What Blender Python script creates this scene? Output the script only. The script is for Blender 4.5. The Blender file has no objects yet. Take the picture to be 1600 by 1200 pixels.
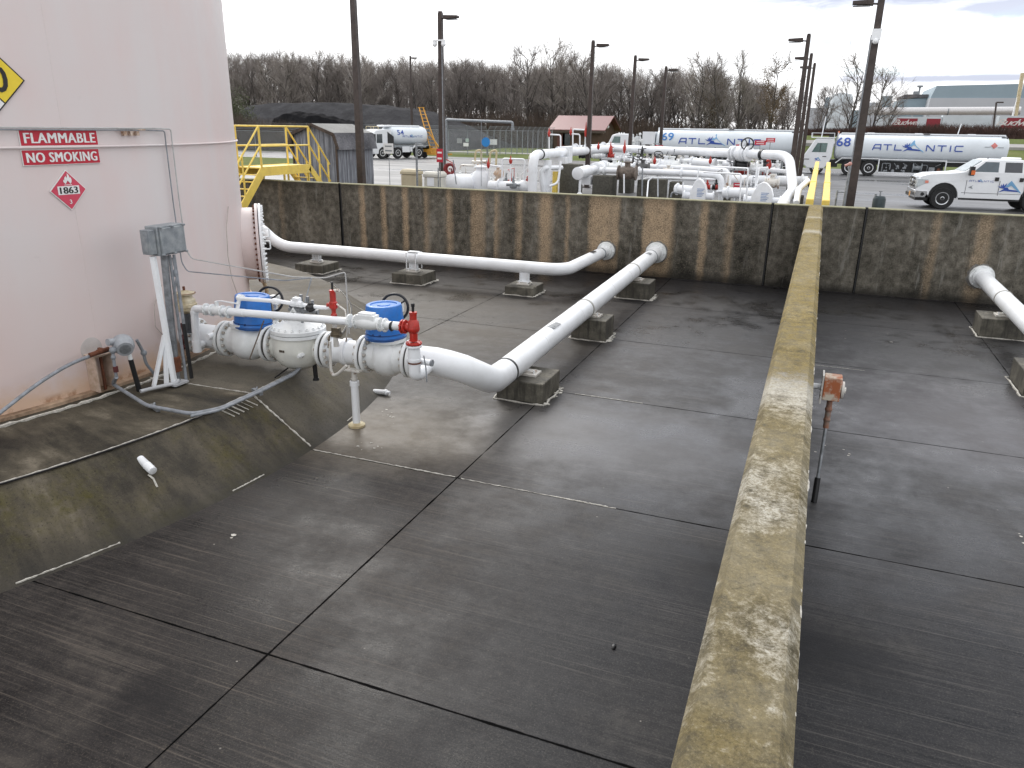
import bpy, math, random
from mathutils import Vector, Matrix
from math import sin, cos, pi, radians, sqrt, atan2, asin
random.seed(7)
S = bpy.context.scene
COL = S.collection

# ------------------------------------------------------------------ camera
CH = 4.4
FPX = 1179.3
PIT, ROL, YAW = radians(18.752), radians(.9215), radians(-21.309)
CF = Vector((sin(YAW)*cos(PIT), cos(YAW)*cos(PIT), -sin(PIT)))
_rt = Vector((cos(YAW), -sin(YAW), 0)); _up = _rt.cross(CF)
CR = _rt*cos(ROL) + _up*sin(ROL); CU = -_rt*sin(ROL) + _up*cos(ROL)
cam = bpy.data.cameras.new('camera'); camo = bpy.data.objects.new('camera', cam)
COL.objects.link(camo); S.camera = camo
cam.sensor_width = 36; cam.lens = FPX/1600*36; cam.clip_start = .05; cam.clip_end = 3000
camo.matrix_world = Matrix(((CR.x, CU.x, -CF.x, 0), (CR.y, CU.y, -CF.y, 0), (CR.z, CU.z, -CF.z, CH), (0, 0, 0, 1)))
S.render.resolution_x = 1024; S.render.resolution_y = 768

# ------------------------------------------------------------------ light
SUN_EL, SUN_AZ = radians(38), radians(-38)          # bright part of the overcast sky: ahead and to the left
S.view_settings.view_transform = 'Standard'; S.view_settings.look = 'None'
S.view_settings.exposure = 0.48; S.view_settings.gamma = 1
W = bpy.data.worlds.new('World'); S.world = W; W.use_nodes = True
sl = bpy.data.lights.new('sun', 'SUN'); sl.energy = 1.1; sl.angle = radians(22); sl.color = (1, .96, .9)
so = bpy.data.objects.new('sun', sl); COL.objects.link(so)
sd = Vector((sin(SUN_AZ)*cos(SUN_EL), cos(SUN_AZ)*cos(SUN_EL), sin(SUN_EL)))
so.rotation_euler = sd.to_track_quat('Z', 'Y').to_euler(); so.location = (0, 0, 40)

# ------------------------------------------------------------------ node helper
class NT:
    def __init__(s, tree):
        s.t = tree; s.n = tree.nodes; s.l = tree.links
    def new(s, typ, **kw):
        n = s.n.new(typ)
        for k, v in kw.items(): setattr(n, k, v)
        return n
    def put(s, sock, v):
        if hasattr(v, 'is_linked') or hasattr(v, 'links'): s.l.new(v, sock)
        else:
            if isinstance(v, (tuple, list)) and len(v) == 3 and sock.type == 'RGBA': v = (*v, 1)
            sock.default_value = v
    def math(s, op, a, b=0.0, c=0.0, clamp=False):
        n = s.new('ShaderNodeMath', operation=op, use_clamp=clamp)
        s.put(n.inputs[0], a); s.put(n.inputs[1], b); s.put(n.inputs[2], c); return n.outputs[0]
    def mapr(s, v, a, b, c=0.0, d=1.0):
        n = s.new('ShaderNodeMapRange'); n.clamp = True
        for i, q in enumerate((v, a, b, c, d)): s.put(n.inputs[i], q)
        return n.outputs[0]
    def mix(s, f, a, b, mode='MIX'):
        n = s.new('ShaderNodeMix', data_type='RGBA', blend_type=mode)
        s.put(n.inputs[0], f); s.put(n.inputs[6], a); s.put(n.inputs[7], b); return n.outputs[2]
    def vmap(s, v, scale=(1, 1, 1), loc=(0, 0, 0)):
        n = s.new('ShaderNodeMapping'); s.put(n.inputs[0], v)
        n.inputs['Location'].default_value = loc; n.inputs['Scale'].default_value = scale; return n.outputs[0]
    def noise(s, v, scale, detail=4, rough=.6, dist=0.0):
        n = s.new('ShaderNodeTexNoise'); s.put(n.inputs['Vector'], v)
        n.inputs['Scale'].default_value = scale; n.inputs['Detail'].default_value = detail
        n.inputs['Roughness'].default_value = rough; n.inputs['Distortion'].default_value = dist
        return n.outputs['Fac']
    def ramp(s, f, stops, interp='LINEAR'):
        n = s.new('ShaderNodeValToRGB'); s.put(n.inputs[0], f); cr = n.color_ramp; cr.interpolation = interp
        while len(cr.elements) < len(stops): cr.elements.new(.5)
        for e, (p, c) in zip(cr.elements, stops):
            e.position = p
        for e, (p, c) in zip(cr.elements, stops):
            e.color = (c, c, c, 1) if isinstance(c, (int, float)) else (*c, 1)
        return n.outputs[0]
    def bump(s, h, strength=.3, dist=.01):
        n = s.new('ShaderNodeBump'); n.inputs['Strength'].default_value = strength; n.inputs['Distance'].default_value = dist
        s.put(n.inputs['Height'], h); return n.outputs[0]
    def sep(s, v):
        n = s.new('ShaderNodeSeparateXYZ'); s.put(n.inputs[0], v); return n.outputs

# world: Nishita sky behind a bright broken cloud layer
w = NT(W.node_tree); W.node_tree.nodes.clear()
sky = w.new('ShaderNodeTexSky', sky_type='NISHITA', sun_disc=False, sun_elevation=SUN_EL, sun_rotation=SUN_AZ)
skc = w.mix(1.0, sky.outputs[0], (.12, .12, .12), 'MULTIPLY')
gen = w.new('ShaderNodeTexCoord').outputs['Generated']
gx, gy, gz = w.sep(gen)
# cloud-plane coordinates (perspective of a flat cloud base)
den = w.math('ADD', w.math('MAXIMUM', gz, 0.0), .10)
cv = w.new('ShaderNodeCombineXYZ'); w.l.new(w.math('DIVIDE', gx, den), cv.inputs[0]); w.l.new(w.math('DIVIDE', gy, den), cv.inputs[1])
big = w.noise(w.vmap(cv.outputs[0], (1, 1, 1), (3.1, 1.7, 0)), .55, 5, .55, .6)
det = w.noise(w.vmap(gen, (14, 14, 60)), 1.0, 7, .62, .8)
det2 = w.noise(w.vmap(gen, (5, 5, 22), (4, 1, 2)), 1.0, 5, .6, .5)
azn = w.math('ARCTAN2', gx, gy)
def cbank(az, el, wa, we, amt):                 # one cloud bank: centre azimuth, elevation sine, half sizes
    a = w.math('DIVIDE', w.math('SUBTRACT', azn, radians(az)), radians(wa)); e = w.math('DIVIDE', w.math('SUBTRACT', gz, el), we)
    r = w.math('SQRT', w.math('ADD', w.math('MULTIPLY', a, a), w.math('MULTIPLY', e, e)))
    r = w.math('ADD', r, w.math('MULTIPLY', w.math('SUBTRACT', w.math('ADD', w.math('MULTIPLY', det, .6), w.math('MULTIPLY', det2, .4)), .5), 3.0))
    return w.mapr(r, .45, 1.25, amt, 0)
cb = cbank(4.0, .148, 12.5, .023, .85)
for q in ((9.5, .124, 5.5, .012, .8), (6.5, .0580, 7.5, .0045, .85), (.3, .097, 2.2, .0055, .6), (5.6, .0905, 3.2, .0050, .5), (9.6, .086, 1.0, .005, .5), (-1, .26, 14, .05, .55), (22, .24, 16, .06, .8), (40, .12, 14, .04, .7), (-20, .5, 30, .08, .35), (10, .55, 30, .10, .5)):
    cb = w.math('MAXIMUM', cb, cbank(*q))
white = w.mix(w.mapr(big, .40, .60), (1.16, 1.16, 1.18), (.96, .97, 1.00))
cloud = w.mix(cb, white, (.33, .36, .48))
hole = cbank(7.5, .108, 6, .012, .42)
hole = w.math('MAXIMUM', hole, cbank(5, .066, 6, .005, .4))
col = w.mix(hole, cloud, (.56, .72, .80))
col = w.mix(.06, col, skc)
dn = w.math('ADD', w.math('MULTIPLY', gx, sd.x), w.math('ADD', w.math('MULTIPLY', gy, sd.y), w.math('MULTIPLY', gz, sd.z)))
glow = w.mapr(dn, .2, 1.0, .94, 1.25)
col = w.mix(1.0, col, glow, 'MULTIPLY')
bg = w.new('ShaderNodeBackground'); w.l.new(col, bg.inputs[0]); bg.inputs[1].default_value = 1.0
wo = w.new('ShaderNodeOutputWorld'); w.l.new(bg.outputs[0], wo.inputs[0])

# ------------------------------------------------------------------ materials
MC = {}
def bsdf(name):
    m = bpy.data.materials.new(name); m.use_nodes = True
    t = NT(m.node_tree); b = m.node_tree.nodes['Principled BSDF']; MC[name] = m
    return m, t, b
def simple(name, c, rough=.5, metal=0.0, var=.12, scale=6.0, c2=None, spec=.5, bump=0.0, thr=(.35, .65)):
    """paint, metal or rubber with a soft procedural variation"""
    if name in MC: return MC[name]
    m, t, b = bsdf(name)
    co = t.new('ShaderNodeTexCoord').outputs['Object']
    n = t.noise(co, scale, 6, .65)
    d = c2 if c2 else tuple(x*(1-var*2) for x in c)
    t.put(b.inputs['Base Color'], t.mix(t.mapr(n, thr[0], thr[1]), c, d))
    t.put(b.inputs['Roughness'], t.mapr(n, .3, .7, max(.03, rough-.08), min(1, rough+.12)))
    b.inputs['Metallic'].default_value = metal; b.inputs['Specular IOR Level'].default_value = spec
    if bump: t.put(b.inputs['Normal'], t.bump(t.noise(co, scale*9, 4), bump, .01))
    return m

def m_white(name='white_paint', base=(.84, .86, .88), rust=.72, grime=.28):
    m, t, b = bsdf(name)
    co = t.new('ShaderNodeTexCoord').outputs['Object']
    n1 = t.noise(co, 2.3, 6, .6); n2 = t.noise(co, 14, 6, .7); n3 = t.noise(co, 5, 8, .75)
    c = t.mix(t.mapr(n1, .4, .75, 0, grime), base, (.50, .50, .47))
    c = t.mix(t.mapr(n2, .60, .72, 0, .5*grime), c, (.42, .40, .36))
    c = t.mix(t.mapr(n3, rust, rust+.04), c, (.22, .10, .04))
    t.put(b.inputs['Base Color'], c); t.put(b.inputs['Roughness'], t.mapr(n2, .3, .7, .28, .5))
    t.put(b.inputs['Normal'], t.bump(n2, .12, .006)); return m
WHITE = m_white()
WCAST = m_white('cast_white_paint', (.80, .82, .82), .69, .55)
WFAR = m_white('yard_white_paint', (.82, .84, .87), .71, .4)
WRUST = m_white('rusty_white_paint', (.66, .63, .58), .56, .9)
CREAM = simple('cream_paint', (.62, .56, .38), .6, c2=(.42, .33, .18), scale=5)
YELLOW = simple('yellow_paint', (.86, .64, .12), .5, c2=(.74, .54, .12), scale=4)
POLE = simple('brown_pole_paint', (.050, .034, .028), .45, var=.2)
GALV = simple('galvanised_steel', (.34, .36, .38), .5, .6, var=.22, scale=9)
GREYBOX = simple('grey_enclosure_paint', (.17, .19, .21), .5, c2=(.30, .32, .33), scale=7, bump=.1)
GREYPIPE = simple('grey_conduit', (.27, .29, .32), .5, c2=(.17, .18, .19), scale=11)
BLACK = simple('black_paint', (.012, .012, .013), .42)
RUBBER = simple('tyre_rubber', (.016, .016, .017), .75)
RED = simple('red_valve_paint', (.50, .028, .018), .38, c2=(.34, .03, .02), scale=13)
BLUE = simple('blue_plastic', (.018, .175, .58), .36, c2=(.03, .15, .46), scale=14, bump=.05)
RUSTM = simple('rust', (.17, .052, .022), .8, c2=(.08, .03, .016), scale=18, bump=.3)
REDROOF = simple('red_metal_roof', (.30, .085, .085), .45, scale=3, c2=(.25, .09, .09))
CAULK = simple('white_sealant', (.62, .60, .54), .6, c2=(.35, .33, .29), scale=30, bump=.4)
GLASS = simple('dark_glass', (.03, .04, .045), .06, var=.1, spec=.8)
GLASSG = simple('green_tinted_glass', (.10, .17, .16), .07, spec=.8)
CHROME = simple('chrome', (.62, .63, .65), .18, .9)
TRUCKW = simple('truck_white_paint', (.76, .78, .80), .22, var=.04, scale=1.2)
TANKW = simple('tanker_white_paint', (.70, .75, .79), .25, var=.05, scale=.8)
LOGOB = simple('blue_lettering', (.025, .075, .36), .4, var=.05)
LOGOL = simple('light_blue_decal', (.16, .36, .58), .4, var=.05)
SIGNR = simple('red_sign_face', (.50, .012, .035), .4, var=.06)
PLACR = simple('pink_red_placard', (.62, .06, .11), .45, var=.08)
SIGNW = simple('white_sign_face', (.80, .80, .79), .45, var=.04)
SIGNY = simple('yellow_sign_face', (.80, .60, .03), .4, var=.05)
SIGNB = simple('blue_sign_face', (.02, .22, .60), .4, var=.05)
INK = simple('black_lettering', (.012, .012, .013), .5)
ORANGE = simple('orange_lens', (.75, .16, .03), .3)
WOODG = simple('dark_brown_siding', (.085, .060, .045), .8, c2=(.05, .038, .03), scale=5)
TAN = simple('tan_plastic', (.55, .49, .34), .5, c2=(.46, .40, .28), scale=3)
BODYGREY = simple('bluegrey_cladding', (.27, .35, .40), .6, var=.05, scale=.05)
BODYLIGHT = simple('pale_grey_cladding', (.46, .48, .51), .6, var=.05, scale=.05)
TRAILERW = simple('white_trailer_panel', (.55, .60, .63), .5, var=.06, scale=.3)
MAROON = simple('maroon_panel', (.24, .012, .025), .4, var=.05)
BARK = simple('bark', (.085, .074, .068), .9, c2=(.04, .035, .032), scale=1.5)
TWIG = simple('twigs', (.23, .205, .19), .9, c2=(.15, .13, .118), scale=.6)
TWIGP = simple('pale_twigs', (.30, .27, .245), .9, c2=(.20, .175, .155), scale=.6)
BRUSH = simple('dead_brush', (.105, .075, .055), .95, c2=(.045, .034, .028), scale=.7)
LEAFY = simple('dull_green_leaves', (.085, .10, .045), .8, c2=(.05, .055, .03), scale=.9)

def m_concrete_block():
    m, t, b = bsdf('pier_concrete')
    p = t.new('ShaderNodeNewGeometry').outputs['Position']
    n = t.noise(p, 3, 7, .7); f = t.noise(p, 26, 6, .75)
    st = t.noise(t.vmap(p, (9, 9, 1.1)), 1.5, 5, .6)
    c = t.ramp(n, [(.30, (.035, .032, .026)), (.50, (.10, .092, .072)), (.70, (.20, .185, .15))])
    c = t.mix(t.mapr(st, .50, .66, 0, .75), c, (.03, .027, .022))
    c = t.mix(t.mapr(f, .60, .74, 0, .5), c, (.30, .28, .24))
    t.put(b.inputs['Base Color'], c); t.put(b.inputs['Roughness'], t.mapr(n, .3, .7, .5, .9))
    t.put(b.inputs['Normal'], t.bump(f, .5, .02)); return m
PIER = m_concrete_block()

def m_floor():
    m, t, b = bsdf('wet_dark_concrete')
    p = t.new('ShaderNodeNewGeometry').outputs['Position']; x, y, z = t.sep(p)
    ux = t.math('DIVIDE', t.math('ADD', x, 3.95), 3.93); uy = t.math('DIVIDE', t.math('SUBTRACT', y, 4.35), 3.83)
    def jd(u, s):
        return t.math('MULTIPLY', t.math('ABSOLUTE', t.math('SUBTRACT', t.math('FRACT', t.math('ADD', u, .5)), .5)), s)
    wob = t.math('MULTIPLY', t.math('SUBTRACT', t.noise(p, 2.5, 3), .5), .03)
    dx = t.math('ABSOLUTE', t.math('ADD', jd(ux, 3.93), wob)); dy = t.math('ABSOLUTE', t.math('ADD', jd(uy, 3.83), wob))
    d = t.math('MINIMUM', dx, dy)
    # joints at X=-11.8.. exist too; none at the dividing wall itself
    line = t.mapr(d, .005, .012, 1, 0)
    cv = t.new('ShaderNodeCombineXYZ'); t.l.new(t.math('FLOOR', ux), cv.inputs[0]); t.l.new(t.math('FLOOR', uy), cv.inputs[1])
    wn = t.new('ShaderNodeTexWhiteNoise', noise_dimensions='2D'); t.l.new(cv.outputs[0], wn.inputs[0])
    n1 = t.noise(p, .42, 6, .62, .4); n2 = t.noise(p, 1.7, 8, .68); n3 = t.noise(p, 17, 8, .78)
    sc = t.noise(t.vmap(p, (.45, 38, 1)), 1.0, 7, .75); sc2 = t.noise(t.vmap(p, (.22, 9, 1), (5, 2, 0)), 1.0, 6, .7); n5 = t.noise(p, 8, 9, .8)
    v = t.math('ADD', t.math('MULTIPLY', n1, .42), t.math('ADD', t.math('MULTIPLY', n2, .30), t.math('MULTIPLY', n5, .28)))
    band_ = t.mapr(t.noise(t.vmap(p, (.25, 1.6, 1), (2, 8, 0)), 1.0, 4), .40, .58, .25, 1)
    v = t.math('ADD', v, t.math('MULTIPLY', t.math('SUBTRACT', wn.outputs[0], .5), .06))
    v = t.math('ADD', v, t.math('MULTIPLY', t.math('SUBTRACT', sc2, .5), .22))
    c = t.ramp(v, [(.34, (.006, .0062, .0075)), (.45, (.014, .0142, .016)), (.54, (.030, .0295, .031)), (.66, (.070, .067, .064))])
    c = t.mix(t.math('MULTIPLY', band_, t.mapr(sc, .54, .66, 0, .75)), c, (.125, .115, .105))
    c = t.mix(t.math('MULTIPLY', band_, t.mapr(sc, .36, .47, .9, 0)), c, (.006, .007, .008)); n4 = t.noise(p, 60, 6, .8); c = t.mix(t.mapr(n4, .53, .68, 0, .6), c, (.14, .13, .115)); c = t.mix(t.mapr(n4, .30, .43, .6, 0), c, (.004, .004, .004))
    c = t.mix(t.mapr(n3, .55, .70, 0, .45), c, (.11, .10, .088)); c = t.mix(t.mapr(n3, .28, .40, .45, 0), c, (.014, .014, .014))
    c = t.mix(t.mapr(t.math('ADD', x, t.math('MULTIPLY', n1, 3)), -2.5, 0.0, .55, 0), c, t.mix(1.0, c, (1.10, .93, .76), 'MULTIPLY'))
    # dry tan concrete by the pipe support, and brownish slabs around the berm
    def blob(cx, cy, r, soft, amt):
        q = t.math('SQRT', t.math('ADD', t.math('POWER', t.math('SUBTRACT', x, cx), 2.0), t.math('POWER', t.math('MULTIPLY', t.math('SUBTRACT', y, cy), 1.25), 2.0)))
        q = t.math('ADD', q, t.math('MULTIPLY', t.math('SUBTRACT', n2, .5), 1.6))
        return t.mapr(q, r, r+soft, amt, 0)
    c = t.mix(blob(-5.6, 9.2, .6, 1.5, .7), c, t.mix(n5, (.10, .083, .060), (.27, .225, .165)))
    c = t.mix(blob(-4.7, 10.2, .9, 1.8, .4), c, (.15, .14, .125))
    c = t.mix(blob(-9.5, 15.5, 2.5, 3.5, .42), c, (.15, .135, .11))
    c = t.mix(blob(-2.0, 10.2, 1.3, 1.6, .30), c, (.12, .12, .13))
    c = t.mix(blob(2.6, 13.5, 1.3, 2.4, .26), c, (.13, .12, .13))
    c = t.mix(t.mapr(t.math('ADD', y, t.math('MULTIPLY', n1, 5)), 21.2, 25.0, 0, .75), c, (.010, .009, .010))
    c = t.mix(blob(-4.45, 3.55, .05, .5, .7), c, (.008, .008, .009)); c = t.mix(blob(-.45, 7.3, .15, .9, .85), c, (.006, .006, .007)); c = t.mix(blob(.5, 6.3, .1, .8, .8), c, (.006, .006, .007)); c = t.mix(blob(.6, 17.5, .5, 1.6, .6), c, (.008, .007, .008))
    for q in ((-4.26, 11.6), (-4.3, 15.7), (-4.36, 20.2), (-14.5, 19.6), (-10.9, 19.4), (-7.35, 19.3), (4.36, 19.8), (4.36, 15.4)): c = t.mix(blob(q[0], q[1], .35, .55, .6), c, (.007, .007, .008))  # contact shade round the pier feet, painted dark into the floor colour
    # sparse pale specks
    vo = t.new('ShaderNodeTexVoronoi'); t.l.new(p, vo.inputs['Vector']); vo.inputs['Scale'].default_value = 2.6
    c = t.mix(t.math('MULTIPLY', t.mapr(vo.outputs['Distance'], .012, .03, 1, 0), t.mapr(n1, .45, .6)), c, (.5, .47, .42))
    c = t.mix(line, c, (.006, .006, .006))
    t.put(b.inputs['Base Color'], c)
    wet = t.math('ADD', t.math('MULTIPLY', n1, .6), t.math('MULTIPLY', n2, .4))
    r = t.mapr(wet, .40, .58, .24, .60)
    t.put(b.inputs['Roughness'], t.math('ADD', r, t.math('MULTIPLY', t.math('SUBTRACT', sc, .5), .25)))
    wm = t.math('MULTIPLY', t.mapr(t.math('ADD', y, t.math('MULTIPLY', n1, 4)), 8.5, 12.5), t.mapr(wet, .42, .56, 1, .45)); wm = t.math('MULTIPLY', wm, t.mapr(x, -4.6, -3.0)); wm = t.math('MAXIMUM', wm, blob(-1.9, 10.6, 1.2, 2.0, 1.0)); wm = t.math('MAXIMUM', wm, blob(2.6, 12.5, 1.6, 2.4, 1.0))
    t.put(b.inputs['Specular IOR Level'], t.math('MULTIPLY', t.mapr(d, .008, .016, 0, 1), t.math('ADD', .13, t.math('MULTIPLY', wm, .55))))
    h = t.math('ADD', t.math('MULTIPLY', n3, .5), t.math('ADD', t.math('MULTIPLY', sc, .5), t.math('MULTIPLY', line, -1.5)))
    t.put(b.inputs['Normal'], t.bump(h, .4, .012)); return m
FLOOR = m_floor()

def m_berm():
    m, t, b = bsdf('mossy_berm_concrete')
    p = t.new('ShaderNodeNewGeometry').outputs['Position']; x, y, z = t.sep(p)
    ang = t.math('ARCTAN2', t.math('SUBTRACT', y, 7.9), t.math('ADD', x, 17.0))
    rad = t.math('SQRT', t.math('ADD', t.math('POWER', t.math('SUBTRACT', y, 7.9), 2.0), t.math('POWER', t.math('ADD', x, 17.0), 2.0)))
    cv = t.new('ShaderNodeCombineXYZ'); t.l.new(t.math('MULTIPLY', ang, 34), cv.inputs[0]); t.l.new(t.math('MULTIPLY', rad, 1.1), cv.inputs[1])
    run = t.noise(cv.outputs[0], .55, 6, .65, .3); n1 = t.noise(p, 1.1, 7, .65); n3 = t.noise(p, 30, 8, .8); n2 = t.noise(p, 5, 7, .7)
    c = t.ramp(t.math('ADD', t.math('MULTIPLY', run, .55), t.math('MULTIPLY', n1, .45)),
               [(.36, (.020, .018, .015)), (.45, (.052, .045, .033)), (.54, (.105, .090, .064)), (.66, (.25, .215, .16))])
    # moss on the sloping face
    moss = t.math('MULTIPLY', t.mapr(n1, .43, .60), t.mapr(n2, .38, .58))
    rear = t.mapr(t.math('ADD', ang, t.math('MULTIPLY', t.math('SUBTRACT', n1, .5), .05)), .025, .045)
    c = t.mix(t.math('MULTIPLY', rear, .6), c, t.mix(n2, (.09, .082, .066), (.24, .215, .17)))
    moss = t.math('MULTIPLY', moss, t.math('MULTIPLY', t.mapr(rad, 9.7, 9.95), t.math('SUBTRACT', .75, t.math('MULTIPLY', rear, .5))))
    c = t.mix(moss, c, (.075, .066, .014))
    sp = t.math('MULTIPLY', t.mapr(n3, .60, .68), t.mapr(t.math('ADD', n1, t.math('MULTIPLY', n2, .3)), .50, .75, .15, .9))
    n4 = t.noise(p, 75, 7, .85); c = t.mix(1.0, c, (.86, .86, .88), 'MULTIPLY'); c = t.mix(sp, c, (.20, .19, .11)); c = t.mix(t.mapr(n3, .34, .46, .75, 0), c, (.010, .010, .009)); c = t.mix(t.mapr(n4, .56, .70, 0, .6), c, (.17, .16, .12)); c = t.mix(t.mapr(n4, .32, .44, .6, 0), c, (.008, .008, .007))
    # damp foot of the slope
    c = t.mix(t.mapr(t.math('ADD', rad, t.math('MULTIPLY', n1, .6)), 10.65, 11.05, 0, .7), c, (.030, .029, .027))
    t.put(b.inputs['Base Color'], c); t.put(b.inputs['Roughness'], t.mapr(n1, .3, .7, .5, .85))
    b.inputs['Specular IOR Level'].default_value = .15
    t.put(b.inputs['Normal'], t.bump(t.math('ADD', n3, n2), .5, .012)); return m
BERM = m_berm()

def m_divwall():
    m, t, b = bsdf('lichen_covered_concrete')
    g = t.new('ShaderNodeNewGeometry'); p = g.outputs['Position']; x, y, z = t.sep(p); nx, ny, nz = t.sep(g.outputs['Normal'])
    n1 = t.noise(p, 1.3, 7, .65, .3); n2 = t.noise(p, 9, 10, .82, .2); n3 = t.noise(p, 45, 8, .85); nb = t.noise(t.vmap(p, (1.4, .8, 1)), 1.4, 5, .6)
    far = t.mapr(t.math('ADD', y, t.math('MULTIPLY', nb, 3)), 5.5, 10.5)
    c = t.ramp(t.math('ADD', t.math('MULTIPLY', n1, .5), t.math('MULTIPLY', n2, .5)),
               [(.38, (.058, .050, .033)), (.46, (.12, .106, .074)), (.54, (.20, .182, .137)), (.64, (.33, .31, .255))])
    moss = t.math('MULTIPLY', t.mapr(n2, .36, .58), t.math('ADD', .42, t.math('MULTIPLY', far, .5)))
    c = t.mix(moss, c, t.mix(t.mapr(n3, .35, .65), (.115, .078, .008), (.33, .235, .042)))
    wh = t.math('MULTIPLY', t.mapr(t.math('ADD', t.math('MULTIPLY', n2, .5), t.math('MULTIPLY', nb, .5)), .49, .60, 0, .75), t.math('SUBTRACT', 1.0, t.math('MULTIPLY', far, .8)))
    c = t.mix(t.math('MULTIPLY', wh, t.mapr(n3, .42, .56, .15, 1)), c, (.66, .65, .60))
    n4 = t.noise(p, 90, 7, .85); c = t.mix(t.mapr(n4, .54, .66, 0, .5), c, (.42, .38, .27)); c = t.mix(t.mapr(n4, .34, .45, .65, 0), c, (.055, .042, .018))
    def band(c, y0, w_, amt):
        q = t.math('ABSOLUTE', t.math('ADD', t.math('SUBTRACT', y, y0), t.math('MULTIPLY', t.math('SUBTRACT', n2, .5), w_*4)))
        return t.mix(t.math('MULTIPLY', t.mapr(q, w_*.1, w_*1.3, amt, 0), t.mapr(n3, .35, .6, .4, 1)), c, (.62, .61, .57))
    c = band(c, 6.15, .42, .6); c = band(c, 17.2, .35, .45); c = band(c, 20.2, .25, .35)
    # hairline cracks across the top
    vo = t.new('ShaderNodeTexVoronoi', feature='DISTANCE_TO_EDGE'); t.l.new(t.vmap(p, (.35, .30, .35)), vo.inputs['Vector']); vo.inputs['Scale'].default_value = 1.0
    c = t.mix(t.math('MULTIPLY', t.mapr(t.math('ADD', vo.outputs[0], t.math('MULTIPLY', n2, .03)), .0155, .0165, 1, 0), .25), c, (.03, .025, .015))
    c = t.mix(t.mapr(n3, .28, .42, .6, 0), c, (.06, .05, .03))
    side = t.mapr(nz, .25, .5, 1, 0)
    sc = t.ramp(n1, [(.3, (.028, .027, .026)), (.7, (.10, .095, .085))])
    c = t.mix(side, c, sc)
    t.put(b.inputs['Base Color'], c); b.inputs['Roughness'].default_value = .88; b.inputs['Specular IOR Level'].default_value = .25
    t.put(b.inputs['Normal'], t.bump(t.math('ADD', n3, n2), .6, .015)); return m
DIVW = m_divwall()

def P(px, py, z):            # point of the photograph's line of sight at height z
    d = CF + CR*((px-800)/FPX) + CU*((600-py)/FPX); return Vector((0, 0, CH)) + d*((z-CH)/d.z)
def PY(px, py, Y):
    d = CF + CR*((px-800)/FPX) + CU*((600-py)/FPX); return Vector((0, 0, CH)) + d*(Y/d.y)
def PX(px, py, X):
    d = CF + CR*((px-800)/FPX) + CU*((600-py)/FPX); return Vector((0, 0, CH)) + d*(X/d.x)

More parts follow.
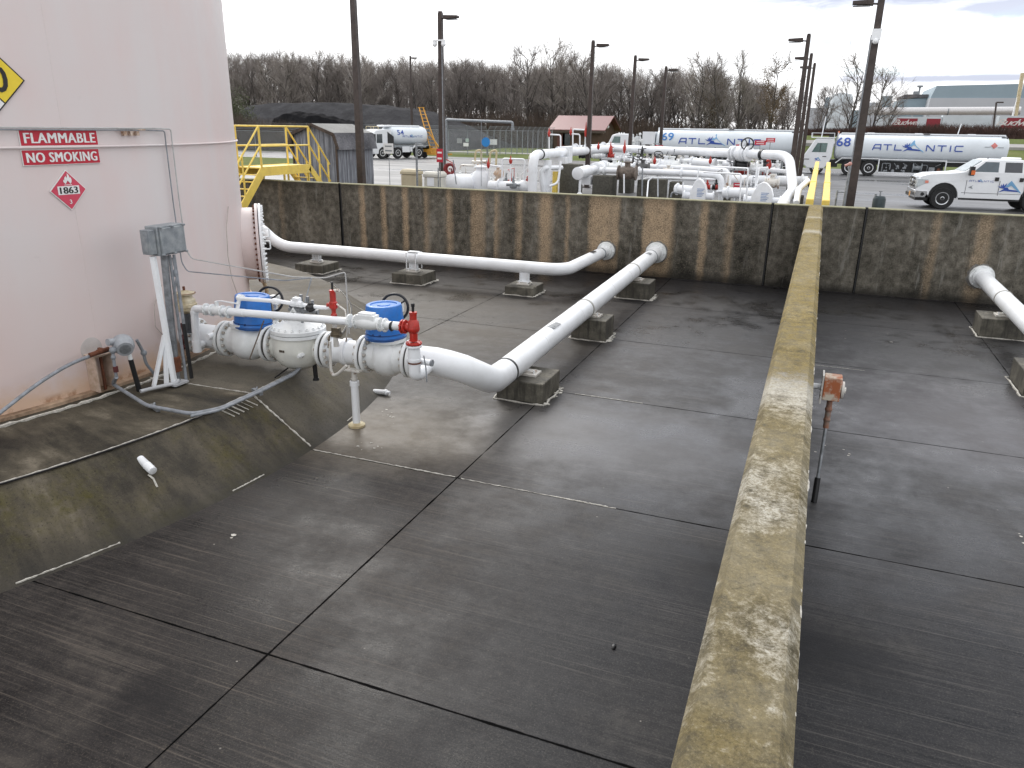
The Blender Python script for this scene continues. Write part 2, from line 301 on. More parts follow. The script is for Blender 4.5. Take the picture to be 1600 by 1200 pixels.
def m_farwall():
    m, t, b = bsdf('stained_dyke_concrete')
    p = t.new('ShaderNodeNewGeometry').outputs['Position']; x, y, z = t.sep(p)
    nb = t.noise(t.vmap(p, (1.0, 1, .35)), 1.0, 5, .6); n2 = t.noise(p, 5, 8, .72); n3 = t.noise(p, 24, 8, .8)
    fine = t.noise(t.vmap(p, (3.2, 3, .35)), 1.6, 6, .7)
    v = t.math('ADD', t.math('MULTIPLY', nb, .45), t.math('MULTIPLY', n2, .55))
    c = t.ramp(v, [(.36, (.030, .028, .023)), (.45, (.078, .072, .058)), (.54, (.145, .132, .108)), (.65, (.27, .25, .21))])
    n4 = t.noise(p, 60, 6, .85); c = t.mix(t.mapr(n3, .52, .64, 0, .65), c, (.21, .19, .155)); c = t.mix(t.mapr(n3, .34, .46, .7, 0), c, (.018, .016, .013)); c = t.mix(t.mapr(n4, .55, .68, 0, .5), c, (.22, .20, .17))
    # streaks that run down from the cap
    c = t.mix(t.math('MULTIPLY', t.mapr(fine, .56, .66, 0, .6), t.mapr(x, -1.5, 0, .6, 1)), c, (.30, .29, .26))
    c = t.mix(t.mapr(fine, .28, .40, .55, 0), c, (.022, .020, .016))
    # tan trowelled repair strips at irregular spacing
    wob = t.math('MULTIPLY', t.math('SUBTRACT', t.noise(t.vmap(p, (1.2, 1, 1.2)), 2.2, 4, .6), .5), .20)
    wob = t.math('ADD', wob, t.math('MULTIPLY', t.math('SUBTRACT', n3, .5), .16))
    xs = t.math('DIVIDE', t.math('ADD', t.math('ADD', x, wob), 20.0), 28.0)
    strips = [(438, 444, .3), (564, 571, .9), (597, 604, .9), (629, 638, .9), (663, 670, .7), (698, 706, .9), (736, 757, .75), (773, 779, .8), (808, 816, .8),
              (843, 862, .95), (884, 890, .8), (922, 951, 1), (953, 968, .8), (1007, 1052, 1), (1095, 1106, .8), (1139, 1148, .6), (1462, 1474, .5), (1530, 1556, .6)]
    def band(ss):
        st = [(0, 0.0)]
        for a, c_, k in ss:
            xa = (PY(a, 340, 23.75).x+20)/28; xb = (PY(c_, 340, 23.75).x+20)/28
            st += [(xa-.0015, 0.0), (xa+.0015, float(k)), (xb-.0015, float(k)), (xb+.0015, 0.0)]
        return t.ramp(xs, st[:32])
    k = t.math('MAXIMUM', band(strips[:7]), t.math('MAXIMUM', band(strips[7:14]), band(strips[14:])))
    k = t.math('MULTIPLY', k, t.mapr(t.math('ADD', n2, t.math('MULTIPLY', n3, .6)), .52, .86, .42, 1.0))
    lich = t.math('MULTIPLY', t.math('MULTIPLY', t.mapr(n3, .55, .66), t.mapr(x, -16, -13)), t.mapr(x, -2.5, -.8, .8, 0))
    k = t.math('MAXIMUM', k, t.math('MULTIPLY', lich, .5))
    c = t.mix(k, c, t.mix(t.mapr(n3, .38, .62), (.17, .12, .075), (.62, .47, .31)))
    # damp foot, pale greenish cap edge
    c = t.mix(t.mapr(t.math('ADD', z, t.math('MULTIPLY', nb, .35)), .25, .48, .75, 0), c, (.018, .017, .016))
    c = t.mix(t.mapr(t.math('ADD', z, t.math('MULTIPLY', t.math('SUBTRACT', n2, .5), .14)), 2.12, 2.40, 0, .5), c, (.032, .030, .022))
    c = t.mix(t.mapr(z, 2.385, 2.40, 0, .9), c, t.mix(n2, (.12, .12, .06), (.50, .48, .34)))
    for px in (535, 1200, 1346):
        xj = PY(px, 380, 23.75).x
        q = t.math('ABSOLUTE', t.math('SUBTRACT', x, xj)); c = t.mix(t.mapr(q, .03, .045, 1, 0), c, (.005, .005, .005))
    t.put(b.inputs['Base Color'], c); b.inputs['Roughness'].default_value = .85; b.inputs['Specular IOR Level'].default_value = .12
    t.put(b.inputs['Normal'], t.bump(t.math('ADD', n3, n2), .8, .02)); return m
FARW = m_farwall()

def m_tank():
    m, t, b = bsdf('faded_pink_tank_paint')
    p = t.new('ShaderNodeNewGeometry').outputs['Position']; x, y, z = t.sep(p)
    st = t.noise(t.vmap(p, (.9, .9, .10)), 1.2, 5, .55); n1 = t.noise(p, .6, 5, .55); n2 = t.noise(p, 4, 7, .7); n3 = t.noise(p, 22, 6, .7)
    c = t.mix(t.mapr(st, .36, .64), (.665, .555, .540), (.655, .60, .592))
    c = t.mix(t.mapr(n1, .42, .62, 0, .5), c, (.645, .61, .605))
    c = t.mix(t.mapr(z, 1.2, 3.0, .5, 0), c, (.68, .54, .50))
    c = t.mix(t.math('MULTIPLY', t.mapr(n2, .64, .72), t.mapr(n1, .52, .6, 0, .35)), c, (.52, .46, .44))
    c = t.mix(t.mapr(t.math('ADD', z, t.math('MULTIPLY', t.math('SUBTRACT', n2, .5), .5)), .80, 1.12, .75, 0), c, (.62, .42, .27))
    c = t.mix(t.math('MULTIPLY', t.mapr(z, .78, .86, .8, 0), t.mapr(n2, .46, .6)), c, (.30, .15, .07))
    t.put(b.inputs['Base Color'], c); t.put(b.inputs['Roughness'], t.mapr(n2, .3, .7, .45, .62))
    t.put(b.inputs['Normal'], t.bump(t.math('ADD', t.math('MULTIPLY', n1, 3), t.math('MULTIPLY', n3, .15)), .12, .03)); return m
TANKP = m_tank()

def m_asphalt():
    m, t, b = bsdf('damp_yard_pavement')
    p = t.new('ShaderNodeNewGeometry').outputs['Position']
    n1 = t.noise(t.vmap(p, (.25, 1, 1)), .35, 6, .6); n2 = t.noise(p, 2, 7, .7); n3 = t.noise(p, 20, 6, .7)
    cr = t.noise(t.vmap(p, (.12, 1.5, 1)), 1.0, 5, .6, .5)
    c = t.ramp(n1, [(.3, (.055, .055, .057)), (.5, (.095, .095, .098)), (.7, (.15, .15, .15))])
    c = t.mix(t.mapr(n2, .55, .7, 0, .4), c, (.16, .155, .15)); c = t.mix(t.mapr(cr, .60, .66, 0, .6), c, (.03, .03, .03))
    t.put(b.inputs['Base Color'], c); t.put(b.inputs['Roughness'], t.mapr(n1, .38, .6, .22, .6))
    t.put(b.inputs['Normal'], t.bump(n3, .15, .01)); return m
ASPH = m_asphalt()
def m_ground(name, stops, sc=1.2, bump=.5):
    m, t, b = bsdf(name)
    p = t.new('ShaderNodeNewGeometry').outputs['Position']
    n1 = t.noise(p, sc*.12, 6, .65); n2 = t.noise(p, sc*3, 8, .75)
    t.put(b.inputs['Base Color'], t.ramp(t.math('ADD', t.math('MULTIPLY', n1, .5), t.math('MULTIPLY', n2, .5)), stops))
    b.inputs['Roughness'].default_value = .95; b.inputs['Specular IOR Level'].default_value = .1
    t.put(b.inputs['Normal'], t.bump(n2, bump, .2)); return m
GRASS = m_ground('winter_grass', [(.35, (.075, .085, .030)), (.5, (.105, .135, .040)), (.65, (.17, .165, .075))])
SCRUB = m_ground('brown_scrub_ground', [(.35, (.06, .045, .03)), (.5, (.11, .085, .055)), (.65, (.17, .14, .09))])
HEAP = m_ground('black_aggregate', [(.35, (.026, .026, .028)), (.5, (.045, .045, .049)), (.68, (.085, .085, .09))], 6, .9)
HEAPD = m_ground('freshly_cut_black_aggregate', [(.35, (.008, .008, .009)), (.5, (.014, .014, .016)), (.68, (.028, .028, .030))], 6, 1)
BRICK = m_ground('brown_brick', [(.35, (.060, .040, .031)), (.5, (.095, .066, .05)), (.68, (.15, .11, .085))], 6, .3)
GREYC = m_ground('grey_weathered_concrete', [(.35, (.05, .05, .044)), (.5, (.11, .105, .09)), (.68, (.19, .185, .16))], 4, .3)
def m_siding():
    m, t, b = bsdf('weathered_plank_siding')
    p = t.new('ShaderNodeNewGeometry').outputs['Position']; x, y, z = t.sep(p)
    u = t.math('ADD', x, y); n = t.noise(t.vmap(p, (6, 6, .5)), 1.5, 7, .7)
    c = t.ramp(n, [(.32, (.06, .062, .07)), (.5, (.19, .20, .225)), (.68, (.36, .375, .40))])
    gr = t.math('ABSOLUTE', t.math('SUBTRACT', t.math('FRACT', t.math('MULTIPLY', u, 4.4)), .5))
    c = t.mix(t.mapr(gr, .03, .07, .8, 0), c, (.035, .035, .04))
    t.put(b.inputs['Base Color'], c); b.inputs['Roughness'].default_value = .85; return m
SIDING = m_siding()
SHINGLE = m_ground('grey_shingles', [(.35, (.045, .045, .05)), (.5, (.13, .13, .14)), (.66, (.25, .25, .265))], 5, .3)
SHINGL2 = m_ground('light_grey_shingles', [(.35, (.20, .20, .19)), (.5, (.28, .28, .27)), (.66, (.36, .36, .35))], 5, .3)
def m_chain():
    m, t, b = bsdf('chain_link_mesh')
    co = t.new('ShaderNodeTexCoord').outputs['Object']; x, y, z = t.sep(co)
    a = t.math('ABSOLUTE', t.math('SUBTRACT', t.math('FRACT', t.math('MULTIPLY', t.math('ADD', t.math('ADD', x, y), z), 9)), .5))
    c_ = t.math('ABSOLUTE', t.math('SUBTRACT', t.math('FRACT', t.math('MULTIPLY', t.math('SUBTRACT', t.math('ADD', x, y), z), 9)), .5))
    k = t.mapr(t.math('MINIMUM', a, c_), .045, .07, 1, 0)
    b.inputs['Base Color'].default_value = (.40, .42, .44, 1); b.inputs['Roughness'].default_value = .5
    t.put(b.inputs['Alpha'], k); return m
CHAIN = m_chain()
def m_roofrib():
    m, t, b = bsdf('ribbed_red_roof')
    co = t.new('ShaderNodeTexCoord').outputs['Object']; x, y, z = t.sep(co)
    g = t.math('ABSOLUTE', t.math('SUBTRACT', t.math('FRACT', t.math('MULTIPLY', x, 2.2)), .5))
    n = t.noise(co, 1.0, 5)
    c = t.mix(t.mapr(g, .05, .12, .5, 0), t.mix(n, (.19, .062, .062), (.15, .05, .05)), (.15, .05, .05))
    t.put(b.inputs['Base Color'], c); b.inputs['Roughness'].default_value = .45; return m
ROOFRIB = m_roofrib()

# ------------------------------------------------------------------ mesh builder
ORG = {}
def frame(d):
    d = d.normalized(); a = Vector((0, 0, 1)) if abs(d.z) < .9 else Vector((0, 1, 0))
    u = a.cross(d).normalized(); return u, d.cross(u)
class MB:
    def __init__(s): s.v = []; s.f = []
    def add(s, vs, fs):
        o = len(s.v); s.v += [Vector(p) for p in vs]; s.f += [tuple(i+o for i in f) for f in fs]; return s
    def box(s, c, d, rz=0.0, M=None):
        c = Vector(c); h = Vector(d)/2; R = M if M else Matrix.Rotation(rz, 3, 'Z')
        vs = [c + R @ Vector((x*h.x, y*h.y, z*h.z)) for x in (-1, 1) for y in (-1, 1) for z in (-1, 1)]
        return s.add(vs, [(0, 1, 3, 2), (4, 6, 7, 5), (0, 4, 5, 1), (2, 3, 7, 6), (0, 2, 6, 4), (1, 5, 7, 3)])
    def bx(s, x0, x1, y0, y1, z0, z1): return s.box(((x0+x1)/2, (y0+y1)/2, (z0+z1)/2), (x1-x0, y1-y0, z1-z0))
    def beam(s, p0, p1, w, h, up=(0, 0, 1)):
        p0 = Vector(p0); p1 = Vector(p1); d = (p1-p0).normalized(); u = Vector(up)
        sx = d.cross(u)
        if sx.length < 1e-3: sx = Vector((1, 0, 0))
        sx.normalize(); uz = sx.cross(d)
        vs = [p + sx*(a*w/2) + uz*(b*h/2) for p in (p0, p1) for a, b in ((-1, -1), (1, -1), (1, 1), (-1, 1))]
        return s.add(vs, [(0, 3, 2, 1), (4, 5, 6, 7), (0, 1, 5, 4), (1, 2, 6, 5), (2, 3, 7, 6), (3, 0, 4, 7)])
    def tube(s, pts, r, n=12, bend=0.0, cap=True, k=6):
        pts = [Vector(p) for p in pts]
        if bend > 0 and len(pts) > 2:
            q = [pts[0]]
            for a, b, c in zip(pts, pts[1:], pts[2:]):
                u = (a-b); v = (c-b); m = min(bend, u.length*.48, v.length*.48); u.normalize(); v.normalize()
                A = b+u*m; B = b+v*m
                for i in range(k+1):
                    t_ = i/k; q.append(A*(1-t_)**2 + b*2*t_*(1-t_) + B*t_*t_)
            q.append(pts[-1]); pts = q
        rr = r if isinstance(r, (list, tuple)) else [r]*len(pts)
        d0 = (pts[1]-pts[0]).normalized(); u, v = frame(d0); vs = []; prev = d0
        for i, p in enumerate(pts):
            if i == 0: d = d0
            elif i == len(pts)-1: d = (pts[-1]-pts[-2]).normalized()
            else: d = ((pts[i+1]-p).normalized() + (p-pts[i-1]).normalized()); d = d.normalized() if d.length > 1e-6 else prev
            q = prev.rotation_difference(d); u = q @ u; v = q @ v; prev = d
            vs += [p + (u*cos(2*pi*j/n) + v*sin(2*pi*j/n))*rr[i] for j in range(n)]
        fs = []
        for i in range(len(pts)-1):
            for j in range(n):
                a = i*n+j; b = i*n+(j+1) % n; fs.append((a, b, b+n, a+n))
        if cap: fs += [tuple(range(n-1, -1, -1)), tuple(range((len(pts)-1)*n, len(pts)*n))]
        return s.add(vs, fs)
    def cyl(s, p0, p1, r, r1=None, n=16): return s.tube([p0, p1], [r, r if r1 is None else r1], n)
    def lathe(s, o, ax, prof, n=24):
        o = Vector(o); ax = Vector(ax).normalized(); u, v = frame(ax); vs = []
        for r, h in prof: vs += [o + ax*h + (u*cos(2*pi*j/n)+v*sin(2*pi*j/n))*max(r, 1e-4) for j in range(n)]
        fs = [(i*n+j, i*n+(j+1) % n, (i+1)*n+(j+1) % n, (i+1)*n+j) for i in range(len(prof)-1) for j in range(n)]
        fs += [tuple(range(n-1, -1, -1)), tuple(range((len(prof)-1)*n, len(prof)*n))]
        return s.add(vs, fs)
    def ball(s, c, r, sc=(1, 1, 1), n=12):
        c = Vector(c); vs = []; m = n//2
        for i in range(m+1):
            a = -pi/2 + pi*i/m
            for j in range(n):
                b = 2*pi*j/n; vs.append(c + Vector((cos(a)*cos(b)*sc[0], cos(a)*sin(b)*sc[1], sin(a)*sc[2]))*r)
        return s.add(vs, [(i*n+j, i*n+(j+1) % n, (i+1)*n+(j+1) % n, (i+1)*n+j) for i in range(m) for j in range(n)])
    def torus(s, c, ax, R, r, n=28, k=8):
        c = Vector(c); ax = Vector(ax).normalized(); u, v = frame(ax); vs = []
        for i in range(n):
            a = 2*pi*i/n; d = u*cos(a)+v*sin(a)
            vs += [c + d*(R + r*cos(2*pi*j/k)) + ax*(r*sin(2*pi*j/k)) for j in range(k)]
        return s.add(vs, [(i*k+j, ((i+1) % n)*k+j, ((i+1) % n)*k+(j+1) % k, i*k+(j+1) % k) for i in range(n) for j in range(k)])
    def prism(s, pts, y0, y1, f=None):
        """outline in x,z pushed from y0 to y1; f maps each point"""
        n = len(pts); vs = [Vector((x, y, z)) for y in (y0, y1) for x, z in pts]
        if f: vs = [Vector(f(p)) for p in vs]
        return s.add(vs, [tuple(range(n)), tuple(range(2*n-1, n-1, -1))] + [(i, i+n, (i+1) % n+n, (i+1) % n) for i in range(n)])
    def flange(s, c, ax, r, t, nb=12, br=.018, bl=.03, bo=.82):
        c = Vector(c); ax = Vector(ax).normalized(); s.lathe(c-ax*(t/2), ax, [(r*.96, 0), (r, t*.15), (r, t*.85), (r*.96, t)], 32)
        u, v = frame(ax)
        for i in range(nb):
            a = 2*pi*(i+.5)/nb; d = (u*cos(a)+v*sin(a))*r*bo; s.cyl(c+d-ax*(t/2+bl), c+d+ax*(t/2+bl), br, n=6)
        return s
def build(name, mb, mat, parent=None, root=None, label=None, bevel=0.0, smooth=38):
    me = bpy.data.meshes.new(name); o_ = ORG.get(parent.name, Vector()) if parent else Vector()
    me.from_pydata([tuple(p-o_) for p in mb.v], [], mb.f); me.update()
    me.materials.append(mat)
    if smooth:
        me.shade_smooth(); me.set_sharp_from_angle(angle=radians(smooth))
    o = bpy.data.objects.new(name, me); COL.objects.link(o)
    if parent: o.parent = parent; ORG[o.name] = o_
    if bevel:
        b = o.modifiers.new('bevel', 'BEVEL'); b.width = bevel; b.segments = 2; b.limit_method = 'ANGLE'; b.angle_limit = radians(40)
    if label: o['label'] = label
    return o
def tag(o, label, cat, group=None):
    o['label'] = label; o['category'] = cat
    if group: o['group'] = group
    return o
def thing(name, label, cat, loc=(0, 0, 0), group=None):
    o = bpy.data.objects.new(name, None); COL.objects.link(o); o.location = loc; o.empty_display_size = .2
    ORG[o.name] = Vector(loc); return tag(o, label, cat, group)
def one(name, mb, mat, label, cat, group=None, bevel=0.0, smooth=38):
    """a thing that is a single mesh, with its origin at its base centre"""
    x = sum(p.x for p in mb.v)/len(mb.v); y = sum(p.y for p in mb.v)/len(mb.v); z = min(p.z for p in mb.v)
    o_ = Vector((x, y, z)); mb.v = [p-o_ for p in mb.v]
    o = build(name, mb, mat, bevel=bevel, smooth=smooth); o.location = o_
    return tag(o, label, cat, group)
def struct(name, mb, mat, parent=None, smooth=0):
    o = build(name, mb, mat, parent, smooth=smooth)
    if not parent: o['kind'] = 'structure'
    return o
def copy_tree(o, parent=None):
    c = o.copy(); COL.objects.link(c); c.parent = parent
    for ch in list(o.children): copy_tree(ch, c)
    return c
def text2d(body, size=1.0, shear=0.0, bold=0.0, spacing=1.0):
    cu = bpy.data.curves.new('t', 'FONT'); cu.body = body; cu.size = size; cu.shear = shear; cu.offset = bold; cu.space_character = spacing
    cu.align_x = 'CENTER'; cu.align_y = 'CENTER'; cu.resolution_u = 3
    ob = bpy.data.objects.new('t', cu); me = bpy.data.meshes.new_from_object(ob)
    vs = [(p.co.x, p.co.y) for p in me.vertices]; fs = [tuple(f.vertices) for f in me.polygons]
    bpy.data.objects.remove(ob); bpy.data.meshes.remove(me); bpy.data.curves.remove(cu)
    ys = [a[1] for a in vs]; my = (max(ys)+min(ys))/2; xs = [a[0] for a in vs]; mx = (max(xs)+min(xs))/2
    return [(a-mx, b-my) for a, b in vs], fs
def put2d(mb, tv, f, sx=1.0, sy=1.0, cx=0.0, cy=0.0):
    vs, fs = tv; mb.add([f(cx+x*sx, cy+y*sy) for x, y in vs], fs)
def fitw(tv, w_, h_):
    vs, fs = tv; xs = [a[0] for a in vs]; ys = [a[1] for a in vs]
    return [(x*w_/(max(xs)-min(xs)), y*h_/(max(ys)-min(ys))) for x, y in vs], fs
def grid2d(x0, x1, y0, y1, n=6, m=2):
    vs = [(x0+(x1-x0)*i/n, y0+(y1-y0)*j/m) for j in range(m+1) for i in range(n+1)]
    return vs, [(j*(n+1)+i, j*(n+1)+i+1, (j+1)*(n+1)+i+1, (j+1)*(n+1)+i) for j in range(m) for i in range(n)]
def dia2d(cx, cy, r, n=6):
    vs = []; fs = []
    for j in range(n+1):
        for i in range(n+1):
            a = i/n-.5; b = j/n-.5; vs.append((cx+(a-b)*r, cy+(a+b)*r))
    return vs, [(j*(n+1)+i, j*(n+1)+i+1, (j+1)*(n+1)+i+1, (j+1)*(n+1)+i) for j in range(n) for i in range(n)]
def strokes(paths, w_):
    vs = []; fs = []
    for p in paths:
        p = [Vector(q) for q in p]; L = []; Rr = []
        for i, q in enumerate(p):
            if i == 0: d = p[1]-p[0]
            elif i == len(p)-1: d = p[-1]-p[-2]
            else: d = (p[i+1]-q).normalized() + (q-p[i-1]).normalized()
            d = d.normalized(); n_ = Vector((-d.y, d.x)); k = 1.0
            if 0 < i < len(p)-1:
                e = (p[i+1]-q).normalized(); k = 1/max(.5, abs(n_.dot(Vector((-e.y, e.x)))))
            L.append(q+n_*w_/2*k); Rr.append(q-n_*w_/2*k)
        o = len(vs); vs += [tuple(a) for a in L+Rr]; m = len(p)
        fs += [(o+i, o+m+i, o+m+i+1, o+i+1) for i in range(m-1)]
    return vs, fs
def cat2d(*ts):
    vs = []; fs = []
    for (a, b), dx, sc_ in ts:
        o = len(vs); vs += [(x*sc_+dx, y*sc_) for x, y in a]; fs += [tuple(i+o for i in f) for f in b]
    return vs, fs
_A = strokes([[(0, 0), (.22, .72), (.34, .93), (1.25, .93), (1.25, 0)], [(.12, .36), (1.2, .36)]], .17)
_T = strokes([[(0, .93), (1.35, .93)], [(.68, .85), (.68, 0)]], .17)
_L = strokes([[(.08, 1), (.08, .09), (1.2, .09)]], .17)
_N = strokes([[(.08, 0), (.08, .93), (.2, .93), (1.1, .09), (1.22, .09), (1.22, 1)]], .17)
_I = strokes([[(.08, 0), (.08, 1)]], .18)
_C = strokes([[(1.25, .93), (.22, .93), (.08, .78), (.08, .22), (.22, .09), (1.25, .09)]], .17)
ATL_L = cat2d((_A, 0, 1), (_T, 1.65, 1), (_L, 3.4, 1)); ATL_R = cat2d((_N, 8.3, 1), (_T, 10.0, 1), (_I, 11.9, 1), (_C, 12.6, 1))
def shape(p): return [tuple(q) for q in p], [tuple(range(len(p)))]
PEAK = shape([(5.6, .75), (6.35, 1.75), (8.1, -.25), (7.75, -.1), (6.4, 1.0), (6.05, .7)])
LEAP = cat2d((shape([(4.75, -.15), (5.2, .2), (5.5, .45), (6.2, .35), (7.2, .25), (7.7, .0), (6.9, .02), (6.3, .05), (5.5, .12), (5.05, -.05)]), 0, 1),
             (shape([(5.5, .45), (4.9, .55), (4.5, .9), (4.95, .72), (5.4, .68), (6.0, .62), (6.2, .35)]), 0, 1),
             (shape([(4.95, .78), (5.0, 1.15), (5.15, .85), (5.3, 1.3), (5.45, .9), (5.8, 1.4), (5.7, .85), (5.5, .66)]), 0, 1))
def atlantic(parent, f, w_, cx, cy, logo_only=False, split=True):
    """the company lettering with its mountain and leaping animal, total width w_"""
    k = w_/13.9
    g = lambda x, y: f(cx+(x-6.95)*k, cy+(y-.5)*k)
    if not logo_only:
        mb = MB(); put2d(mb, ATL_L, g); put2d(mb, ATL_R, g); build('company_lettering', mb, LOGOB, parent, smooth=0)
    mb = MB(); put2d(mb, LEAP, g); build('leaping_animal_logo', mb, LOGOB, parent, smooth=0)
    mb = MB(); put2d(mb, PEAK, g); build('mountain_logo', mb, LOGOL, parent, smooth=0)

# ================================================================== THE SETTING
G = 1.6                                                    # yard level above the dyke floor
TC = Vector((-17.0, 7.9, 0)); TR = 7.7; PADZ = .72
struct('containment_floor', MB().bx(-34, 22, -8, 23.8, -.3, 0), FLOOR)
mb = MB(); N = 400
prof = [(TR-.6, .70), (TR+.35, .70), (9.72, .70), (9.80, .66), (10.25, .34), (10.70, .02), (10.9, -.05)]
vs = [TC+Vector((r*cos(2*pi*j/N), r*sin(2*pi*j/N), z)) for r, z in prof for j in range(N)]
mb.add(vs, [(i*N+j, i*N+(j+1) % N, (i+1)*N+(j+1) % N, (i+1)*N+j) for i in range(len(prof)-1) for j in range(N)])
berm = struct('sloped_berm', mb, BERM, smooth=60)
def ring(r, z, a0, a1, n=60, jit=.012, seed=1):
    rd = random.Random(seed); return [TC+Vector(((r+rd.uniform(-jit, jit))*cos(a0+(a1-a0)*i/n), (r+rd.uniform(-jit, jit))*sin(a0+(a1-a0)*i/n), z)) for i in range(n+1)]
def bead(mb, pts, r, seed=2):
    rd = random.Random(seed); return mb.tube(pts, [r*rd.uniform(.35, 1.3) for _ in pts], 5)
mb = MB()
bead(mb, ring(9.745, .705, radians(-42), radians(10), 160, .006), .010)
bead(mb, ring(9.745, .705, radians(12), radians(52), 100, .006, 3), .006)
for a0, a1, s_ in ((-20, -14.5, 5), (-6.5, -3.6, 6), (7.5, 9.5, 9)): bead(mb, ring(10.71, .018, radians(a0), radians(a1), 30, .004, s_), .010, s_)
def radial(a, r0, r1, z0, z1, r, s_, n=26):
    rd = random.Random(s_); c, s = cos(radians(a)), sin(radians(a))
    return bead(MB(), [TC+Vector(((r0+(r1-r0)*i/n)*c+rd.uniform(-.006, .006), (r0+(r1-r0)*i/n)*s+rd.uniform(-.006, .006), z0+(z1-z0)*i/n)) for i in range(n+1)], r, s_)
for q in (radial(1.8, 9.80, 10.70, .675, .025, .016, 8), radial(1.8, 7.9, 9.72, .706, .706, .009, 8)): mb.add(q.v, q.f)
for q in (radial(38, 9.80, 10.70, .675, .025, .012, 4),): mb.add(q.v, q.f)
for i in range(6):                                         # short sealant whiskers at the berm edge
    a = radians(-2.2+i*.55); p = TC+Vector((9.75*cos(a), 9.75*sin(a), .70)); q = TC+Vector((9.93*cos(a+.012), 9.93*sin(a+.012), .575)); bead(mb, [p, q], .008, i)
bead(mb, ring(TR+.30, .712, radians(-40), radians(50), 150, .02, 11), .022)
build('sealant_bead', mb, CAULK, berm, smooth=60)
mb = MB()
for a, b_ in (((9.77), (radians(-42), radians(52))),):
    pts = ring(a, .700, b_[0], b_[1], 120, .003, 12); mb.tube(pts, .011, 5)
build('dark_joint_strip', mb, BLACK, berm)
mb = MB()
def jitline(x0, y0, x1, y1, z, r, s_, n=60, j=.006):
    rd = random.Random(s_); return bead(mb, [Vector((x0+(x1-x0)*i/n+rd.uniform(-j, j), y0+(y1-y0)*i/n+rd.uniform(-j, j), z)) for i in range(n+1)], r, s_)
jitline(-6.22, 8.19, -3.98, 8.19, .002, .010, 1); jitline(-3.9, 8.185, -1.8, 8.18, .001, .006, 2); jitline(-2.6, 8.185, -1.9, 8.18, .001, .010, 3)
jitline(-3.5, 12.03, -2.3, 12.03, .001, .008, 4); jitline(.25, -2, .25, 9.2, .004, .010, 7, 120, .012); jitline(.4, 15.66, 1.3, 15.66, .001, .005, 5)
fl_seal = build('joint_sealant', mb, CAULK); fl_seal['kind'] = 'structure'
# loose flecks and droppings on the floor
mb = MB(); rd = random.Random(5)
for x, y, n_, sp in ((3.05, 9.35, 14, .35), (1.1, 18.4, 6, .9), (-6.0, 9.9, 9, .25), (-5.55, 8.6, 10, .22), (.6, 11.2, 6, .5), (-5.6, 5.8, 1, .01)):
    for i in range(n_):
        px_, py_ = x+rd.uniform(-sp, sp), y+rd.uniform(-sp, sp)*.7; a = rd.uniform(0, 6.3); q = rd.uniform(.006, .022)
        mb.add([(px_+q*cos(a+k*pi/3)*rd.uniform(.6, 1.6), py_+q*sin(a+k*pi/3)*rd.uniform(.6, 1.3), .004) for k in range(6)], [(0, 1, 2, 3, 4, 5)])
mb.add([(-5.62+.045*cos(k)*(.7+.5*sin(3*k)), 5.85+.03*sin(k), .006) for k in range(6)], [(0, 1, 2, 3, 4, 5)])
o = build('paint_flecks', mb, CAULK, smooth=0); o['kind'] = 'stuff'; tag(o, 'white paint flecks and bird droppings scattered over the dark concrete floor', 'flecks')
mb = MB(); mb.torus((-6.15, 13.0, .0), (0, 0, 1), .72, .012, 60, 4)
mb.torus((-6.15, 13.0, .001), (0, 0, 1), .66, .006, 60, 4)
o = one('floor_ring_mark', mb, simple('chalky_mark', (.16, .15, .13), .8), 'faint pale circle marked on the dark floor behind the nearer blue barrel', 'marking')
for v in o.data.vertices: v.co.z *= .12
mb = MB(); mb.ball((-1.17, 5.62, .012), .035, (.6, 1.2, .35), 8)
one('dead_leaf', mb, BLACK, 'small dark curled leaf lying on the floor left of the mossy dividing wall', 'leaf')

# walls of the dyke
mb = MB(); mb.bx(-40, 22, 23.75, 24.06, -.2, 2.42)
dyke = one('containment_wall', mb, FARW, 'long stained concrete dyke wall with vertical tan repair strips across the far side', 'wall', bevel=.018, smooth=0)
mb = MB()
def _dw(y0, y1):
    pr_ = [(-.205, -.1), (-.205, 2.385), (-.165, 2.44), (.125, 2.44), (.175, 2.385), (.175, -.1)]
    mb.prism(pr_, y0, y1)
_dw(-4, 8.6); _dw(8.604, 23.74)
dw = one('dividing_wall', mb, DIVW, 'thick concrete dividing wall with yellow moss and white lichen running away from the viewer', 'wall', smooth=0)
mb = MB(); rd = random.Random(8); y = 1.0
while y < 14:
    L = rd.uniform(.05, .5); mb.tube([Vector((.170+rd.uniform(-.004, .006), y+L*i/4, 2.385+rd.uniform(-.010, .004))) for i in range(5)], [rd.uniform(.002, .007) for _ in range(5)], 4); y += L+rd.uniform(.02, .5)*(y/5+.3)
build('edge_efflorescence', mb, CAULK, dw).location = -dw.location; dw.children[0]['kind'] = 'stuff'
mb = MB()
for p in ((535, 282), (1200, 316), (1346, 323)):
    x = PY(p[0], p[1]+60, 23.75).x; mb.bx(x-.02, x+.02, 23.742, 23.749, 0.02, 2.40)
build('expansion_joint', mb, BLACK, dyke).location = -dyke.location
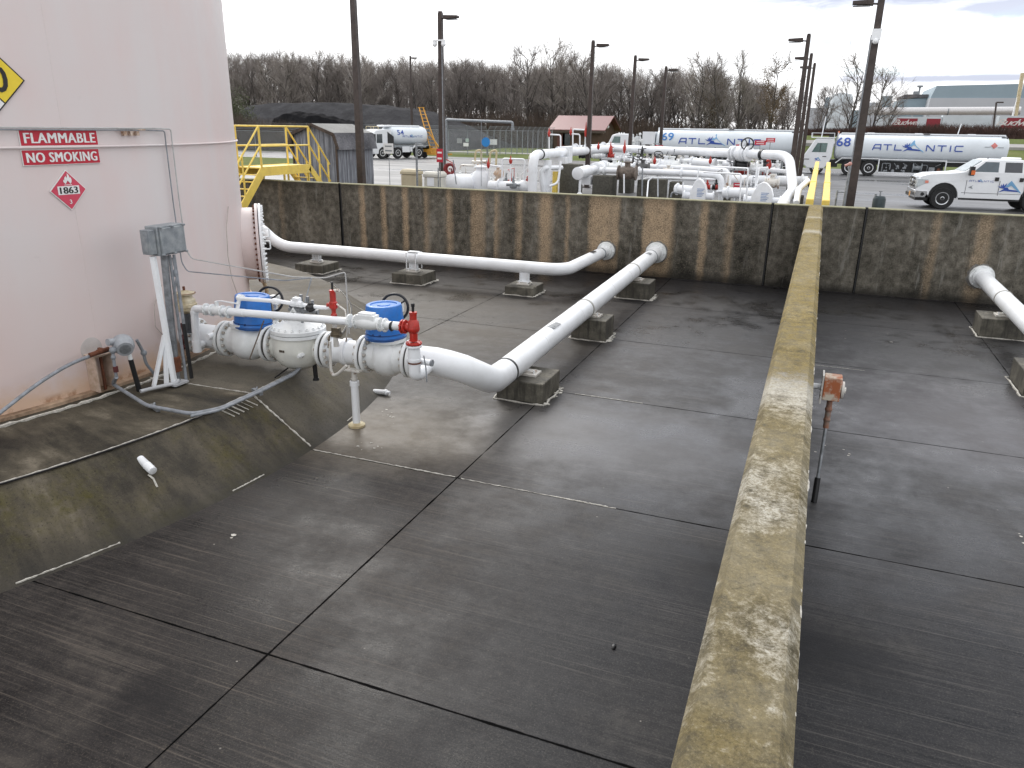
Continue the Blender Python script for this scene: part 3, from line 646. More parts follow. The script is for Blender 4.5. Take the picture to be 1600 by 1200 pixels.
# ground outside
struct('yard_pavement', MB().bx(-70, 70, 24.06, 70, G-.4, G), ASPH)
gx0 = MB(); gx0.bx(-900, 900, 70, 1500, G-.5, G-.06); gx0.bx(-900, -70, -60, 70, G-.5, G-.06); gx0.bx(70, 900, -60, 70, G-.5, G-.06)
struct('open_ground', gx0, SCRUB)
mb = MB()
for x0, x1, y0, y1 in ((-70, 70, 70.05, 84), (-200, 200, 88, 118)):
    nx = 60; vs = []; rd = random.Random(3)
    for j in range(5):
        for i in range(nx+1): vs.append((x0+(x1-x0)*i/nx, y0+(y1-y0)*j/4+rd.uniform(-.3, .3)*(0 < j < 4), G-.03+(rd.uniform(0, .12) if 0 < j < 4 else 0)))
    mb.add(vs, [(j*(nx+1)+i, j*(nx+1)+i+1, (j+1)*(nx+1)+i+1, (j+1)*(nx+1)+i) for j in range(4) for i in range(nx)])
struct('grass_verge', mb, GRASS, smooth=60)
struct('side_lawn', MB().bx(-69, -37, 44, 56, G-.2, G+.012), GRASS)
struct('service_road', MB().bx(-200, 200, 84.05, 87.95, G-.3, G-.02), simple('pale_road', (.30, .29, .28), .8, scale=.3))

# ================================================================== THE STORAGE TANK
tank = thing('storage_tank', 'huge pale pink steel storage tank rising past the top of the frame on the left', 'tank', (TC.x, TC.y, PADZ))
mb = MB(); n_ = 220
mb.lathe(TC+Vector((0, 0, .74)), (0, 0, 1), [(TR, 0), (TR, 2.4), (TR, 4.8), (TR, 7.2), (TR, 12), (TR-.05, 12.05), (.1, 13.2)], n_)
shell = build('shell', mb, TANKP, tank, smooth=30)
mb = MB(); mb.lathe(TC+Vector((0, 0, .70)), (0, 0, 1), [(TR+.11, 0), (TR+.11, .045), (TR+.02, .05), (TR-.2, .05)], n_); build('bottom_plate', mb, simple('tank_base_stain', (.50, .36, .25), .7, c2=(.16, .10, .06), scale=3), tank)
def TK(s, z, off=.0):                 # s = arc length from the +X direction, z = height
    a = s/TR; return TC+Vector(((TR+off)*cos(a), (TR+off)*sin(a), z))
def sOf(px, py):
    d = CF + CR*((px-800)/FPX) + CU*((600-py)/FPX); ox, oy = -TC.x, -TC.y
    a = d.x**2+d.y**2; b = 2*(d.x*ox+d.y*oy); c = ox*ox+oy*oy-TR*TR; t = (-b-sqrt(max(0, b*b-4*a*c)))/(2*a)
    p = Vector((0, 0, CH))+d*t; return TR*atan2(p.y-TC.y, p.x-TC.x), p.z
mb = MB(); mb.tube([TK(s*.1, 4.07, .035) for s in range(-60, 61)], .016, 8); build('ring_pipe', mb, TANKP, tank)
mb = MB()
for s in (-.38, 5.9): mb.tube([TK(s, .8, -.004), TK(s, 6, -.004), TK(s, 12, -.004)], .008, 6)

build('weld_seam', mb, TANKP, tank)
for z, s0 in ((4.31, -1.2), (4.285, -1.2)):
    k = 0 if z > 4.3 else 1
    se = sOf(262-10*k, 215)[0]; zb = 2.3 if k == 0 else 2.12
    pts = [TK(-9+i*.25, z, .07) for i in range(int((9+se)/.25))]+[TK(se, z-.01, .07), TK(se+.01, z-.12, .06), TK(se+.02, 3.2, .05), TK(se+.03, zb+.15, .06), TK(se+.06, zb, .12)]
    end = [Vector((-7.6, 9.85, 2.09)), Vector((-7.03, 9.88, 2.12)), Vector((-6.67, 9.9, 2.24)), Vector((-6.66, 9.9, 1.25))] if k == 0 else [Vector((-7.75, 9.8, 2.03)), Vector((-7.3, 9.86, 2.10)), Vector((-7.28, 9.86, 2.10)), Vector((-7.25, 9.6, 1.75))]
    t = MB().tube(pts+end, .010, 8, .05)
    one('impulse_tubing', t, GREYPIPE if k else simple('pale_tubing', (.50, .50, .49), .4), ['pale thin tube on the tank that runs out over the valves to a drop leg', 'thin grey tube beside the pale one, ending at the strainer cover'][k], 'tubing', 'thin tubes clipped to the pink tank')
mb = MB(); s_, _ = sOf(200, 203)
for i in range(3): mb.box(TK(s_-.12+i*.12, 4.24, .035), (.06, .05, .06))
mb.box(TK(s_, 4.29, .05), (.03, .5, .02)); build('tubing_bracket', mb, simple('stained_bracket', (.60, .50, .42), .6, c2=(.30, .17, .1), scale=20), tank)
# clean-out opening seen edge on
az = radians(38.5); nd = Vector((cos(az), sin(az), 0)); c0 = TC+nd*(TR-.15)+Vector((0, 0, 2.02))
mb = MB(); mb.lathe(c0, nd, [(.74, 0), (.74, .40), (.82, .40), (.82, .45)], 56); mw = build('cleanout_nozzle', mb, TANKP, tank)
mb = MB(); mb.lathe(c0+nd*.465, nd, [(.81, 0), (.82, .006), (.82, .045), (.81, .05)], 56)
u_, v_ = frame(nd)
for i in range(44):
    a = 2*pi*i/44; d = (u_*cos(a)+v_*sin(a))*.77; mb.cyl(c0+d+nd*.51, c0+d+nd*.555, .020, n=6)
for zz in (.10, -.16):
    b0 = c0+nd*.515+u_*(.28)*1+Vector((0, 0, zz)); mb.tube([b0, b0+nd*.13, b0+nd*.13+Vector((0, 0, .17)), b0+Vector((0, 0, .17))], .014, 8, .03)
build('bolted_cover', mb, WHITE, mw)
mb = MB()
for i in range(44):
    a = 2*pi*i/44; d = (u_*cos(a)+v_*sin(a))*.77; mb.cyl(c0+d+nd*.36, c0+d+nd*.40, .022, n=6)
build('rusty_bolts', mb, RUSTM, mw)
mb = MB(); mb.tube([c0+nd*.45+Vector((0, 0, -.8)), c0+nd*.5+Vector((0, 0, -1.0)), c0+nd*.45+Vector((0, 0, -1.28))], .04, 10); mb.bx(c0.x+.1, c0.x+.4, c0.y+.1, c0.y+.4, .72, .80)
build('nozzle_drain', mb, simple('pale_yellow_cast', (.60, .52, .36), .6, c2=(.35, .25, .15)), mw)
mb = MB()
for pts in ([(352, 300, 6.2), ]): pass
s1, z1 = sOf(345, 330); mb.tube([TK(s1+.35, 2.95, .03), TK(s1+.05, 2.6, .05), TK(s1-.02, 2.1, .05), TK(s1+.05, 1.7, .05), TK(s1+.35, 1.2, .06)], .007, 6)
s1, z1 = sOf(240, 500); mb.tube([TK(s1+.25, 2.0, .03), TK(s1, 1.72, .05), TK(s1-.04, 1.4, .05), TK(s1+.12, 1.2, .05)], .006, 6)
build('ground_wire', mb, simple('pale_wire', (.45, .40, .36), .6), tank)
# bracket at the tank foot
sb, _ = sOf(152, 585)
mb = MB(); a = sb/TR; R_ = Matrix.Rotation(a, 3, 'Z')
mb.box(TK(sb-.13, 1.0, .10), (.20, .025, .52), M=R_); mb.box(TK(sb+.13, 1.0, .10), (.20, .025, .52), M=R_); mb.box(TK(sb, 1.27, .11), (.24, .32, .025), M=R_)
build('anchor_chair', mb, simple('stained_pink', (.60, .47, .39), .6, c2=(.38, .28, .2), scale=8), tank, bevel=.004)
mb = MB(); mb.cyl(TK(sb, .74, .13), TK(sb, 1.36, .13), .022, n=10); mb.cyl(TK(sb, 1.29, .13), TK(sb, 1.33, .13), .045, n=6); build('anchor_bolt', mb, RUSTM, tank)
mb = MB(); mb.lathe(TK(sOf(143, 545)[0], sOf(143, 545)[1], -.01), (cos(a), sin(a), 0), [(.165, 0), (.165, .012), (.15, .014)], 32); build('repair_patch', mb, simple('patch_paint', (.56, .52, .50), .5, scale=3), tank)

# ---- signs on the tank
def sheet(name, tvs, mat, parent, off, th=0.0, **k):
    mb = MB()
    for tv in tvs: put2d(mb, tv, lambda s, z: TK(s, z, off))
    return build(name, mb, mat, parent, smooth=0, **k)
def plate_on_tank(mb, tv, off, th):
    vs, fs = tv; n = len(vs)
    mb.add([TK(s, z, off) for s, z in vs]+[TK(s, z, off-th) for s, z in vs], fs+[tuple(i+n for i in reversed(f)) for f in fs])
    ec = {}
    for f in fs:
        for i in range(len(f)):
            e = (f[i], f[(i+1) % len(f)]); k = tuple(sorted(e)); ec[k] = None if k in ec else e
    o = len(mb.v)-2*n
    for e in ec.values():
        if e: mb.f.append((e[0]+o, e[0]+n+o, e[1]+n+o, e[1]+o))
def sign_rect(name, word, x0, x1, z0, z1, label):
    t = thing(name, label, 'sign', TK((x0+x1)/2, z0, .02), 'red warning plates on the pink tank')
    mb = MB(); plate_on_tank(mb, grid2d(x0, x1, z0, z1, 16, 2), .018, .012); build('backing_plate', mb, SIGNW, t, smooth=0)
    sheet('red_face', [grid2d(x0+.008, x1-.008, z0+.008, z1-.008, 16, 2)], SIGNR, t, .0215)
    tv = fitw(text2d(word, 1, 0, 0, 1.10), (x1-x0)*.90, (z1-z0)*.62); vs, fs = tv
    mb = MB()
    for k in range(4): put2d(mb, (vs, fs), lambda s, z: TK(s+(x0+x1)/2+(k-1.5)*.0042, z+(z0+z1)/2, .0262+.0006*k))
    build('lettering', mb, SIGNW, t, smooth=0)
a0 = sOf(27, 207)[0]; a1 = sOf(149, 204)[0]; b0 = sOf(35, 263)[0]; b1 = sOf(155, 257)[0]
sign_rect('warning_sign', 'FLAMMABLE', a0, a1, 4.085, 4.285, 'red plate reading FLAMMABLE, upper of the two red plates')
sign_rect('warning_sign', 'NO SMOKING', (a0+b0)/2+.0, (a1+b1)/2, 3.85, 4.045, 'red plate reading NO SMOKING, just below the FLAMMABLE plate')
ps, pz = sOf(106, 297)
t = thing('hazard_placard', 'pink red diamond placard with a white flame and the number 1863', 'placard', TK(ps, pz-.26, .02))
mb = MB(); plate_on_tank(mb, dia2d(ps, pz, .262), .016, .010); build('backing_plate', mb, SIGNW, t, smooth=0)
sheet('red_face', [dia2d(ps, pz, .248)], PLACR, t, .0195)
mb = MB(); put2d(mb, grid2d(ps-.155, ps+.155, pz-.055, pz+.055, 4, 1), lambda s, z: TK(s, z, .0225)); build('number_panel', mb, SIGNW, t, smooth=0)
mb = MB(); vs, fs = fitw(text2d('1863', 1, 0, 0), .25, .085)
for k in range(3): put2d(mb, (vs, fs), lambda s, z: TK(s+ps+(k-1)*.004, z+pz, .0255+.0006*k))
build('number', mb, INK, t, smooth=0)
vs, fs = fitw(text2d('3', 1, 0, .01), .035, .055); sheet('class_number', [([(x+ps, y+pz-.15) for x, y in vs], fs)], SIGNW, t, .026)
fl = [(-.035, -.045), (-.062, -.015), (-.058, .015), (-.045, .002), (-.040, .035), (-.018, .06), (-.012, .03), (.0, .05), (.005, .095), (.030, .06), (.033, .03), (.045, .045), (.060, .01), (.055, -.02), (.035, -.045), (.018, -.02), (.0, .0), (-.015, -.02)]
sheet('flame_symbol', [shape([(x+ps, y+pz+.125) for x, y in fl]), grid2d(ps-.055, ps+.055, pz+.066, pz+.073, 2, 1)], SIGNW, t, .026)
# fire diamond, only its right corner is in the photograph
r_ = .275; cy_, cz_ = sOf(36, 126); cy_ -= 2*r_
t = thing('fire_diamond', 'large four part fire diamond with a yellow 0 quarter, cut by the left edge', 'sign', TK(cy_, cz_-2*r_, .02))
mb = MB(); plate_on_tank(mb, dia2d(cy_, cz_, 2*r_+.012, 10), .018, .010); build('black_border', mb, INK, t, smooth=0)
for nm, dx, dz, m in (('yellow_quarter', r_, 0, SIGNY), ('red_quarter', 0, r_, SIGNR), ('blue_quarter', -r_, 0, SIGNB), ('white_quarter', 0, -r_, SIGNW)):
    sheet(nm, [dia2d(cy_+dx, cz_+dz, r_-.012)], m, t, .022)
vs, fs = fitw(text2d('0', 1, 0, .02), .19, .30); sheet('number', [([(x+cy_+r_-.02, y+cz_) for x, y in vs], fs)], INK, t, .028)

# ================================================================== VALVE TRAIN
def AX(X, dy=0.0, dz=0.0): return Vector((X, 9.25+(X+9.3)*.07+dy, 1.10+dz))
DX = Vector((1, .07, 0)).normalized(); DYv = Vector((-.07, 1, 0)).normalized(); Z = Vector((0, 0, 1))
vt = thing('valve_train', 'row of white flanged valves and pipe leaving the pink tank', 'valves', AX(-7.2, 0, -.4))
mb = MB(); mb.tube([AX(-9.62), AX(-8.62)], .195, 32); build('tank_nozzle', mb, WHITE, vt); mb = MB(); mb.tube([AX(-6.72), AX(-6.12)], .185, 32)
mb.lathe(AX(-6.42), DX, [(.20, -.04), (.215, -.03), (.215, .03), (.20, .04)], 32)
build('pipe_spool', mb, WHITE, vt)
for X in (-9.26, -9.17, -8.63, -8.55, -7.80, -7.70, -6.80, -6.71, -6.13, -6.05, -5.38, -5.30):
    fo = build('flange', MB().lathe(AX(X)-DX*.0275, DX, [(.275, 0), (.285, .008), (.285, .047), (.275, .055)], 40), WCAST, vt)
for X in (-9.215, -8.59, -7.75, -6.755, -6.09, -5.34):
    mb = MB(); mb.lathe(AX(X)-DX*.02, DX, [(.262, 0), (.262, .04)], 36); gk = build('gasket', mb, simple('dark_gasket', (.05, .045, .04), .7), vt)
    u, v = frame(DX); mb = MB()
    for i in range(14):
        a = 2*pi*(i+.5)/14; d = (u*cos(a)+v*sin(a))*.236; mb.cyl(AX(X)+d-DX*.105, AX(X)+d+DX*.105, .014, n=6); mb.cyl(AX(X)+d-DX*.10, AX(X)+d-DX*.068, .024, n=6); mb.cyl(AX(X)+d+DX*.068, AX(X)+d+DX*.10, .024, n=6)
    build('stud_bolts', mb, simple('painted_bolts', (.58, .57, .53), .5, c2=(.25, .19, .14), scale=25), gk)['kind'] = 'stuff'
for i, (Xc, hw) in enumerate(((-8.17, .36), (-5.71, .32))):
    mb = MB(); mb.lathe(AX(Xc), DX, [(.20, -hw), (.235, -hw*.72), (.245, -hw*.5), (.285, -hw*.38), (.30, -.06), (.30, .06), (.285, hw*.38), (.245, hw*.5), (.235, hw*.72), (.20, hw)], 40)
    mb.ball(AX(Xc, 0, -.10), .27, (.62, .62, .8), 20); mb.lathe(AX(Xc, 0, .16), Z, [(.21, 0), (.21, .09), (.27, .095), (.27, .16)], 32)
    vb = build('gate_valve', mb, WCAST, vt)
    mb = MB(); vs, fs = fitw(text2d('150', 1), .14, .09); put2d(mb, (vs, fs), lambda x, z: AX(Xc, -.292, -.02)+DX*x+Z*z+Vector((0, 0, 0))); build('cast_number', mb, WHITE, vb, smooth=0)
    hc = AX(Xc+.13+(.0 if i == 0 else -.24), .42, .60+.06*i); ha = (DYv*-.95+Vector((.25, 0, .08))).normalized()
    mb = MB(); mb.torus(hc, ha, .205, .021, 36, 8); hu, hv = frame(ha)
    for k in range(3):
        d = hu*cos(2*pi*k/3+.6)+hv*sin(2*pi*k/3+.6); mb.tube([hc, hc+d*.2], .015, 6)
    mb.ball(hc, .03); mb.tube([hc, hc-ha*-.0+Vector((0, .12, 0))], .02, 8); build('handwheel', mb, BLACK, vb)
    mb = MB(); mb.tube([hc+Vector((0, .12, 0)), Vector((hc.x, hc.y+.12, 1.3)), AX(Xc, .2, .2)], .035, 8, .05); mb.box((hc.x, hc.y+.1, hc.z-.02), (.14, .12, .14)); build('gear_drive', mb, WCAST, vb)
# strainer bowl in the middle
sp = AX(-7.24, -.02, 0)
mb = MB(); mb.lathe(sp+Z*-.30, Z, [(.10, -.02), (.22, .0), (.32, .07), (.385, .17), (.405, .30), (.40, .42), (.385, .50)], 44)
mb.tube([AX(-7.66), AX(-6.84)], .225, 32)
st = build('strainer_bowl', mb, m_white('cream_white_cast', (.70, .70, .64), .66, .9), vt)
mb = MB(); mb.lathe(sp+Z*.20, Z, [(.40, 0), (.425, .01), (.425, .055), (.40, .06)], 48); mb.lathe(sp+Z*.27, Z, [(.425, 0), (.425, .05), (.40, .065), (.30, .10), (.14, .17), (.09, .20)], 48)
for i in range(22):
    a = 2*pi*i/22; d = Vector((cos(a), sin(a), 0))*.378; mb.lathe(sp+d+Z*.32, Z, [(.028, 0), (.028, .03), (.012, .034), (.012, .05)], 8)
build('bolted_cover', mb, WCAST, st)
mb = MB()
for a_, z_, w_ in ((0, .03, .10), (0, -.12, .07)):
    for i in range(3): mb.box(sp+Vector((-.02+(i-1)*w_*.33, -.405+.03*(z_ < 0), z_)), (w_*.25, .01, .035))
mb.box(sp+Vector((.27, -.29, -.02)), (.02, .02, .05)); build('cast_marks', mb, simple('dark_cast_mark', (.10, .08, .06), .7), st)
mb = MB(); mb.cyl(AX(-6.97, -.32, -.02), AX(-6.97, -.40, -.02), .04, n=6); mb.cyl(AX(-6.97, -.4, -.02), AX(-6.97, -.44, -.02), .025, n=8); build('drain_plug', mb, WCAST, st)
mb = MB(); mb.tube([sp+Z*.42, sp+Z*.56], .07, 14); mb.tube([AX(-7.42, -.1, .36), AX(-7.24, -.1, .62), AX(-7.06, -.1, .36)], .03, 8); build('vent_neck', mb, WCAST, st)
# final bend down into the long line
mb = MB(); mb.tube([AX(-5.28), AX(-4.95), AX(-4.76, .02, -.03), Vector((-4.58, 9.72, .99)), Vector((-4.42, 9.95, .84)), Vector((-4.37, 10.22, .70)), Vector((-4.385, 10.5, .62)), Vector((-4.40, 10.78, .605))], .213, 36)
build('outlet_bend', mb, WHITE, vt)
# bypass line and small valves in front
yb = 8.95
bp = [(-8.90, yb+.12, 1.02), (-8.90, yb, 1.04), (-8.86, yb, 1.645), (-8.3, yb, 1.655), (-6.0, yb, 1.735)]
mb = MB(); mb.tube(bp, .058, 16, .07); mb.cyl((-8.9, yb, .93), (-8.9, yb, 1.12), .068, n=14); mb.cyl((-8.86, yb, 1.56), (-8.86, yb, 1.60), .066, n=14)
mb.tube([(-8.9, yb+.1, 1.03), (-8.9, 9.2, 1.05)], .055, 12); mb.cyl((-8.15, yb, 1.66), (-7.88, yb, 1.668), .064, n=12)
mb.cyl((-8.66, yb, 1.2), (-8.66, yb+.2, 1.2), .05, n=10)
build('bypass_pipe', mb, WHITE, vt)
mb = MB()
for X in (-8.62, -8.50, -8.30, -8.18): mb.flange(Vector((X, yb, 1.653)), (1, 0, .03), .095, .022, 8, .009, .012)
mb.lathe((-8.40, yb, 1.655), (1, 0, .03), [(.05, -.1), (.075, -.05), (.075, .05), (.05, .1)], 16); mb.cyl((-8.40, yb, 1.70), (-8.40, yb, 1.80), .03, n=10)
bv = build('bypass_valve', mb, WCAST, vt)
mb = MB(); mb.tube([(-8.40, yb, 1.80), (-8.30, yb, 1.815), (-7.98, yb, 1.80)], .012, 6); build('lever', mb, WHITE, bv)
mb = MB(); z5 = 1.745
for X in (-6.0, -5.90, -5.50, -5.42): mb.flange(Vector((X, yb, z5)), (1, 0, .03), .10, .022, 8, .009, .012)
mb.lathe((-5.70, yb, z5), (1, 0, .03), [(.06, -.2), (.085, -.15), (.10, -.05), (.10, .05), (.085, .15), (.06, .2)], 20)
mb.bx(-5.86, -5.56, yb-.075, yb+.075, z5+.05, z5+.12); mb.bx(-5.82, -5.60, yb-.06, yb+.06, z5+.12, z5+.15)
mb.cyl((-5.42, yb, z5+.003), (-5.14, yb, z5+.01), .06, n=14)
build('check_valve', mb, WCAST, vt)
mb = MB(); mb.torus((-5.30, yb-.02, z5), (1, 0, 0), .055, .018, 18, 6); build('black_coupling', mb, BLACK, vt)
# red angle relief valve with its discharge elbow
rx = -4.97
mb = MB(); mb.flange(Vector((-5.14, yb, z5+.01)), (1, 0, .03), .10, .022, 8, .010, .012); mb.flange(Vector((-5.10, yb, z5+.01)), (1, 0, .03), .10, .022, 8, .010, .012)
mb.tube([(-5.1, yb, z5+.01), (rx, yb, z5+.01), (rx, yb, z5-.18)], [.055, .075, .055], 16); mb.ball((rx, yb, z5), .088, n=16)
mb.lathe((rx, yb, z5+.03), Z, [(.085, 0), (.075, .07), (.05, .10), (.05, .17), (.055, .175), (.055, .205), (.02, .21)], 16)
mb.flange(Vector((rx, yb, z5-.21)), Z, .115, .03, 8, .011, .012); build('red_relief_valve', mb, RED, vt)
mb = MB(); mb.cyl((rx, yb, z5+.23), (rx, yb, z5+.33), .02, n=8); mb.lathe((rx, yb, z5+.30), Z, [(.012, 0), (.026, .01), (.026, .05), (.012, .06)], 10); build('valve_spindle', mb, BLACK, vt)
mb = MB(); mb.flange(Vector((rx, yb, z5-.25)), Z, .115, .03, 8, .011, .012); mb.tube([(rx, yb, z5-.27), (rx, yb, z5-.40), (rx, yb, z5-.60)], [.085, .095, .085], 18)
mb.tube([(rx, yb, z5-.55), (rx, yb, z5-.68), (rx+.02, yb+.12, z5-.70), (rx, 9.4, z5-.66)], .085, 18, .08); mb.cyl((rx-.10, yb+.04, z5-.5), (rx-.17, yb+.25, z5-.5), .05, n=12); mb.cyl((rx+.06, yb+.1, z5-.50), (rx+.21, yb+.1, z5-.50), .045, n=12)
mb.lathe((rx, yb, z5-.46), Z, [(.10, 0), (.10, .03)], 18); build('discharge_elbow', mb, WHITE, vt)
mb = MB(); mb.lathe((rx, yb, z5-.50), Z, [(.096, 0), (.096, .022)], 18); build('rust_ring', mb, RUSTM, vt)
mb = MB(); mb.cyl((rx+.21, yb+.1, z5-.50), (rx+.235, yb+.1, z5-.50), .05, n=12); mb.tube([(rx+.14, yb+.02, z5-.38), (rx+.18, yb, z5-.55), (rx+.19, yb, z5-.76)], .010, 6); build('cap', mb, GREYPIPE, vt)
# upper small line with the second red valve
zt = 1.87; yu = 9.0
mb = MB(); mb.tube([(-8.02, yu-.05, 1.67), (-8.0, yu, 1.87), (-7.3, yu+.05, 1.885), (-6.9, yu+.08, 1.86), (-6.6, yu+.10, 1.85), (-6.45, yu+.1, 1.86), (-6.36, yu+.1, 1.97)], .030, 12, .06)
for x_ in (-8.0, -7.35, -7.02, -6.92): mb.cyl((x_-.045, yu+.04, 1.88), (x_+.045, yu+.04, 1.88), .046, n=10)
mb.cyl((-8.0, yu, 1.86), (-8.0, yu, 1.90), .045, n=10); mb.box((-6.98, yu+.06, 1.92), (.10, .09, .10)); build('sensing_line', mb, WHITE, vt)
mb = MB(); mb.torus((-6.74, yu+.06, 1.845), (.9, -.4, .1), .055, .02, 16, 6); mb.cyl((-6.76, yu+.0, 1.84), (-6.72, yu+.12, 1.85), .045, n=10); build('small_union', mb, BLACK, vt)
rx2 = -6.37; y2 = yu+.1
mb = MB(); mb.lathe((rx2, y2, 1.72), Z, [(.03, 0), (.045, .02), (.045, .05), (.03, .07), (.035, .12), (.062, .15), (.062, .23), (.045, .25), (.045, .38), (.05, .385), (.05, .41), (.02, .42)], 14)
mb.cyl((rx2, y2, 1.90), (rx2-.10, y2, 1.90), .035, n=10); build('red_relief_valve', mb, RED, vt)
mb = MB(); mb.cyl((rx2, y2, 2.13), (rx2, y2, 2.25), .016, n=8); build('valve_spindle', mb, BLACK, vt)
mb = MB(); mb.tube([(rx2, y2, 1.74), (rx2, y2, 1.50), (rx2, y2+.02, 1.28)], [.035, .03, .045], 10); mb.cyl((rx2+.02, y2, 2.12), (rx2+.12, y2, 2.14), .022, n=8); mb.tube([(rx2+.06, y2, 1.93), (rx2+.2, y2, 1.85), (rx2+.22, y2, 1.60), (rx2+.15, y2+.05, 1.36)], .012, 6)
mb.tube([(-6.40, 9.0, 1.38), (-6.40, 8.98, .95), (-6.37, 8.98, .86), (-6.28, 8.98, .90), (-6.12, 8.98, 1.05)], .022, 8, .05)
build('relief_drain', mb, WRUST, vt)
mb = MB(); mb.box((rx2+.02, y2, 1.50), (.12, .07, .14)); mb.cyl((rx2-.06, y2, 1.46), (rx2+.10, y2, 1.48), .04, n=8); mb.tube([(rx2-.08, y2-.03, 1.45), (rx2-.10, y2-.05, 1.26)], .015, 6); build('ball_valve', mb, simple('corroded_bronze', (.09, .07, .05), .6, .3, c2=(.2, .16, .1), scale=20), vt)
mb = MB(); mb.cyl((-7.55, 8.98, 1.58), (-7.78, 8.85, .98), .011, n=6); build('corroded_rod', mb, simple('brown_corroded', (.16, .12, .09), .7), vt)
mb = MB()
for x_, h_ in ((-7.22, .16), (-7.12, .20), (-7.0, .18), (-6.92, .13), (-7.30, .1)): mb.lathe((x_, 9.35, 1.72), Z, [(.03, 0), (.045, .02), (.045, h_*.5), (.025, h_*.55), (.025, h_+.03)], 8)
mb.bx(-7.34, -6.84, 9.30, 9.40, 1.68, 1.73); mb.tube([(-7.1, 9.35, 1.7), (-7.1, 9.3, 1.5)], .03, 8); mb.tube([(-6.84, 9.35, 1.72), (-6.78, 9.3, 1.60)], .02, 6)
build('instrument_manifold', mb, simple('dull_gauge_metal', (.14, .15, .16), .45, .4, c2=(.30, .31, .32), scale=14), vt)
# tan diaphragm head next to the tank
mb = MB(); q = Vector((-9.12, 9.05, 0)); mb.lathe(q+Z*1.52, Z, [(.06, 0), (.10, .03), (.15, .06), (.15, .10), (.17, .11), (.17, .16), (.15, .17), (.15, .22), (.12, .25), (.10, .30)], 24)
mb.lathe(q+Z*1.82, Z, [(.14, 0), (.165, .012), (.165, .03), (.02, .07)], 24); dh = build('diaphragm_head', mb, simple('pale_yellow_head', (.62, .56, .42), .55, c2=(.40, .33, .2), scale=9), vt)
mb = MB(); mb.lathe(q+Z*1.845, Z, [(.168, 0), (.168, .006), (.12, .012)], 24); mb.cyl(q+Z*1.87, q+Z*1.95, .02, n=6); build('rusty_lid', mb, RUSTM, dh)
mb = MB(); mb.box(q+Vector((.0, 0, 1.40)), (.13, .13, .24)); mb.box(q+Vector((.12, -.05, 1.38)), (.05, .05, .28)); mb.cyl(q+Z*1.2, q+Z*1.5, .05, n=10); build('yoke', mb, simple('dark_grey_yoke', (.07, .08, .09), .5), dh)
mb = MB(); mb.tube([(-9.2, 9.0, 1.36), (-9.15, 8.98, 1.2), (-9.22, 8.96, 1.0)], .03, 8); mb.ball((-9.15, 8.97, 1.12), .05); mb.ball((-9.2, 8.97, .97), .045); build('rusty_fitting', mb, simple('dark_red_fitting', (.10, .02, .02), .6), vt)
# adjustable stand
sx, sy = -6.16, 9.22
sd_ = thing('pipe_stand', 'white adjustable pipe stand holding up the valve row', 'pipe stand', (sx, sy, 0))
mb = MB(); mb.lathe((sx, sy, .0), Z, [(.13, 0), (.13, .03), (.09, .055), (.07, .06)], 24); build('foot', mb, CREAM, sd_)
mb = MB(); mb.cyl((sx, sy, .05), (sx, sy, .74), .058, n=20); mb.lathe((sx, sy, .66), Z, [(.072, 0), (.072, .07), (.05, .08)], 20); build('column', mb, WHITE, sd_)
mb = MB(); mb.cyl((sx, sy, .74), (sx, sy, .90), .042, n=16); mb.lathe((sx, sy, .76), Z, [(.05, 0), (.05, .02)], 12); mb.box((sx, sy, .905), (.26, .14, .02)); mb.cyl((sx-.1, sy+.02, .9), (sx-.1, sy+.04, .96), .015, n=6); build('saddle', mb, WRUST, sd_)
# two blue barrels turned over the valve tops
def barrel(cx, cy, z0, h, tx, ty, label):
    t = thing('plastic_barrel', label, 'barrel', (cx, cy, z0), 'blue barrels covering valve tops')
    A = Vector((tx, ty, 1)).normalized(); o_ = Vector((cx, cy, z0))
    mb = MB(); mb.lathe(o_, A, [(.300, 0), (.302, .03), (.296, .05), (.288, .12), (.284, h*.5), (.272, h-.12), (.268, h-.05), (.258, h-.012), (.235, h), (.20, h-.006), (.19, h-.022), (.10, h-.024), (.09, h-.012), (.03, h-.012)], 48)
    build('drum_shell', mb, BLUE, t)
    mb = MB(); mb.torus(o_+A*.025, A, .302, .017, 48, 8); build('rim', mb, simple('dark_blue_rim', (.008, .075, .27), .35), t)
    u, v = frame(A); mb = MB(); mb.torus(o_+A*.09, A, .293, .008, 48, 6)
    d = Vector((.15, -.99, 0)); mb.ball(o_+A*.10+d*.285+Vector((-.08, 0, 0)), .02); mb.ball(o_+A*.10+d*.285+Vector((.03, 0, 0)), .02)
    build('rope', mb, simple('dark_blue_rope', (.006, .05, .2), .5), t)
barrel(-8.09, 9.36, 1.335, .52, .035, .05, 'upturned blue plastic barrel on the valve nearer the pink tank, left of the two')
barrel(-5.75, 9.50, 1.39, .52, -.03, .0, 'upturned blue plastic barrel with a dished top beside the red relief valve')
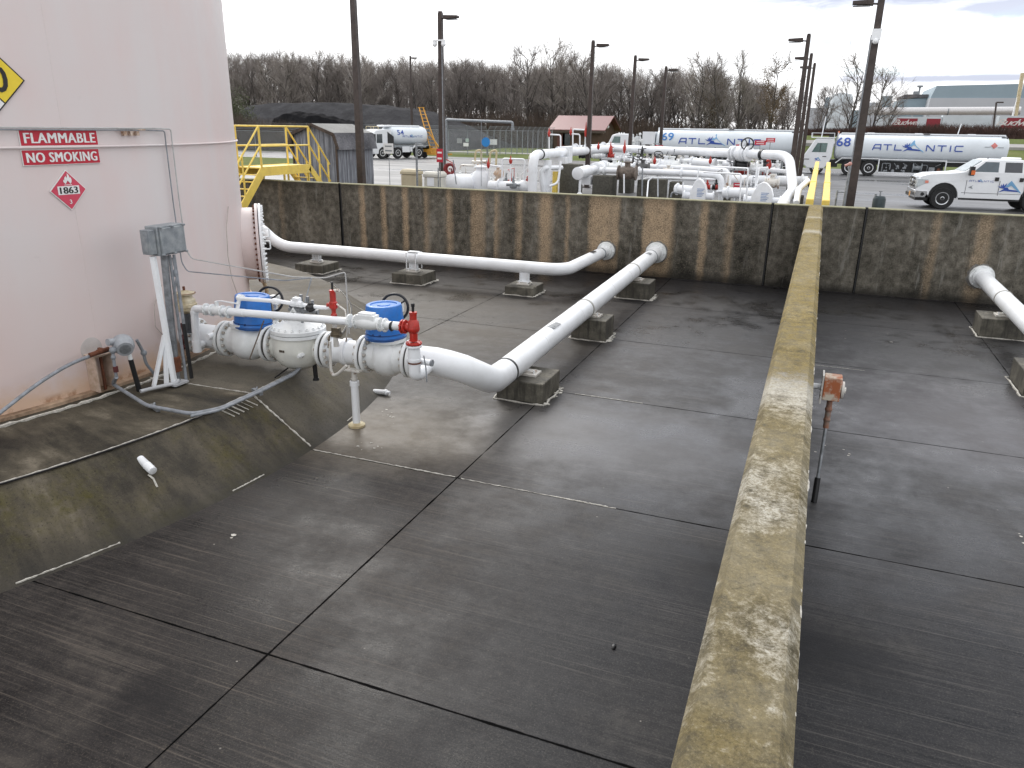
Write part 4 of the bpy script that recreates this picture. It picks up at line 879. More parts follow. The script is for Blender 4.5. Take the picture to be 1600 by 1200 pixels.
# ================================================================== LONG WHITE LINES AND PIERS
def pier(cx, cy, sx_, sy_, h, label, group, saddle='x', rz=0.0, capw=.30, zt=.4):
    t = thing('pipe_pier', label, 'pier', (cx, cy, 0), group)
    mb = MB(); mb.box((cx, cy, h/2), (sx_, sy_, h), rz); build('block', mb, PIER, t, bevel=.02, smooth=0)
    mb = MB(); rd = random.Random(int(cx*100)); pts = []
    for (ax, ay), (bx_, by) in (((-1, -1), (1, -1)), ((1, -1), (1, 1)), ((1, 1), (-1, 1)), ((-1, 1), (-1, -1))):
        for i in range(8):
            k = i/8; pts.append(Vector((cx+(sx_/2+.02+rd.uniform(0, .04))*(ax+(bx_-ax)*k), cy+(sy_/2+.02+rd.uniform(0, .04))*(ay+(by-ay)*k), .006)))
    bead(mb, pts+[pts[0]], .020, 3)
    for i in range(18): mb.ball((cx+sx_/2+rd.uniform(.0, .10), cy+rd.uniform(-.5, .5)*sy_, .006), rd.uniform(.02, .05), (1, 1, .3), 6)
    build('sealant_skirt', mb, CAULK, t)
    mb = MB(); c = (cx, cy)
    mb.box((cx, cy, h+.02), (.36, .30, .04)); mb.box((cx, cy, h+.055), (.26, .16, .03)); build('base_plate', mb, WRUST, t, bevel=.004, smooth=0)
    mb = MB()
    if saddle == 'post':
        mb.cyl((cx, cy, h+.07), (cx, cy, zt), .032, n=10)
    else:
        mb.box((cx, cy, (h+.07+zt)/2), (.30, .03, zt-h-.07), rz); mb.box((cx-.11, cy, (h+.07+zt)/2), (.02, .16, zt-h-.07), rz); mb.box((cx+.11, cy, (h+.07+zt)/2), (.02, .16, zt-h-.07), rz)
        mb.box((cx, cy, h+.08), (.34, .2, .02), rz)
    for a_ in (-.12, .12): mb.cyl((cx+a_, cy-.09, h+.04), (cx+a_, cy-.09, h+.10), .014, n=6)
    build('saddle', mb, WHITE, t)
zl = lambda y: .605+(y-10.9)*.0135
xl = lambda y: -4.40-(y-10.9)*.005
pipe = thing('main_pipeline', 'thick white pipe running from the valve row straight to the far wall', 'pipe', (-4.4, 10.8, .4))
mb = MB(); mb.tube([(xl(10.78), 10.78, zl(10.78)), (xl(17), 17, zl(17)), (xl(23.8), 23.8, zl(23.8))], .211, 36); build('pipe_run', mb, WHITE, pipe)
mb = MB(); y_ = 10.98; mb.lathe((xl(y_), y_, zl(y_)), (0, 1, .0135), [(.213, 0), (.219, .005), (.219, .05), (.213, .055)], 40); build('black_joint_band', mb, BLACK, pipe)
for y_ in (15.6, 20.3):
    mb = MB(); mb.lathe((xl(y_), y_, zl(y_)), (0, 1, .0135), [(.212, 0), (.222, .004), (.222, .07), (.212, .075)], 40); build('pipe_clamp', mb, simple('aged_clamp', (.42, .41, .38), .5), pipe)
mb = MB(); y_ = 22.75; mb.lathe((xl(y_), y_, zl(y_)), (0, 1, .0135), [(.216, 0), (.219, .01), (.219, .05), (.216, .06)], 32); build('dark_clamp_ring', mb, GREYBOX, pipe)
mb = MB()
for y_, l in ((13.35, .42), (22.2, .3)):
    c = Vector((xl(y_)+.02, y_, zl(y_)))
    for i in range(5):
        a0_ = radians(60+i*9)
        mb.add([c+Vector((cos(a0_+da)*.2135, dy*l/2, sin(a0_+da)*.2135)) for da, dy in ((0, -1), (.157, -1), (.157, 1), (0, 1))], [(0, 1, 2, 3)])
build('stencil_panel', mb, simple('dark_stencil', (.12, .13, .14), .6, c2=(.40, .41, .42), scale=22), pipe)
def sleeve(parent, c, r):
    mb = MB(); mb.lathe(c-Vector((0, .30, 0)), (0, 1, 0), [(r+.012, 0), (r+.045, .02), (r+.045, .10), (r+.10, .11), (r+.115, .15), (r+.115, .19), (r+.10, .2), (r+.06, .21), (r+.07, .30)], 32)
    for i in range(8):
        a = 2*pi*i/8; mb.cyl(c+Vector((cos(a)*(r+.09), -.23, sin(a)*(r+.09))), c+Vector((cos(a)*(r+.09), -.05, sin(a)*(r+.09))), .02, n=6)
    build('wall_sleeve', mb, WCAST, parent); mb = MB(); rd = random.Random(3); mb.add([Vector((c.x+(r+.13+rd.uniform(-.03, .06))*cos(2*pi*i/24), c.y-.004, c.z+(r+.13+rd.uniform(-.03, .06))*sin(2*pi*i/24))) for i in range(24)], [tuple(range(24))]); return build('grout_patch', mb, simple('grey_grout', (.30, .29, .27), .8, c2=(.12, .11, .10), scale=9), parent, smooth=0)
sleeve(pipe, Vector((xl(23.7), 23.75, zl(23.75))), .211)
mb = MB()
for y_ in (12.6, 14.9, 17.6, 19.4, 21.5): mb.torus((xl(y_), y_, zl(y_)), (0, 1, .0135), .2105, .0045, 40, 6)
build('weld_bead', mb, WCAST, pipe)['kind'] = 'stuff'
gp = 'concrete piers under the main white pipe'
pier(-4.26, 11.72, .84, .92, .36, 'chipped concrete pier at the bend where the main white pipe begins', gp, 'post', zt=.44)
pier(-4.30, 15.92, .78, .74, .46, 'concrete pier under the middle of the main white pipe', gp, 'post', zt=.47)
pier(-4.36, 20.55, .90, .80, .46, 'concrete pier under the main white pipe closest to the far wall', gp, 'post', zt=.54)
# cross line along the wall
cl_ = thing('cross_pipeline', 'white pipe running along the far wall from behind the tank', 'pipe', (-11, 19.75, .4))
yc = 19.78
pts = [(-18.0, yc, 1.36), (-16.7, yc, 1.36), (-15.75, yc, .72), (-13, yc, .70), (-6.85, yc, .70), (-6.25, yc+.45, .705), (-6.12, yc+1.4, .71), (-6.08, 23.8, .71)]
mb = MB(); mb.tube([(-18.6, 15.3, 1.36), (-18.6, yc, 1.36), (-16.55, yc, 1.36), (-15.75, yc, .71), (-6.2, yc, .70), (-6.07, 23.8, .72)], .172, 28, .62, k=10); build('pipe_run', mb, WHITE, cl_)
mb = MB(); mb.lathe((-6.08, 23.0, .72), (0, 1, 0), [(.176, 0), (.18, .01), (.18, .05), (.176, .06)], 32); build('dark_clamp_ring', mb, GREYBOX, cl_)
mb = MB(); mb.box((-6.09, 22.2, .893), (.12, .34, .004)); build('stencil_panel', mb, INK, cl_); sleeve(cl_, Vector((-6.07, 23.75, .72)), .172)
gc = 'concrete piers under the cross pipe'
pier(-14.5, 19.98, 1.0, .95, .26, 'concrete pier under the cross pipe beside the pink tank', gc, zt=.56)
pier(-10.9, 19.75, .98, .95, .30, 'concrete pier under the cross pipe carrying a tall white cradle', gc, zt=.56)
pier(-7.35, 19.68, .84, .90, .24, 'concrete pier under the cross pipe near its bend to the wall', gc, zt=.56)
mb = MB()
for s in (-.15, .15): mb.box((-10.9+s, 19.59, .62), (.03, .02, .50)); mb.box((-10.9+s, 19.97, .62), (.03, .02, .50))
mb.box((-10.9, 19.78, .885), (.34, .2, .02)); 
o = one('pipe_cradle', mb, WHITE, 'white steel cradle hugging the cross pipe above its middle pier', 'cradle')
# right hand line
rp = thing('right_pipeline', 'white pipe leaving the frame on the right beyond the dividing wall', 'pipe', (4.42, 17, .5))
mb = MB(); mb.tube([(4.42, 23.8, .76), (4.44, 16, .66), (4.46, 9, .57)], .195, 32); build('pipe_run', mb, WHITE, rp); sleeve(rp, Vector((4.42, 23.75, .76)), .195)
mb = MB(); mb.lathe((4.43, 20.7, .722), (0, 1, .013), [(.196, 0), (.206, .004), (.206, .07), (.196, .075)], 36); build('pipe_clamp', mb, simple('aged_clamp', (.42, .41, .38), .5), rp)
pier(4.36, 20.1, .98, .92, .44, 'concrete pier under the right hand pipe, the one close to the far wall', 'concrete piers under the right pipe', 'post', zt=.53)
pier(4.36, 15.75, 1.0, 1.15, .42, 'concrete pier half out of frame at the right edge', 'concrete piers under the right pipe', 'post', zt=.46)

# ================================================================== BOXES, CONDUITS AND STUBS
eb = thing('electrical_box', 'weathered grey electrical box on a braced stand beside the pink tank', 'electrical box', (-8.55, 8.15, PADZ))
mb = MB(); mb.bx(-8.66, -8.44, 8.02, 8.52, 2.62, 3.03); bxo = build('enclosure', mb, GREYBOX, eb, bevel=.012)
mb = MB(); mb.bx(-8.44, -8.405, 8.05, 8.49, 2.645, 3.005); 
for y_ in (8.06, 8.27, 8.48):
    for z_ in (2.64, 3.015): mb.box((-8.41, y_, z_), (.05, .04, .03))
lid = build('lid', mb, GREYBOX, bxo, bevel=.01)
mb = MB(); mb.bx(-8.63, -8.47, 7.90, 8.018, 2.65, 2.99); mb.box((-8.55, 7.90, 2.82), (.10, .02, .28)); build('side_enclosure', mb, GREYBOX, eb, bevel=.01)
mb = MB(); mb.beam((-8.55, 8.20, 2.60), (-8.50, 8.08, .74), .085, .06); build('grey_channel', mb, GALV, eb)
mb = MB()
for a_, b_ in (((-8.52, 8.27, 2.60), (-8.44, 8.20, .74)), ((-8.50, 8.33, 2.60), (-8.42, 8.27, 1.6))): mb.tube([a_, b_], .022, 8)
mb.tube([(-8.50, 8.30, 2.56), (-8.47, 8.30, 2.3), (-8.48, 8.25, 2.1), (-8.46, 8.22, 1.5)], .014, 6); mb.lathe((-8.49, 8.31, 2.28), Z, [(.02, 0), (.035, .02), (.035, .09), (.02, .11)], 8)
build('conduit_drop', mb, GREYPIPE, eb)
mb = MB(); mb.tube([(-8.42, 8.27, 1.6), (-8.40, 8.27, .76)], .028, 8); build('black_sleeve', mb, BLACK, eb)
mb = MB(); mb.box((-8.46, 8.09, 1.02), (.05, .10, .22)); build('rusty_clamp', mb, RUSTM, eb)
mb = MB(); mb.beam((-8.53, 7.98, 2.62), (-8.47, 8.00, .76), .065, .065); mb.beam((-8.52, 7.98, 1.48), (-8.62, 7.76, .76), .06, .045); mb.beam((-8.52, 7.99, 1.48), (-8.52, 7.90, .76), .05, .045)
build('white_brace', mb, WHITE, eb)
mb = MB(); mb.tube([(-8.42, 8.04, .80), (-8.42, 7.98, .765), (-8.55, 7.68, .765), (-8.60, 7.50, .765)], .028, 10, .03); mb.box((-8.47, 8.05, .745), (.2, .26, .03)); build('floor_conduit', mb, simple('pale_grey_conduit', (.5, .51, .52), .5), eb)
# round instrument housing on short legs
ih = thing('tank_instrument', 'rounded grey instrument housing on three short legs at the tank foot', 'instrument', (-8.8, 7.45, PADZ))
mb = MB(); c = Vector((-8.86, 7.55, 1.44)); f_ = Vector((.62, -.40, -.25)).normalized(); mb.ball(c, .145, (1, 1, .85), 20); mb.lathe(c+f_*.02, f_, [(.14, 0), (.14, .08), (.115, .12), (.11, .155), (.02, .16)], 24); mb.tube([c+Vector((-.02, -.22, .06)), c+Vector((0, .12, .02))], .05, 12)
hs = build('housing', mb, simple('light_grey_housing', (.36, .38, .40), .5, c2=(.27, .28, .30), scale=9), ih)
mb = MB(); mb.lathe(c+f_*.16, f_, [(.075, 0), (.075, .02), (.02, .025)], 20); build('cover_disc', mb, GALV, hs)
mb = MB(); mb.tube([c+Vector((.04, -.20, -.02)), c+Vector((.04, -.22, -.12)), c+Vector((.04, -.22, -.42))], .022, 8, .03); mb.ball(c+Vector((.04, -.22, -.15)), .035); mb.ball(c+Vector((.04, -.21, -.05)), .05); build('conduit_leg', mb, GREYPIPE, ih); mb = MB()
mb.tube([c+Vector((.05, .20, .0)), c+Vector((.05, .28, -.20)), c+Vector((.05, .30, -.38)), c+Vector((.08, .40, -.58))], .022, 8, .05); mb.ball(c+Vector((.05, .29, -.22)), .045)
build('conduit_leg', mb, GREYPIPE, ih)
mb = MB(); mb.tube([c+Vector((.05, -.22, -.28)), c+Vector((.05, -.22, -.36))], .034, 8); build('rusty_union', mb, simple('dark_red_fitting', (.10, .02, .02), .6), ih)
mb = MB(); mb.tube([c+Vector((.05, .03, -.10)), c+Vector((.06, .04, -.25))], .03, 10); build('centre_leg', mb, WCAST, ih)
mb = MB(); mb.tube([c+Vector((.06, .04, -.25)), c+Vector((.08, .09, -.735))], .036, 10); build('black_sleeve', mb, BLACK, ih)
mb = MB(); pts = [PX(0, 645, -8.75), PX(60, 598, -8.85), PX(110, 568, -9.0), PX(150, 553, -9.1), PX(178, 545, -9.0)]; p0 = pts[0]+(pts[0]-pts[1])*1.2
mb.tube([p0]+pts, .024, 10, .3); one('bent_conduit', mb, GREYPIPE, 'grey flexible conduit arcing up from the left edge to the round instrument', 'conduit')
mb = MB(); mb.tube([PX(140, 555, -9.05), PX(170, 545, -9.0)], .034, 8); mb.ball(PX(158, 548, -9.0), .045); one('rusty_coupling', mb, RUSTM, 'rusty coupling where the bent conduit meets the tank bracket', 'coupling')
fc = thing('floor_conduit', 'pair of grey conduits lying on the pad from the instrument to under the valves', 'conduit', (-7.7, 8, PADZ))
pz_ = .765
pts = [Vector((-8.82, 7.33, 1.0)), P(176, 600, .80), P(230, 634, pz_), P(300, 647, pz_), P(345, 638, pz_), P(415, 606, pz_), P(462, 582, pz_+.02), P(480, 560, .92)]
mb = MB(); mb.tube(pts, .026, 10, .12); build('upper_conduit', mb, GREYPIPE, fc)
mb = MB(); mb.tube([p+Vector((.03, -.055, -.005)) for p in pts[3:]], .020, 10, .12); build('lower_conduit', mb, GREYPIPE, fc)
for a_ in ((242, 637), (402, 612)):
    q = P(*a_, .735); mb = MB(); mb.box(q, (.26, .05, .045), radians(-25)); mb.torus(q+Vector((0, 0, .035)), (.8, .5, 0), .034, .010, 12, 6); build('conduit_clip', mb, GALV, fc)
mb = MB(); mb.tube([P(430, 590, .76), P(462, 566, .80), P(482, 548, .95)], .011, 6); one('black_cable', mb, BLACK, 'thin black cable beside the conduits under the strainer', 'cable')
def bstake(px, py, h, label):
    p = P(px, py, .60); mb = MB(); mb.tube([p, p+Vector((-.01, 0, h))], .035, 10); mb.lathe(p, Z, [(.05, 0), (.045, .04)], 10); mb.cyl(p+Vector((-.01, 0, h)), p+Vector((-.01, 0, h+.12)), .02, n=8)
    one('black_stub_pipe', mb, BLACK, label, 'stub pipe')
bstake(494, 594, .30, 'short black stub pipe standing under the strainer bowl')
# stubs through the berm and floor
def on_berm(px, py):
    best = None
    for i in range(400):
        z = .02+.64*i/400; p = P(px, py, z); r = (p-TC).xy.length; zs = .66+(.02-.66)*max(0, min(1, (r-9.8)/.9))
        if best is None or abs(zs-z) < best[0]: best = (abs(zs-z), p)
    return best[1]
weep = on_berm(232, 733)+Vector((-.02, 0, .05))
mb = MB(); a = weep; d = Vector((.83, -.25, -.22)).normalized(); mb.lathe(a, d, [(.048, -.15), (.048, 0), (.053, .01), (.048, .03), (.053, .05), (.048, .07), (.053, .09), (.048, .11), (.050, .145), (.04, .15)], 20)
wp = thing('weep_pipe', 'white pipe stub poking out of the mossy berm slope', 'pipe stub', (-7.3, 6.3, .3))
build('pipe_end', mb, WHITE, wp)
mb = MB(); q1, q2, q3 = on_berm(232, 745), on_berm(240, 750), on_berm(246, 762); mb.tube([q1+Z*.03, q2+Z*.015, q3+Z*.005], .012, 6); build('sealant_drip', mb, CAULK, wp)
mb = MB(); mb.lathe((-6.80, 10.62, .03), (1, .03, .06), [(.01, 0), (.042, .10), (.045, .30), (.052, .31), (.052, .34), (.03, .345), (.03, .40)], 16)
one('floor_pipe_stub', mb, WHITE, 'short white capped pipe lying on the floor right of the pipe stand', 'pipe stub')
# rusty junction box on the dividing wall
jb = thing('junction_box', 'rusty orange and cream junction box on a pipe from the dividing wall', 'junction box', (.45, 9.4, 0))
jc = Vector((.47, 9.62, 1.44))
mb = MB(); mb.box(jc, (.20, .20, .30)); build('rusty_enclosure', mb, (lambda: (simple('rust_over_cream', (.42, .13, .05), .7, c2=(.60, .54, .44), scale=7, thr=(.45, .6))))(), jb, bevel=.012)
mb = MB(); mb.box(jc+Vector((-.115, 0, -.01)), (.02, .26, .36)); build('back_plate', mb, WRUST, jb); mb = MB(); mb.lathe(jc+Vector((.10, 0, -.02)), (1, 0, 0), [(.09, 0), (.11, .01), (.11, .035), (.08, .04)], 12); mb.cyl(jc+Vector((.14, 0, -.02)), jc+Vector((.16, 0, -.02)), .04, n=8); build('round_cover', mb, WRUST, jb)
mb = MB(); mb.cyl(jc+Vector((-.30, 0, -.01)), jc+Vector((-.12, 0, -.01)), .036, n=14); build('wall_pipe', mb, WHITE, jb)
foot = Vector((.46, 9.34, 0)); e0 = jc+Vector((0, 0, -.15)); k1 = e0+(foot-e0)*.28; k2 = e0+(foot-e0)*.76
mb = MB(); mb.tube([e0, k1], .034, 10); mb.ball(e0+(foot-e0)*.10, .045); mb.ball(e0+(foot-e0)*.20, .043); build('fitting', mb, simple('rusty_grey_fitting', (.16, .14, .12), .6, c2=(.25, .09, .04), scale=12), jb)
mb = MB(); mb.tube([k1, k2], .020, 10); build('conduit', mb, GALV, jb)
mb = MB(); mb.tube([k2, foot], .036, 12); build('black_sleeve', mb, BLACK, jb)

# ================================================================== CROSSOVER STAIRS, SHED
xs1, xs0 = -18.80, -19.85; ya, yb2, zp = 23.0, 25.9, 2.9
t = thing('crossover_stairs', 'yellow steel stairs with railings climbing over the dyke wall', 'stairs', (-19.3, 24, G))
mb = MB(); mb.bx(xs0, xs1, ya, yb2, zp-.04, zp); build('platform', mb, YELLOW, t)
mb = MB(); n1 = Vector((0, -2.05, -1.95)); 
for x in (xs1, xs0):
    mb.bx(x-.02, x+.02, ya, yb2, zp-.30, zp+.02)
    mb.beam((x, ya+.05, zp-.10), (x, ya-2.0, zp-2.1), .05, .30); mb.beam((x, yb2-.05, zp-.10), (x, yb2+1.15, G+.03), .04, .24)
build('stringer', mb, YELLOW, t)
mb = MB()
for i in range(1, 9): mb.bx(xs0, xs1, ya-.22*i-.12, ya-.22*i+.13, zp-.235*i-.03, zp-.235*i)
for i in range(1, 5): mb.bx(xs0, xs1, yb2+.22*i-.12, yb2+.22*i+.13, zp-.26*i-.03, zp-.26*i)
build('tread', mb, YELLOW, t)
mb = MB(); zr = zp+1.42
for x in (xs0, xs1):
    for zz in (zr, zp+.74):
        mb.tube([(x, ya-2.0, zz-2.0), (x, ya, zz), (x, yb2, zz), (x, yb2+1.3, zz-1.45)], .034, 8)
    for y in (ya, yb2): mb.tube([(x, y, zp), (x, y, zr)], .038, 8)
    for y, dz in ((ya-1.0, 1.0), (ya-1.95, 1.95), (yb2+.62, .72), (yb2+1.2, 1.35)): mb.tube([(x, y, zp-dz-.1), (x, y, zr-dz)], .034, 8)
build('railing', mb, YELLOW, t)
mb = MB()
for x in (xs0+.04, xs1-.04):
    for y in (24.3, yb2-.1): mb.bx(x-.03, x+.03, y-.03, y+.03, G-.02, zp-.2)
    mb.bx(x-.03, x+.03, ya-2.05, ya-1.95, -.01, .85)
build('support_leg', mb, YELLOW, t)

sx0, sx1, sy0 = -21.9, -19.62, 29.0; sy1 = PX(583, 250, sx1).y
t = thing('wooden_shed', 'small weathered grey plank shed with a barn roof behind the stairs', 'shed', ((sx0+sx1)/2, (sy0+sy1)/2, G))
xm = (sx0+sx1)/2; hgt = 4.36
outl = [(sx0, G), (sx1, G), (sx1, 3.45), (sx1-.12, 3.98), (xm, hgt), (sx0+.12, 3.98), (sx0, 3.45)]
mb = MB(); mb.prism(outl, sy0, sy1); build('wall', mb, SIDING, t, smooth=0)
mb = MB()
for s in (-1, 1):
    e = xm+s*(sx1-xm); mb.add([(xm, sy0-.12, hgt+.04), (xm, sy1+.12, hgt+.04), (e-s*.07, sy1+.12, 4.03), (e-s*.07, sy0-.12, 4.03), (xm, sy0-.12, hgt+.09), (xm, sy1+.12, hgt+.09), (e-s*.04, sy1+.12, 4.08), (e-s*.04, sy0-.12, 4.08)],
           [(0, 1, 2, 3), (7, 6, 5, 4), (0, 4, 5, 1), (1, 5, 6, 2), (2, 6, 7, 3), (3, 7, 4, 0)])
build('roof', mb, SHINGL2, t, smooth=0)
mb = MB()
for s in (-1, 1):
    if s == 1: build('steep_roof_skirt', mb, SHINGLE, t, smooth=0); mb = MB()
    e = xm+s*(sx1-xm); mb.add([(e-s*.02, sy0-.14, 4.03), (e-s*.02, sy1+.12, 4.03), (e+s*.15, sy1+.12, 3.40), (e+s*.15, sy0-.14, 3.40), (e+s*.0, sy0-.14, 4.07), (e+s*.0, sy1+.12, 4.07), (e+s*.19, sy1+.12, 3.38), (e+s*.19, sy0-.14, 3.38)],
           [(0, 1, 2, 3), (7, 6, 5, 4), (0, 4, 5, 1), (1, 5, 6, 2), (2, 6, 7, 3), (3, 7, 4, 0)])
build('steep_roof_skirt', mb, SHINGLE, t, smooth=0)
mb = MB()
for a, b in (((sx0-.1, 3.40), (sx0+.04, 4.0)), ((sx0+.04, 4.0), (xm, hgt+.03)), ((xm, hgt+.03), (sx1-.04, 4.0)), ((sx1-.04, 4.0), (sx1+.16, 3.40))):
    mb.beam((a[0], sy0-.16, a[1]), (b[0], sy0-.16, b[1]), .05, .13)
mb.bx(sx1-.06, sx1+.03, sy0-.04, sy0-.003, G, 3.5); mb.bx(sx0-.03, sx0+.05, sy0-.04, sy0-.003, G, 3.5); build('dark_trim', mb, WOODG, t)

# ================================================================== LIGHT POLES
def pole(x, y, top, w0, label, d=-1, extra=None, ly=0.0):
    t = thing('light_pole', label, 'light pole', (x, y, G), 'brown square light poles round the yard')
    mb = MB(); n = 4; mb.lathe((x, y, G), Z, [(w0*.75, 0), (w0*.72, .05), (w0*.66, (top-G)*.4), (w0*.50, top-G)], 4) if False else mb.add(
        [(x+a*w, y+b*w, z) for z, w in ((G, w0/2), (top, w0*.36)) for a, b in ((-1, -1), (1, -1), (1, 1), (-1, 1))], [(0, 3, 2, 1), (4, 5, 6, 7), (0, 1, 5, 4), (1, 2, 6, 5), (2, 3, 7, 6), (3, 0, 4, 7)])
    mb.bx(x-w0*.8, x+w0*.8, y-w0*.8, y+w0*.8, G-.01, G+.05); mb.bx(x-w0*.3, x+w0*.3, y-w0*.3, y+w0*.3, top, top+.06)
    build('shaft', mb, POLE, t, bevel=.01, smooth=0)
    za = top-.22
    mb = MB(); mb.tube([(x, y, za), (x+d*.28, y, za+.02)], .03, 8)
    mb.add([(x+d*(.20+a*.58), y+b*(.17-.04*a), za-.03+c*(.15-.06*a)+a*.04) for a in (0, 1) for b in (-1, 1) for c in (0, 1)], [(0, 1, 3, 2), (4, 6, 7, 5), (0, 4, 5, 1), (2, 3, 7, 6), (0, 2, 6, 4), (1, 5, 7, 3)])
    lh = build('lamp_head', mb, POLE, t, bevel=.01, smooth=0)
    mb = MB(); mb.bx(min(x+d*.28, x+d*.76), max(x+d*.28, x+d*.76), y-.11, y+.11, za-.045, za-.032); build('lens', mb, GREYPIPE, lh)
    return t
def near(px, py, Y): return PY(px, py, Y)
q = PY(565, 280, 27.2); pole(q.x, 27.2, 9.4, .27, 'thick brown pole leaving the top of the frame in front of the grey shed')
q = PY(1328, 318, 27.0); pole(q.x, 27.0, 8.25, .26, 'near brown pole on the right with a white box high on it')
mb = MB(); bz = PY(1367, 55, 27).z; mb.box((q.x+.0, 26.80, bz), (.26, .12, .30)); mb.ball((q.x, 26.78, bz-.18), .09); 
one('wireless_box', mb, WHITE, 'small white box fixed near the top of the right hand pole', 'equipment box')
mb = MB(); mb.tube([(q.x-.14, 26.9, G+.1), (q.x-.13, 26.88, bz)], .022, 6); mb.ball((q.x-.15, 26.9, G+.35), .06); one('pole_conduit', mb, GREYPIPE, 'thin grey conduit strapped up the right hand pole', 'conduit')
def farpole(pb, pt, Y, w, label, d=-1, f=True):
    a = PY(*pb, Y); b = PY(*pt, Y); return pole(b.x, Y, b.z, w, label, d), b.x, b.z
_, x_, z_ = farpole((692, 288), (688, 20), 30, .24, 'brown pole with two white camera domes left of the middle', 1)
t = thing('camera_cluster', 'pair of white dome cameras near the top of a brown pole', 'cameras', (x_, 29.8, 7.4))
zc = PY(690, 68, 30).z
for dx in (-.2, .2):
    mb = MB(); mb.ball((x_+dx, 29.85, zc-.04), .10); mb.cyl((x_+dx, 29.85, zc), (x_+dx, 29.85, zc+.12), .09, n=10); build('dome', mb, WHITE, t)
mb = MB(); mb.bx(x_-.25, x_+.25, 29.80, 29.88, zc+.08, zc+.13); build('bracket', mb, WHITE, t)
mb = MB(); mb.tube([(x_+.13, 29.85, G), (x_+.12, 29.85, zc)], .02, 6); one('pole_conduit', mb, GREYPIPE, 'thin grey conduit strapped up the pole with the camera domes', 'conduit')
mb = MB(); mb.box((x_-.15, 29.7, 2.3), (.4, .25, .5)); mb.cyl((x_-.1, 29.7, 2.5), (x_-.1, 29.7, 2.62), .1, n=10); one('pull_box', mb, GREYBOX, 'grey box at the foot of the pole with camera domes', 'electrical box')
farpole((921, 232), (927, 65), 38, .22, 'brown pole in front of the red roofed building', 1)
farpole((987, 228), (993, 88), 45, .22, 'brown pole just left of the truck numbered 69', 1)
farpole((1036, 225), (1041, 105), 52, .22, 'brown pole standing before the number 69 on the tanker', 1)
farpole((1240, 278), (1264, 55), 36, .23, 'left and tallest of the three poles before the truck 68 cab', -1)
farpole((1246, 262), (1268, 85), 44, .22, 'middle of the three poles before the cab of truck 68', -1)
farpole((1255, 252), (1273, 100), 50, .22, 'right and smallest of the three poles before the cab of truck 68', -1)
farpole((641, 190), (641, 88), 78, .22, 'distant pole above the black aggregate heap', 1)
q = PY(1555, 205, 140); 
# ================================================================== BIG PIPE OVER THE MANIFOLD
def pipething(name, label, cat, pts, r, mat=WFAR, bend=.5, n=20, group=None, extra=None):
    t = thing(name, label, cat, tuple(pts[0][:2])+(G,), group)
    mb = MB(); mb.tube(pts, r, n, bend, k=8); build('pipe_run', mb, mat, t); return t
PL = PY(833, 243, 30.6); PL = Vector((PL.x, 30.6, PL.z))
A_ = [Vector((PL.x, 30.6, G)), Vector((PL.x, 30.6, PY(850, 242, 31).z)), PY(958, 232, 43), PY(1230, 241, 36), Vector((PY(1234, 290, 35).x, 35, 0))]
zt_ = A_[1].z
e1 = PY(1233, 243, 35.2); e2 = PY(1239, 297, 33.4); e3 = PY(1226, 314, 29.5); e4 = PY(1218, 330, 26)
bp_ = thing('overhead_pipeline', 'thick white pipe arching over the yard manifold and down on both sides', 'pipe', (PL.x, 30.6, G))
mb = MB(); mb.tube([A_[0], A_[1], A_[2], e1, e2, e3, e4], .195, 24, .60, k=8); build('pipe_run', mb, WFAR, bp_)
mb = MB(); d = (A_[2]-A_[1]).normalized(); c = A_[1]+d*.75; mb.lathe(c, d, [(.218, 0), (.226, .01), (.226, .07), (.218, .08)], 24); build('black_band', mb, BLACK, bp_); mb = MB(); q = PY(1200, 239, 36.5)
d2 = (e1-A_[2]).normalized(); c2 = A_[2]+d2*((q-A_[2]).dot(d2)); mb.lathe(c2, d2, [(.218, 0), (.226, .01), (.226, .15), (.218, .16)], 24); build('black_band', mb, BLACK, bp_)
q = PY(1168, 238, 37.2); c3 = A_[2]+d2*((q-A_[2]).dot(d2))
mb = MB()
for s in (-.55, -.38, .28, .45): mb.flange(c3+d2*s, d2, .33, .06, 12, .02, .03)
mb.lathe(c3, d2, [(.2, -.38), (.26, -.2), (.34, -.1), (.34, .1), (.26, .2), (.2, .3)], 24); mb.cyl(c3, c3+Z*.42, .13, n=14); mb.box(c3+Vector((0, 0, .45)), (.34, .2, .08)); vv = build('gate_valve', mb, WFAR, bp_)
hw = PY(1168, 225, 36.6); mb = MB(); ha = Vector((.1, -1, .1)).normalized(); mb.torus(hw, ha, .26, .030, 30, 8); u, v = frame(ha)
for k in range(3): mb.tube([hw, hw+(u*cos(2.1*k)+v*sin(2.1*k))*.26], .022, 6)
mb.ball(hw, .06); mb.tube([hw, hw+Vector((0, .35, -.1))], .04, 8); build('handwheel', mb, BLACK, vv)
mb = MB(); s0_ = A_[1]+d*3.3; mb.box(s0_-Z*.33, (.75, .5, .32)); mb.box(s0_-Z*.10+d*.9, (.5, .5, .7)); build('pipe_shoe', mb, WFAR, bp_)

